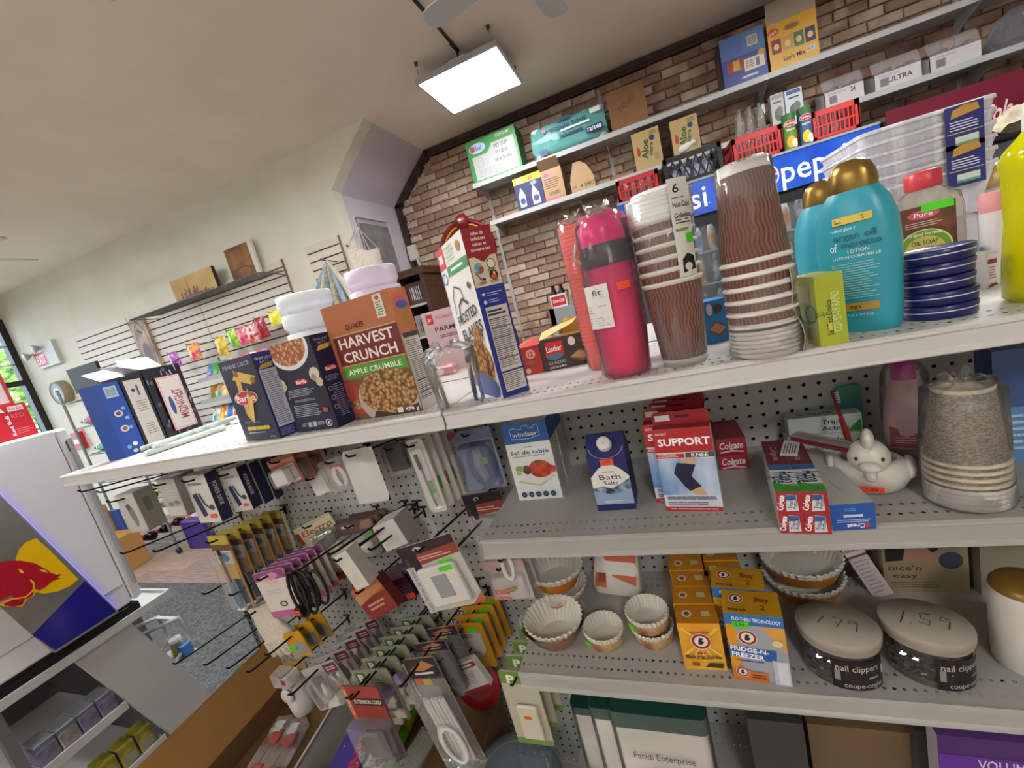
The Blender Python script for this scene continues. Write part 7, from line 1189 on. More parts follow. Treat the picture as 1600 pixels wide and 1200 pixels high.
p = PY(103, 612, 3.25); t = thing('wall_clock', 'round beige wall clock below the exit sign', 'clock', (p.x, YW - .001, p.z)); MB().lathe([(.001, .0), (.15, 0), (.155, .01), (.15, .10), (.135, .105), (.13, .095), (.001, .095)], M('#8f8468', .5), 30, RX(math.pi / 2)).build('case', t); s = Sheet(flat((-.13, -.096, -.13), (1, 0, 0), (0, 0, 1), (0, -1, 0)), .26, .26); s.ell(.5, .5, .5, .5, '#8a929a', 26); s.ring(.5, .5, .28, .28, .3, '#c9ced2', 22); s.ell(.5, .5, .06, .06, '#c9ced2', 10); s.build('dial', t)
for px, py, w, h, c, lab in ((125, 675, .22, .10, '#d98f9a', 'pink notice pinned higher on the white wall'), (135, 692, .24, .10, '#dcaeb4', 'pale pink notice pinned lower on the white wall')): p = PY(px, py, YW); tag(MB().box(p.x - w / 2, YW - .006, p.z - h / 2, p.x + w / 2, YW - .001, p.z + h / 2, M(c, .6)).build('wall_notice'), lab, 'notice', 'pink wall notices')
p = PY(120, 690, 3.2); t = thing('fire_alarm_pull', 'small red fire alarm station on the white wall', 'fire alarm', (p.x, YW - .001, p.z)); MB().box(-.09, -.06, -.12, .09, 0, .12, M('#b3202c', .4)).build('box', t); MB().box(-.06, -.065, -.03, .06, -.06, .03, M('#e6e2de', .4)).build('pull_bar', t)
# ------------------------------------------------------------------ the brick wall: shelves, coolers and stock
SHM = M('#b3b5b4', .4); YS = 3.96; ZU, ZL = 2.692, 2.318
for z, x0, x1, lab in ((ZU, -1.38, 3.6, 'long grey upper shelf on the brick wall'), (ZL + .012, -1.30, 3.6, 'long grey lower shelf on the brick wall')):
    t = thing('wall_shelf', lab, 'shelf', (x0, YB - .02, z)); L = x1 - x0; MB().box(0, -(YB - YS) + .02, -.012, L, .0, 0, SHM).box(0, -(YB - YS) + .015, -.035, L, -(YB - YS) + .02, .004, SHM).build('board', t)
    for k in range(5):
        x = .03 + k * 1.21
        if x < L: MB().prism([(0, -.012), (-.26, -.014), (-.26, -.03), (-.03, -.10), (0, -.12)], x, x + .006, SHM, 'x').build('bracket', t)
for k in range(5):
    x = -1.375 + k * 1.21 + .03
    t = MB().box(x - .012, YB - .022, .9 if k == 0 else 2.1, x + .018, YB - .012, 3.14, M('#9fa2a2', .4, .3)); sl = MB()
    tag(t.build('shelf_upright'), 'slotted grey upright, %s from the wooden cabinet' % ('first', 'second', 'third', 'fourth', 'fifth')[k], 'upright', 'slotted uprights')
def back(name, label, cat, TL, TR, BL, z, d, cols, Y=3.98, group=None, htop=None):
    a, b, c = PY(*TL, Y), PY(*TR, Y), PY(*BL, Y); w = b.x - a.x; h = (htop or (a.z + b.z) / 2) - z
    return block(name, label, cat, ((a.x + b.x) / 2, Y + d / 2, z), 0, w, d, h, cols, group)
ZS, ZM = ZU + .002, ZL + .014
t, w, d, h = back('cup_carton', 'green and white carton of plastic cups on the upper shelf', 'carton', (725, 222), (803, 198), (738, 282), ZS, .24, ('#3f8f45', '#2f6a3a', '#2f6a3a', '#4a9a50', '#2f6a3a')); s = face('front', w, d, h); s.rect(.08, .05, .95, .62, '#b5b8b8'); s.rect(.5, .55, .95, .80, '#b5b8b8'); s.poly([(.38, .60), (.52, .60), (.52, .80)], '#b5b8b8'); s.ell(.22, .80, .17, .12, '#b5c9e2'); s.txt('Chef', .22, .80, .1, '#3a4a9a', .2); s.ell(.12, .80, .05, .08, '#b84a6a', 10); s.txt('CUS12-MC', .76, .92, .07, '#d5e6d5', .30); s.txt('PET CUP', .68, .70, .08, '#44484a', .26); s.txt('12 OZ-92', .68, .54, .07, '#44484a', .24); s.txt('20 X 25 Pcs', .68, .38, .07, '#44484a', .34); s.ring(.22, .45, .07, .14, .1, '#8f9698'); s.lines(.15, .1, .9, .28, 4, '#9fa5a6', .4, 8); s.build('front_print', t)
# tissue pack
a, b, c = PY(824, 200, 3.98), PY(938, 160, 3.98), PY(850, 245, 3.98); w = b.x - a.x + .02; h = (a.z + b.z) / 2 - ZS; t = thing('paper_towel_pack', 'turquoise plastic pack of paper towels on the upper shelf', 'paper towels', ((a.x + b.x) / 2 + .01, 4.08, ZS)); TQ = CLEAR('#bfe6e2', .75, .12, '#6fb5b0', 9.0)
for k in range(6):
    for j in range(1): MB().lathe([(.018, 0), (w / 12.5, 0), (w / 12.3, h * .92), (.018, h * .92)], M('#cfd8d6', .8), 16, T(-w / 2 + w / 12 + k * w / 6, -.02, .006), True).build('roll', t)
q = random.Random(12); rings = []
for i in range(9):
    x = -w / 2 + w * i / 8; e = .0 if 1 < i < 7 else (.05 if 0 < i < 8 else .16); rings.append([(x + q.uniform(-.008, .008), (a_) * (1 - e * 2) + q.uniform(-.005, .005), b_ * (1 - e) + e * h * .5 + q.uniform(-.004, .004)) for a_, b_ in [(yy, zz + .0) for yy, zz in rrect(-.10, .002, .08, h, .07, 4)]])
MB().loft(rings, TQ, True, True).build('plastic_wrap', t)
s = Sheet(flat((-w / 2, -.112, 0), (1, 0, 0), (0, 0, 1), (0, -1, 0)), w, h, 1, .004); s.rect(.38, .86, .58, .97, '#23305a'); s.txt('tissuie tout', .52, .72, .14, '#1f3a6a', .50, 0, .02); s.rect(.42, .56, .80, .62, '#e2f0ee'); s.rect(.40, .40, .70, .47, '#1f3a6a'); s.rect(.74, .22, .95, .42, '#1f2f6a'); s.txt('12/160', .845, .33, .10, '#ffffff', .18, 0, .02); s.rect(.82, .74, .95, .88, '#d9ecea'); s.ell(.2, .75, .03, .06, '#c85a6a', 10); s.rect(.1, .06, .2, .24, '#1f3a6a'); s.build('lettering', t)
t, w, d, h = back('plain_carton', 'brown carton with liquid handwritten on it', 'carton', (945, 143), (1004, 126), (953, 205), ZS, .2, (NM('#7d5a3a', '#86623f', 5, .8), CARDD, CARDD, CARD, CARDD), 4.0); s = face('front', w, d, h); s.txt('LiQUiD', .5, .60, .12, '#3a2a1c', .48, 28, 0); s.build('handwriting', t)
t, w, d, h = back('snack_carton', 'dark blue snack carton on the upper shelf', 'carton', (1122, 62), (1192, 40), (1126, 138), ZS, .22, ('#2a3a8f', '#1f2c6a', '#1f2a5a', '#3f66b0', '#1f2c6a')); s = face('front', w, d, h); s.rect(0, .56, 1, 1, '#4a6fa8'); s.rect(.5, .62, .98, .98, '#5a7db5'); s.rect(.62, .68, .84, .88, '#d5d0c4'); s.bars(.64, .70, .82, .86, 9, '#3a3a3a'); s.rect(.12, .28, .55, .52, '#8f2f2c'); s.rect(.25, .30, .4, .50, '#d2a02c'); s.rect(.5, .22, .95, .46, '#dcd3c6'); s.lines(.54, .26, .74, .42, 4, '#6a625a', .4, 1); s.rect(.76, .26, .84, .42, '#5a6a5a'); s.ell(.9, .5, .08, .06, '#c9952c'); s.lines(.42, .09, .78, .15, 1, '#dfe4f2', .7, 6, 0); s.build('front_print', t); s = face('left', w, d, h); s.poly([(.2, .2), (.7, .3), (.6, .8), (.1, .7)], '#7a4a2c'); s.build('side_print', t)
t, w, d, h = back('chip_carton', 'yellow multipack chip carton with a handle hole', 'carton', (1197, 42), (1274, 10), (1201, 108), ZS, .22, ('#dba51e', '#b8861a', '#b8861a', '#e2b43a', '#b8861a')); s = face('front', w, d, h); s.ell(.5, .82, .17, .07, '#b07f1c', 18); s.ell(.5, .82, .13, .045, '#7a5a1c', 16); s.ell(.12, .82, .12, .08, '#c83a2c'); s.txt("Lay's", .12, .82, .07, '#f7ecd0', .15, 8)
for k in range(4): s.rect(.06 + k * .23, .36, .26 + k * .23, .66, ('#7a1f24', '#c9952c', '#3f6a4a', '#2a2a5a')[k]); s.ell(.16 + k * .23, .5, .06, .07, '#e2c27a', 10)
s.txt("Lay's Mix", .5, .20, .09, '#3a2a14', .44, 0, .02); s.rect(.74, .16, .92, .28, '#e2ddd0'); s.bars(.76, .18, .90, .26, 8, '#4a4a44'); s.build('front_print', t)
MB().add([(-w / 2, -d / 2, h), (w / 2, -d / 2, h), (w / 2, -d / 2 - .02, h + .13), (-w / 2, -d / 2 - .02, h + .13)], [(0, 1, 2, 3)], M('#a89c8c', .7)).build('open_flap', t)
# lower shelf stock
t, w, d, h = back('cleaner_carton', 'navy carton of spray cleaner with a yellow top', 'carton', (800, 281), (843, 266), (812, 328), ZM, .2, ('#262c62', '#1f2450', '#1f2450', '#d8c02c', '#1f2450')); s = face('front', w, d, h); s.rect(0, .80, 1, 1, '#d8c32c'); s.txt('20', .62, .90, .10, '#b02a1c', .18, 0, .03); s.ell(.2, .90, .12, .06, '#e9e4b0'); s.poly([(.1, .1), (.32, .1), (.34, .45), (.22, .7), (.1, .45)], '#c9d0dc'); s.poly([(.56, .08), (.84, .08), (.82, .4), (.66, .68), (.56, .4)], '#c9d0dc'); s.ell(.22, .28, .09, .1, '#3a4a9a'); s.ell(.7, .26, .1, .1, '#3a4a9a'); s.ell(.7, .72, .12, .06, '#8f9aa8'); s.build('front_print', t)
t, w, d, h = back('plain_carton', 'beige carton with printed list and pink stripes, flap open', 'carton', (843, 270), (875, 258), (850, 314), ZM, .2, ('#b08d6a', '#8a6d50', '#8a6d50', '#7a5f45', '#8a6d50')); s = face('front', w, d, h); s.ell(.25, .84, .14, .06, '#b05a9a'); s.lines(.12, .40, .9, .74, 5, '#5f4a36', .35, 1); s.bars(.25, .18, .8, .30, 12, '#4a3a2c'); s.rect(0, .06, 1, .09, '#c05a74'); s.rect(0, .01, 1, .04, '#c05a74'); s.build('front_print', t); MB().add([(-w / 2, -d / 2, h), (w / 2, -d / 2, h), (w * .45, -d / 2 - .06, h + .075), (-w * .5, -d / 2 - .06, h + .075)], [(0, 1, 2, 3)], M('#8a6d50', .7)).build('open_flap', t)
a, b = PY(886, 262, 3.98), PY(930, 285, 3.98); t = thing('plain_carton', 'beige display carton with a cut away sloping top', 'carton', ((a.x + b.x) / 2, 4.07, ZM)); w = b.x - a.x; BE = M('#b3946f', .7)
MB().prism([(-w / 2, 0), (w / 2, 0), (w / 2, .10), (w * .30, .20), (w * .05, .245), (-w * .25, .245), (-w / 2, .10)], -.09, -.088, BE, 'y').box(-w / 2, -.0865, 0, w / 2, .09, .10, BE).build('carton', t); s = Sheet(flat((-w / 2, -.0905, 0), (1, 0, 0), (0, 0, 1), (0, -1, 0)), w, .10); s.rect(.58, .3, .95, .62, '#3a3028'); s.rect(.6, .34, .93, .58, '#b3946f'); s.lines(.62, .38, .9, .54, 1, '#3a3028', .6); s.lines(.05, .4, .3, .6, 2, '#5a4a3a', .4, 1); s.ell(.45, .45, .05, .12, '#5a4a3a', 8); s.build('print', t)
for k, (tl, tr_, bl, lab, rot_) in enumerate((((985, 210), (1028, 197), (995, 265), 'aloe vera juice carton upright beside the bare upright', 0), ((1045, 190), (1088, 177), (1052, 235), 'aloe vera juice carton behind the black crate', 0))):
    t, w, d, h = back('aloe_carton', lab, 'carton', tl, tr_, bl, ZM, .2, ('#b39a68', '#8f7a52', '#8f7a52', '#c3aa78', '#8f7a52'), 3.98, 'aloe vera cartons'); s = face('front', w, d, h); s.txt('Aloe', .42, .52, .16, '#2f4a2c', .50 * h / w, 82, .03); s.txt('vera', .62, .48, .11, '#2f4a2c', .34 * h / w, 82, .02); s.ell(.18, .5, .07, .13, '#b03a2c', 12); s.ell(.72, .76, .1, .07, '#2c3a6a', 12); s.lines(.62, .84, .92, .95, 3, '#5a4a34', .4, 1)
    for j in range(7): an = .4 + j * .4; s.poly([(.56, .28), (.56 + .2 * math.cos(an - .08), .28 + .16 * math.sin(an)), (.56 + .26 * math.cos(an), .28 + .2 * math.sin(an))], '#5a7a3a')
    s.rect(.72, .18, .9, .36, '#9a8a5c'); s.build('front_print', t)
# coolers
def cooler(x0, x1, label, hdr, kind):
    t = thing('drinks_cooler', label, 'cooler', ((x0 + x1) / 2, 3.5, 0)); w = x1 - x0; BK2 = M('#141518', .45); d = .70
    MB().box(-w / 2, .04, 0, -w / 2 + .04, d, 2.06, BK2).box(w / 2 - .04, .04, 0, w / 2, d, 2.06, BK2).box(-w / 2 + .04, .04, 1.80, w / 2 - .04, d, 2.06, BK2).box(-w / 2 + .04, .04, 0, w / 2 - .04, d, .2, BK2).box(-w / 2 + .04, d - .04, .2, w / 2 - .04, d, 1.80, M('#b9c0c3', .5)).build('cabinet', t); MB().box(-w / 2 + .08, .07, 1.785, w / 2 - .08, .10, 1.798, M('#f2f6ff', .4, 0, 6.0)).build('inside_lamp', t); dr = MB().box(-w / 2 + .01, 0, .18, -w / 2 + .06, .04, 1.80, BK2).box(w / 2 - .06, 0, .18, w / 2 - .01, .04, 1.80, BK2).box(-w / 2 + .06, 0, 1.74, w / 2 - .06, .04, 1.80, BK2).box(-w / 2 + .06, 0, .18, w / 2 - .06, .04, .24, BK2).build('door', t); MB().box(-w / 2 + .06, .012, .24, w / 2 - .06, .018, 1.74, CLEAR('#f2f6f8', .06, .03)).build('glass', dr)
    MB().box(-w / 2, 0, 1.82, w / 2, .04, 2.05, hdr).build('header_sign', t); kind == 'p' and MB().box(-w / 2, -.006, 2.05, w / 2, .04, 2.065, M('#9fa3a6', .4, .4)).build('top_trim', t); MB().box(-w / 2, 0, 0, w / 2, .04, .17, M('#2a2b2e', .6)).build('grille', t)
    return t, w
PBL = NM('#163fb5', '#2a66d8', 3, .25)
tA, wA = cooler(-.13, .575, 'black pepsi cooler behind the cup stacks', PBL, 'p'); tB, wB = cooler(.59, 1.50, 'black pepsi cooler below the fruit juice cans', PBL, 'p'); tC, wC = cooler(1.52, 2.62, 'black cooler with a dark red header', M('#2a1418', .4), 'c')
def pepsi(t, w, cx, tw):
    s = Sheet(flat((-w / 2, 0, 1.82), (1, 0, 0), (0, 0, 1), (0, -1, 0)), w, .23, 1, .001); k = .23 / w
    s.ell(cx - tw / 2 - .105, .5, .36 * k, .36, '#e6e8ee', 26); s.ell(cx - tw / 2 - .105, .5, .32 * k, .32, '#1b3fae', 26, a0=math.pi * 1.0, a1=math.pi * 2.0); s.ell(cx - tw / 2 - .105, .5, .32 * k, .32, '#c8252f', 26, a0=0.15, a1=math.pi - .1); s.txt('pepsi', cx, .52, .62, '#eef2fb', tw, 0, .01); s.ell(cx + tw / 2 + .015, .28, .008, .02, '#ffffff', 6); s.build('brand_lettering', t)
pepsi(tB, wB, .60, .41); pepsi(tA, wA, .58, .58)
# product rows behind the cooler glass
rq = random.Random(31)
for tt, x0, x1 in ((tA, -.13, .575), (tB, .59, 1.50)):
    for si, z in enumerate((.45, .75, 1.05, 1.32, 1.56)): MB().box(x0 + .06 - tt.location.x, .052, z - .012, x1 - .06 - tt.location.x, .32, z, M('#c9cfd2', .4)).build('shelf', tt)
cans = [MB().lathe([(.001, 0), (.024, 0), (.03, .006), (.031, .14), (.022, .165), (.013, .20), (.013, .215), (.001, .216)], NM(c1, c2, 14, .3), 12).mesh('bottle') for c1, c2 in (('#d5dbe0', '#7fa8cc'), ('#e2862c', '#d9d5cf'), ('#7a6ab0', '#c9c4dc'), ('#cfd4d6', '#2c3438'), ('#3f8ac0', '#d9e6ee'))]
k = 0
for x0, x1 in ((-.05, .54), (.66, 1.46)):
    for z in (1.05, 1.32, 1.56):
        n = int((x1 - x0) / .085)
        for i in range(n):
            o = obj('chilled_bottle', cans[(k * 3 + i * 7) % 5], None, (x0 + (i + .5) * (x1 - x0) / n, 3.61, z)); lab = 'bottle on the %s shelf of the %s pepsi cooler, %s along' % ({1.05: 'third', 1.32: 'fourth', 1.56: 'top'}[z], 'narrow' if x0 < 0 else 'wide', ('first', 'second', 'third', 'fourth', 'fifth', 'sixth', 'seventh', 'eighth', 'ninth', 'tenth')[i]); tag(o, lab, 'bottle', 'bottles inside the pepsi coolers')
        k += 1
# crates and stock on the coolers
def crate(label, x0, x1, y0, y1, z0, h, col, goods, group, cross=False):
    t = thing('crate', label, 'crate', ((x0 + x1) / 2, y0, z0), group=group); w = x1 - x0; d = y1 - y0; m = M(col, .45); mb = MB().box(-w / 2, 0, 0, w / 2, d, .012, m)
    mb.build('base', t)
    for nm, X, L in (('front', T(-w / 2, 0, 0), w), ('back', T(-w / 2, d - .012, 0), w), ('side', T(-w / 2, 0, 0) @ RZ(math.pi / 2), d), ('side', T(w / 2 + .012, 0, 0) @ RZ(math.pi / 2), d)):
        q = MB(); q.box(0, 0, h - .035, L, .012, h, m, X).box(0, 0, 0, L, .012, .03, m, X)
        n = max(3, int(L / (.05 if cross else .022)))
        for i in range(n + 1):
            x = L * i / n
            if cross:
                if i < n: q.tube([(x, .006, .03), (x + L / n, .006, h - .035)], .005, m, 4, False, X); q.tube([(x + L / n, .006, .03), (x, .006, h - .035)], .005, m, 4, False, X)
            else: q.box(x - .004 if i else 0, .002, .02, min(x + .004, L), .010, h - .02, m, X)
        if not cross: q.box(0, .001, h * .45, L, .011, h * .45 + .012, m, X)
        q.box(0, 0, 0, .014, .012, h, m, X).box(L - .014, 0, 0, L, .012, h, m, X); q.build(nm + '_wall', t)
    return t
ZC = 2.066; JAR = CLEAR('#f4f4f4', .12, .05)
def jars(x0, x1, y0, y1, z, grp, names, h=.15, col=None, n=4):
    k = 0; q_ = min(.033, (x1 - x0) / n * .46)
    for j in range(2):
        for i in range(n):
            o = MB().lathe([(q_ * .85, 0), (q_ * .97, .004), (q_, h * .6), (q_ * .6, h * .75), (q_ * .55, h * .92), (q_ * .66, h * .93), (q_ * .66, h), (.001, h)], col or JAR, 14, None, True).build('glass_jar', None, (x0 + (i + .5) * (x1 - x0) / n, y0 + (j + .5) * (y1 - y0) / 2, z)); tag(o, 'small jar in %s, %s row, %s along' % (names, ('front', 'rear')[j], ('first', 'second', 'third', 'fourth', 'fifth')[i]), 'jar', grp)
crate('narrow red crate on the pepsi cooler behind the cup lids', -.10, .185, 3.55, 3.85, ZC, .165, '#b3242a', None, 'red crates'); jars(-.08, .165, 3.57, 3.83, ZC + .013, 'jars in the narrow red crate', 'the narrow red crate', .16)
crate('black milk crate with lattice sides on the pepsi cooler', .25, .615, 3.55, 3.88, ZC, .205, '#151517', None, None, True); jars(.28, .58, 3.58, 3.85, ZC + .013, 'cans in the black milk crate', 'the black milk crate', .15, NM('#c9ced6', '#2c4a9a', 20, .3))
crate('red crate full of upside down glasses next to the milk crate', .70, .985, 3.55, 3.85, ZC, .185, '#c0282c', None, 'red crates'); jars(.72, .965, 3.57, 3.83, ZC + .013, 'glasses in the filled red crate', 'the filled red crate', .205)
crate('red crate next to the juice cans', 1.175, 1.415, 3.55, 3.85, ZC, .185, '#c0282c', None, 'red crates'); jars(1.195, 1.395, 3.57, 3.83, ZC + .013, 'glasses in the crate by the juice cans', 'the crate by the juice cans', .17)
p = PY(1080, 232, 3.52); t = thing('bulb', 'white bulb resting on the black milk crate', 'bulb', (p.x - .05, 3.556, ZC + .205), rot=(0, math.radians(70), 0)); MB().lathe([(.001, -.05), (.02, -.045), (.028, -.02), (.022, .02), (.014, .04), (.014, .07), (.001, .07)], M('#c9ccc9', .35), 14, T(-.026, 0, .03)).build('glass_body', t)
for k, (x0, c1, c2, lab) in enumerate(((1.00, '#5f8a2c', '#e2a82c', 'tall pear juice can with a green label'), (1.09, '#3a5a8a', '#d8c02c', 'tall pineapple juice can with a blue label'))):
    t = thing('juice_can', lab, 'juice can', (x0 + .04, 3.56, ZC), group='juice cans'); hh = .225 + k * .01; MB().lathe([(.036, 0), (.039, .003), (.039, hh - .004), (.036, hh)], M('#4a7a34' if k == 0 else '#35557f', .35), 22, None, True).build('can', t); s = wrap_sheet(.0392, 0, -math.pi / 2, .10, hh); s.rect(0, .82, 1, 1, '#2f6a34' if k == 0 else '#2f6a3a'); s.rect(0, .0, 1, .5, c1); s.ell(.5, .72, .42, .08, '#b8242c', 18); s.ring(.5, .72, .42, .08, .12, '#f0e6d8'); s.txt('Del Monte', .5, .72, .05, '#ffffff', .6, 0, .02); s.txt('PEAR' if k == 0 else 'PINEAPPLE', .5, .55, .06, '#f0ecd8', .5); s.ell(.45, .22, .25, .16, c2, 16); s.ell(.68, .16, .2, .12, '#e9e2c8', 14); s.build('label', t)
# bottles and packs on the lower wall shelf
for k in range(6): tag(MB().lathe([(.028, 0), (.032, .004), (.032, .11), (.014, .16), (.013, .19), (.016, .192), (.016, .205), (.001, .206)], CLEAR('#eeeae4', .18, .05), 14, None, True).build('glass_bottle', None, (.86 + (k % 3) * .07, 4.02 + (k // 3) * .08, ZM)), 'empty glass bottle in the cluster of six, %s row %s' % (('front', 'rear')[k // 3], ('first', 'second', 'third')[k % 3]), 'bottle', 'cluster of glass bottles')
for k, (px0, px1, top, lab, c) in enumerate(((1208, 1228, 145, 'grey bottle picture card among the spare parts', '#b3b3ae'), (1231, 1258, 138, 'blue and white boxed part behind the juice cans', '#c3cdd6'))):
    a, b = PY(px0, 190, 4.0), PY(px1, 180, 4.0); t, w, d, h = block('part_box', lab, 'box', ((a.x + b.x) / 2, 4.04, ZM), 0, b.x - a.x, .06, PY(px0 + 8, top, 4.0).z - ZM, (c,) * 5, 'spare part boxes'); s = face('front', w, d, h); s.ell(.5, .35, .3, .2, '#5a5f5c'); s.ell(.65, .45, .2, .15, '#6a6f6c'); s.rect(.1, .85, .9, .97, '#2c4a8a' if k else '#8f8f8a'); s.lines(.2, .71, .8, .77, 1, '#3a3f44', .8, 4, 0); s.build('front_print', t)
for k, (tl, tr_, word, lab) in enumerate((((1287, 140), (1350, 118), '24', 'white open display box with dark packets'), ((1365, 112), (1441, 88), 'ULTRA', 'white open display box lettered ultra'), ((1452, 82), (1535, 55), None, 'white open display box nearest the wall end'))):
    a, b = PY(*tl, 3.98), PY(*tr_, 3.98); w = b.x - a.x; t = thing('display_box', lab, 'display box', ((a.x + b.x) / 2, 4.07, ZM), group='white display boxes'); m = M('#c9c3c4', .5); h = .105; d = .17
    MB().box(-w / 2, -d / 2, 0, w / 2, d / 2, .004, m).box(-w / 2, -d / 2, 0, w / 2, -d / 2 + .004, h, m).box(-w / 2, d / 2 - .004, 0, w / 2, d / 2, h * 1.5, m).prism([(-d / 2, 0), (d / 2, 0), (d / 2, h * 1.5), (-d / 2, h)], -w / 2, -w / 2 + .004, m, 'x').prism([(-d / 2, 0), (d / 2, 0), (d / 2, h * 1.5), (-d / 2, h)], w / 2 - .004, w / 2, m, 'x').build('tray', t)
    for j in range(4): MB().bbox(-w / 2 + .012 + j * (w - .02) / 4, -.05, .004, -w / 2 + (j + 1) * (w - .02) / 4, .05, .13 + .01 * (j % 2), .008, NM('#2c2a30', '#5a5560', 30, .25)).build('packet', t)
    MB().prism([(-d / 2, h * .9), (-d * .2, h * 1.9), (d * .3, h * 1.9), (d / 2, h * 1.4)], -w / 2, w / 2, CLEAR('#f4f2f4', .16, .1), 'x').build('clear_cover', t); s = Sheet(flat((-w / 2, -d / 2, 0), (1, 0, 0), (0, 0, 1), (0, -1, 0)), w, h)
    if word: s.txt(word, .72 if k == 0 else .55, .5 if k else .75, .3, '#3a3642', .12 if k == 0 else .5, 0, .02)
    s.rect(.12, .2, .32, .7, '#8f8a8c'); s.bars(.14, .25, .30, .65, 8, '#4a464a'); s.lines(.1, .75, .6, .9, 2, '#8a858a', .4); s.build('front_print', t)
t = thing('plastic_bag_bundle', 'crumpled grey plastic bundle at the end of the lower wall shelf', 'bundle', (2.50, 4.08, ZM)); q = random.Random(14); rings = [[((.14 + q.uniform(-.02, .02)) * r_ * math.cos(j * .45), (.10 + q.uniform(-.02, .02)) * r_ * math.sin(j * .45), z) for j in range(14)] for z, r_ in ((0, .8), (.05, 1.1), (.12, 1.0), (.2, .7), (.24, .25))]; MB().loft(rings, CLEAR('#dcdce0', .45, .2, '#8a8a92'), True, False).build('bundle', t)
# red board, crumpled paper on the right cooler
MB().box(-.54, -.004, 1.77, .54, 0, 2.105, M('#5f1026', .35)).build('cola_header', tC); s = Sheet(flat((-.54, -.004, 1.77), (1, 0, 0), (0, 0, 1), (0, -1, 0)), 1.08, .335); s.txt('Coca-Cola', .40, .42, .28, '#d8b5b8', .30, 4, .02, .3); s.rect(0, 0, 1, .02, '#1a0c10'); s.build('cola_lettering', tC)
q = random.Random(15); t = thing('crumpled_paper', 'heap of crumpled beige packing paper on a ledge before the cola sign', 'packing paper', (2.05, 3.40, 1.765)); H_ = [[q.uniform(0, 1) for _ in range(19)] for _ in range(9)]
PAPR = NM('#a89e84', '#cfc6ad', 14, .9, bump=.6)
MB().surf(lambda u, v: (-.26 + .62 * u, -.07 + .15 * v, max(.0, (.26 * u) * math.sin(math.pi * min(1, v * .9 + .1)) * (.8 + .35 * H_[int(v * 8)][int(u * 18)]) + .03 * math.sin(math.pi * u) * H_[int(v * 8)][int(u * 18)])), 18, 8, PAPR, False).build('paper', t); MB().box(-.28, -.075, -.012, .38, .095, 0, M('#16161a', .5)).build('ledge', t)
tag(MB().tube([(1.93, 3.385, 1.78), (1.86, 3.38, 2.0)], .008, M('#b08a68', .6), 6).build('wooden_stick'), 'thin wooden stick leaning behind the crumpled paper', 'stick')
t = thing('glass_jar', 'large clear jar beside the crumpled paper', 'jar', (2.52, 3.40, 1.766)); MB().lathe([(.07, 0), (.08, .004), (.08, .16), (.06, .20), (.062, .24), (.001, .245)], CLEAR('#e6eaec', .25, .05), 22, None, True).build('jar', t); MB().lathe([(.0812, .03), (.0812, .13)], M('#9aa6b5', .5), 22).build('label', t)
tag(MB().box(2.435, 3.30, 1.70, 2.62, 3.49, 1.766, M('#16161a', .5)).build('cooler_ledge'), 'black ledge under the large clear jar', 'ledge')
# mini fridge with cola on top, counter, ring sign, cabinet
tag(MB().bbox(-1.50, 3.22, 0, -.20, 3.90, .90, .01, NM('#4a3626', '#5c4632', 6, .5)).build('shop_counter'), 'brown wooden counter in front of the brick wall', 'counter')
t = thing('mini_fridge', 'little grey energy drink fridge on the wooden counter', 'fridge', (-.56, 3.30, .90)); GF = M('#8f9498', .4); h = 1.415 - .90
MB().box(-.22, 0, 0, .22, .40, .03, GF).box(-.22, 0, h - .13, .22, .40, h, GF).box(-.22, 0, 0, -.18, .40, h, GF).box(.18, 0, 0, .22, .40, h, GF).box(-.2, .36, 0, .2, .40, h, M('#2a2d30', .5)).build('cabinet', t); MB().box(-.18, .004, .03, .18, .008, h - .13, CLEAR('#e6eef2', .08, .03)).build('glass_door', t)
for k in range(4): MB().lathe([(.022, .0), (.026, .004), (.026, .13), (.020, .14), (.001, .14)], NM('#2c3f6a', '#b5b8b0', 14, .25), 14, T(-.12 + k * .08, .12, .18)).build('can', t)
MB().box(-.18, .03, .172, .18, .34, .18, GF).build('shelf', t); s = Sheet(flat((-.22, 0, h - .13), (1, 0, 0), (0, 0, 1), (0, -1, 0)), .44, .13); s.ell(.72, .55, .09, .3, '#d8a81c', 16); s.poly([(.50, .3), (.6, .62), (.72, .72), (.70, .5), (.62, .35)], '#a8201c'); s.poly([(.94, .3), (.84, .62), (.72, .72), (.74, .5), (.82, .35)], '#a8201c'); s.build('badge', t)
a = PY(862, 480, 3.36); t = thing('cola_pack', 'red and white carrier of small cola bottles on the mini fridge', 'cola pack', (a.x + .065, 3.42, 1.416)); MB().box(-.065, -.05, 0, .065, .05, .105, M('#d8d2cf', .5)).build('carrier', t); s = face('front', .13, .10, .105); s.rect(.06, .12, .94, .86, '#b8202a'); s.txt('Coca-Cola', .5, .52, .24, '#f6e9e8', .72, 0, .02, .25); s.build('front_print', t)
for k in range(4): MB().lathe([(.022, .02), (.023, .11), (.010, .155), (.010, .18)], COLA, 12, T(-.035 + (k % 2) * .065, -.022 + (k // 2) * .045, 0), True).lathe([(.0115, .178), (.0115, .19), (.001, .191)], M('#b8202a', .4), 10, T(-.035 + (k % 2) * .065, -.022 + (k // 2) * .045, 0)).build('bottle', t)
for k in range(3): tag(MB().lathe([(.001, 0), (.03, 0), (.033, .005), (.033, .135), (.026, .145), (.001, .145)], NM('#8a8468', '#c9c09a', 22, .3), 16).build('tall_can', None, (a.x + .185 + k * .075, 3.42, 1.416)), 'tall beige can beside the cola carrier, %s one' % ('first', 'second', 'third')[k], 'can', 'beige cans on the mini fridge')
c_ = PY(729, 392, 4.2); t = thing('ring_sign', 'round red and yellow ring sign with a red bell on the brick wall', 'ring sign', (c_.x, YB - .035, c_.z)); ro_ = .30
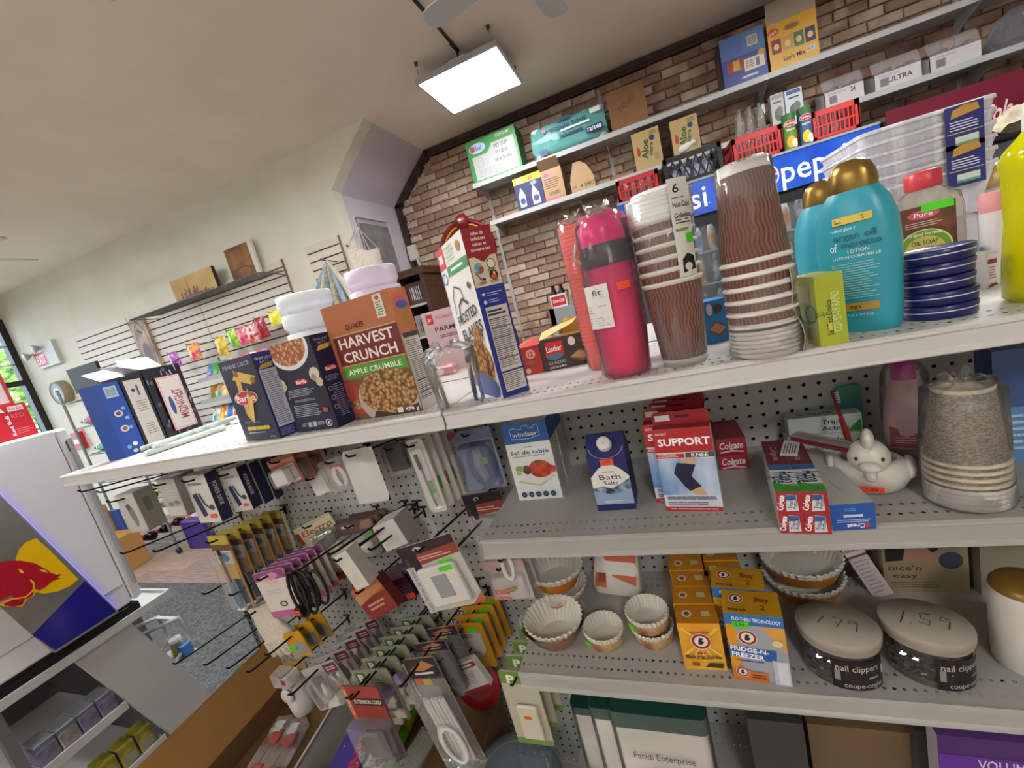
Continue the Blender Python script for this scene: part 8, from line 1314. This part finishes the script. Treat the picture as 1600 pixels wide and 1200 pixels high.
for r_, col, th in ((ro_, '#8a1a24', .022), (ro_ - .035, '#c9a02c', .012), (ro_ - .06, '#8a1a24', .012)): MB().tube([(r_ * math.cos(a), 0, r_ * math.sin(a)) for a in [2 * math.pi * j / 48 for j in range(48)]], th, M(col, .4), 8, True).build('ring', t)
MB().lathe([(.001, .07), (.04, .06), (.07, .03), (.075, 0), (.001, 0)], M('#8f1a24', .35), 20, T(.03, -.02, ro_ - .01) @ RX(math.pi / 2)).lathe([(.001, .085), (.022, .08), (.03, .06)], M('#b9b5b0', .3, .5), 12, T(.03, -.02, ro_ - .01) @ RX(math.pi / 2)).build('bell', t)
p = PY(645, 395, 4.2); t = thing('wall_box', 'little white electrical box on the brick wall edge', 'electrical box', (p.x, YB - .03, p.z)); MB().bbox(-.05, -.05, -.08, .05, .0, .08, .006, M('#c9c6be', .5)).build('box', t); MB().tube([(.03, -.03, -.08), (.05, -.03, -.2)], .018, M('#bdbab2', .5), 8).build('plug', t)
WOOD = NM('#3a2419', '#553626', 10, .5, stretch=(1, 1, 5)); t = thing('wooden_cabinet', 'dark wooden shelf cabinet in the corner of the brick wall', 'cabinet', (-2.22, 4.02, 0)); MB().box(-.17, -.2, 0, -.13, .2, 2.06, WOOD).build('side', t); MB().box(.11, -.2, 0, .15, .2, 2.06, WOOD).build('side', t); MB().box(-.175, -.22, 2.05, .17, .2, 2.12, WOOD).build('top', t); MB().box(-.13, .18, 0, .11, .2, 2.05, M('#241813', .7)).build('back', t)
for z in (.5, 1.0, 1.42, 1.75): MB().box(-.13, -.18, z, .11, .18, z + .02, M('#c3c0ba', .5)).build('shelf', t)
for k, (z, c, lab) in enumerate(((1.02, '#2c2b2a', 'black box low in the wooden cabinet'), (1.44, '#8f8f8a', 'grey barcode box in the wooden cabinet'), (1.77, '#4a3a34', 'brown box high in the wooden cabinet'))): t, w, d, h = block('stored_box', lab, 'box', (-2.23, 3.97, z), 0, .20, .2, .22, (c,) * 5); s = face('front', w, d, h); s.bars(.2, .2, .8, .8, 6, '#c9c6c0' if k != 1 else '#2a2a2a'); s.build('front_print', t)
t = thing('coffee_machine', 'black and white coffee machine on the wooden counter', 'coffee machine', (-1.32, 3.45, .90)); MB().bbox(-.14, -.12, 0, .14, .14, .03, .004, M('#222123', .4)).build('base', t); MB().bbox(-.14, .02, .03, .14, .14, .42, .006, M('#2a2a2c', .4)).build('column', t); MB().bbox(-.14, -.12, .32, .14, .02, .42, .006, M('#d5d3ce', .4)).build('head', t); MB().lathe([(.05, .03), (.06, .14), (.055, .16)], CLEAR('#d9dde0', .3, .05), 18, T(0, -.05, 0), True).build('jug', t)
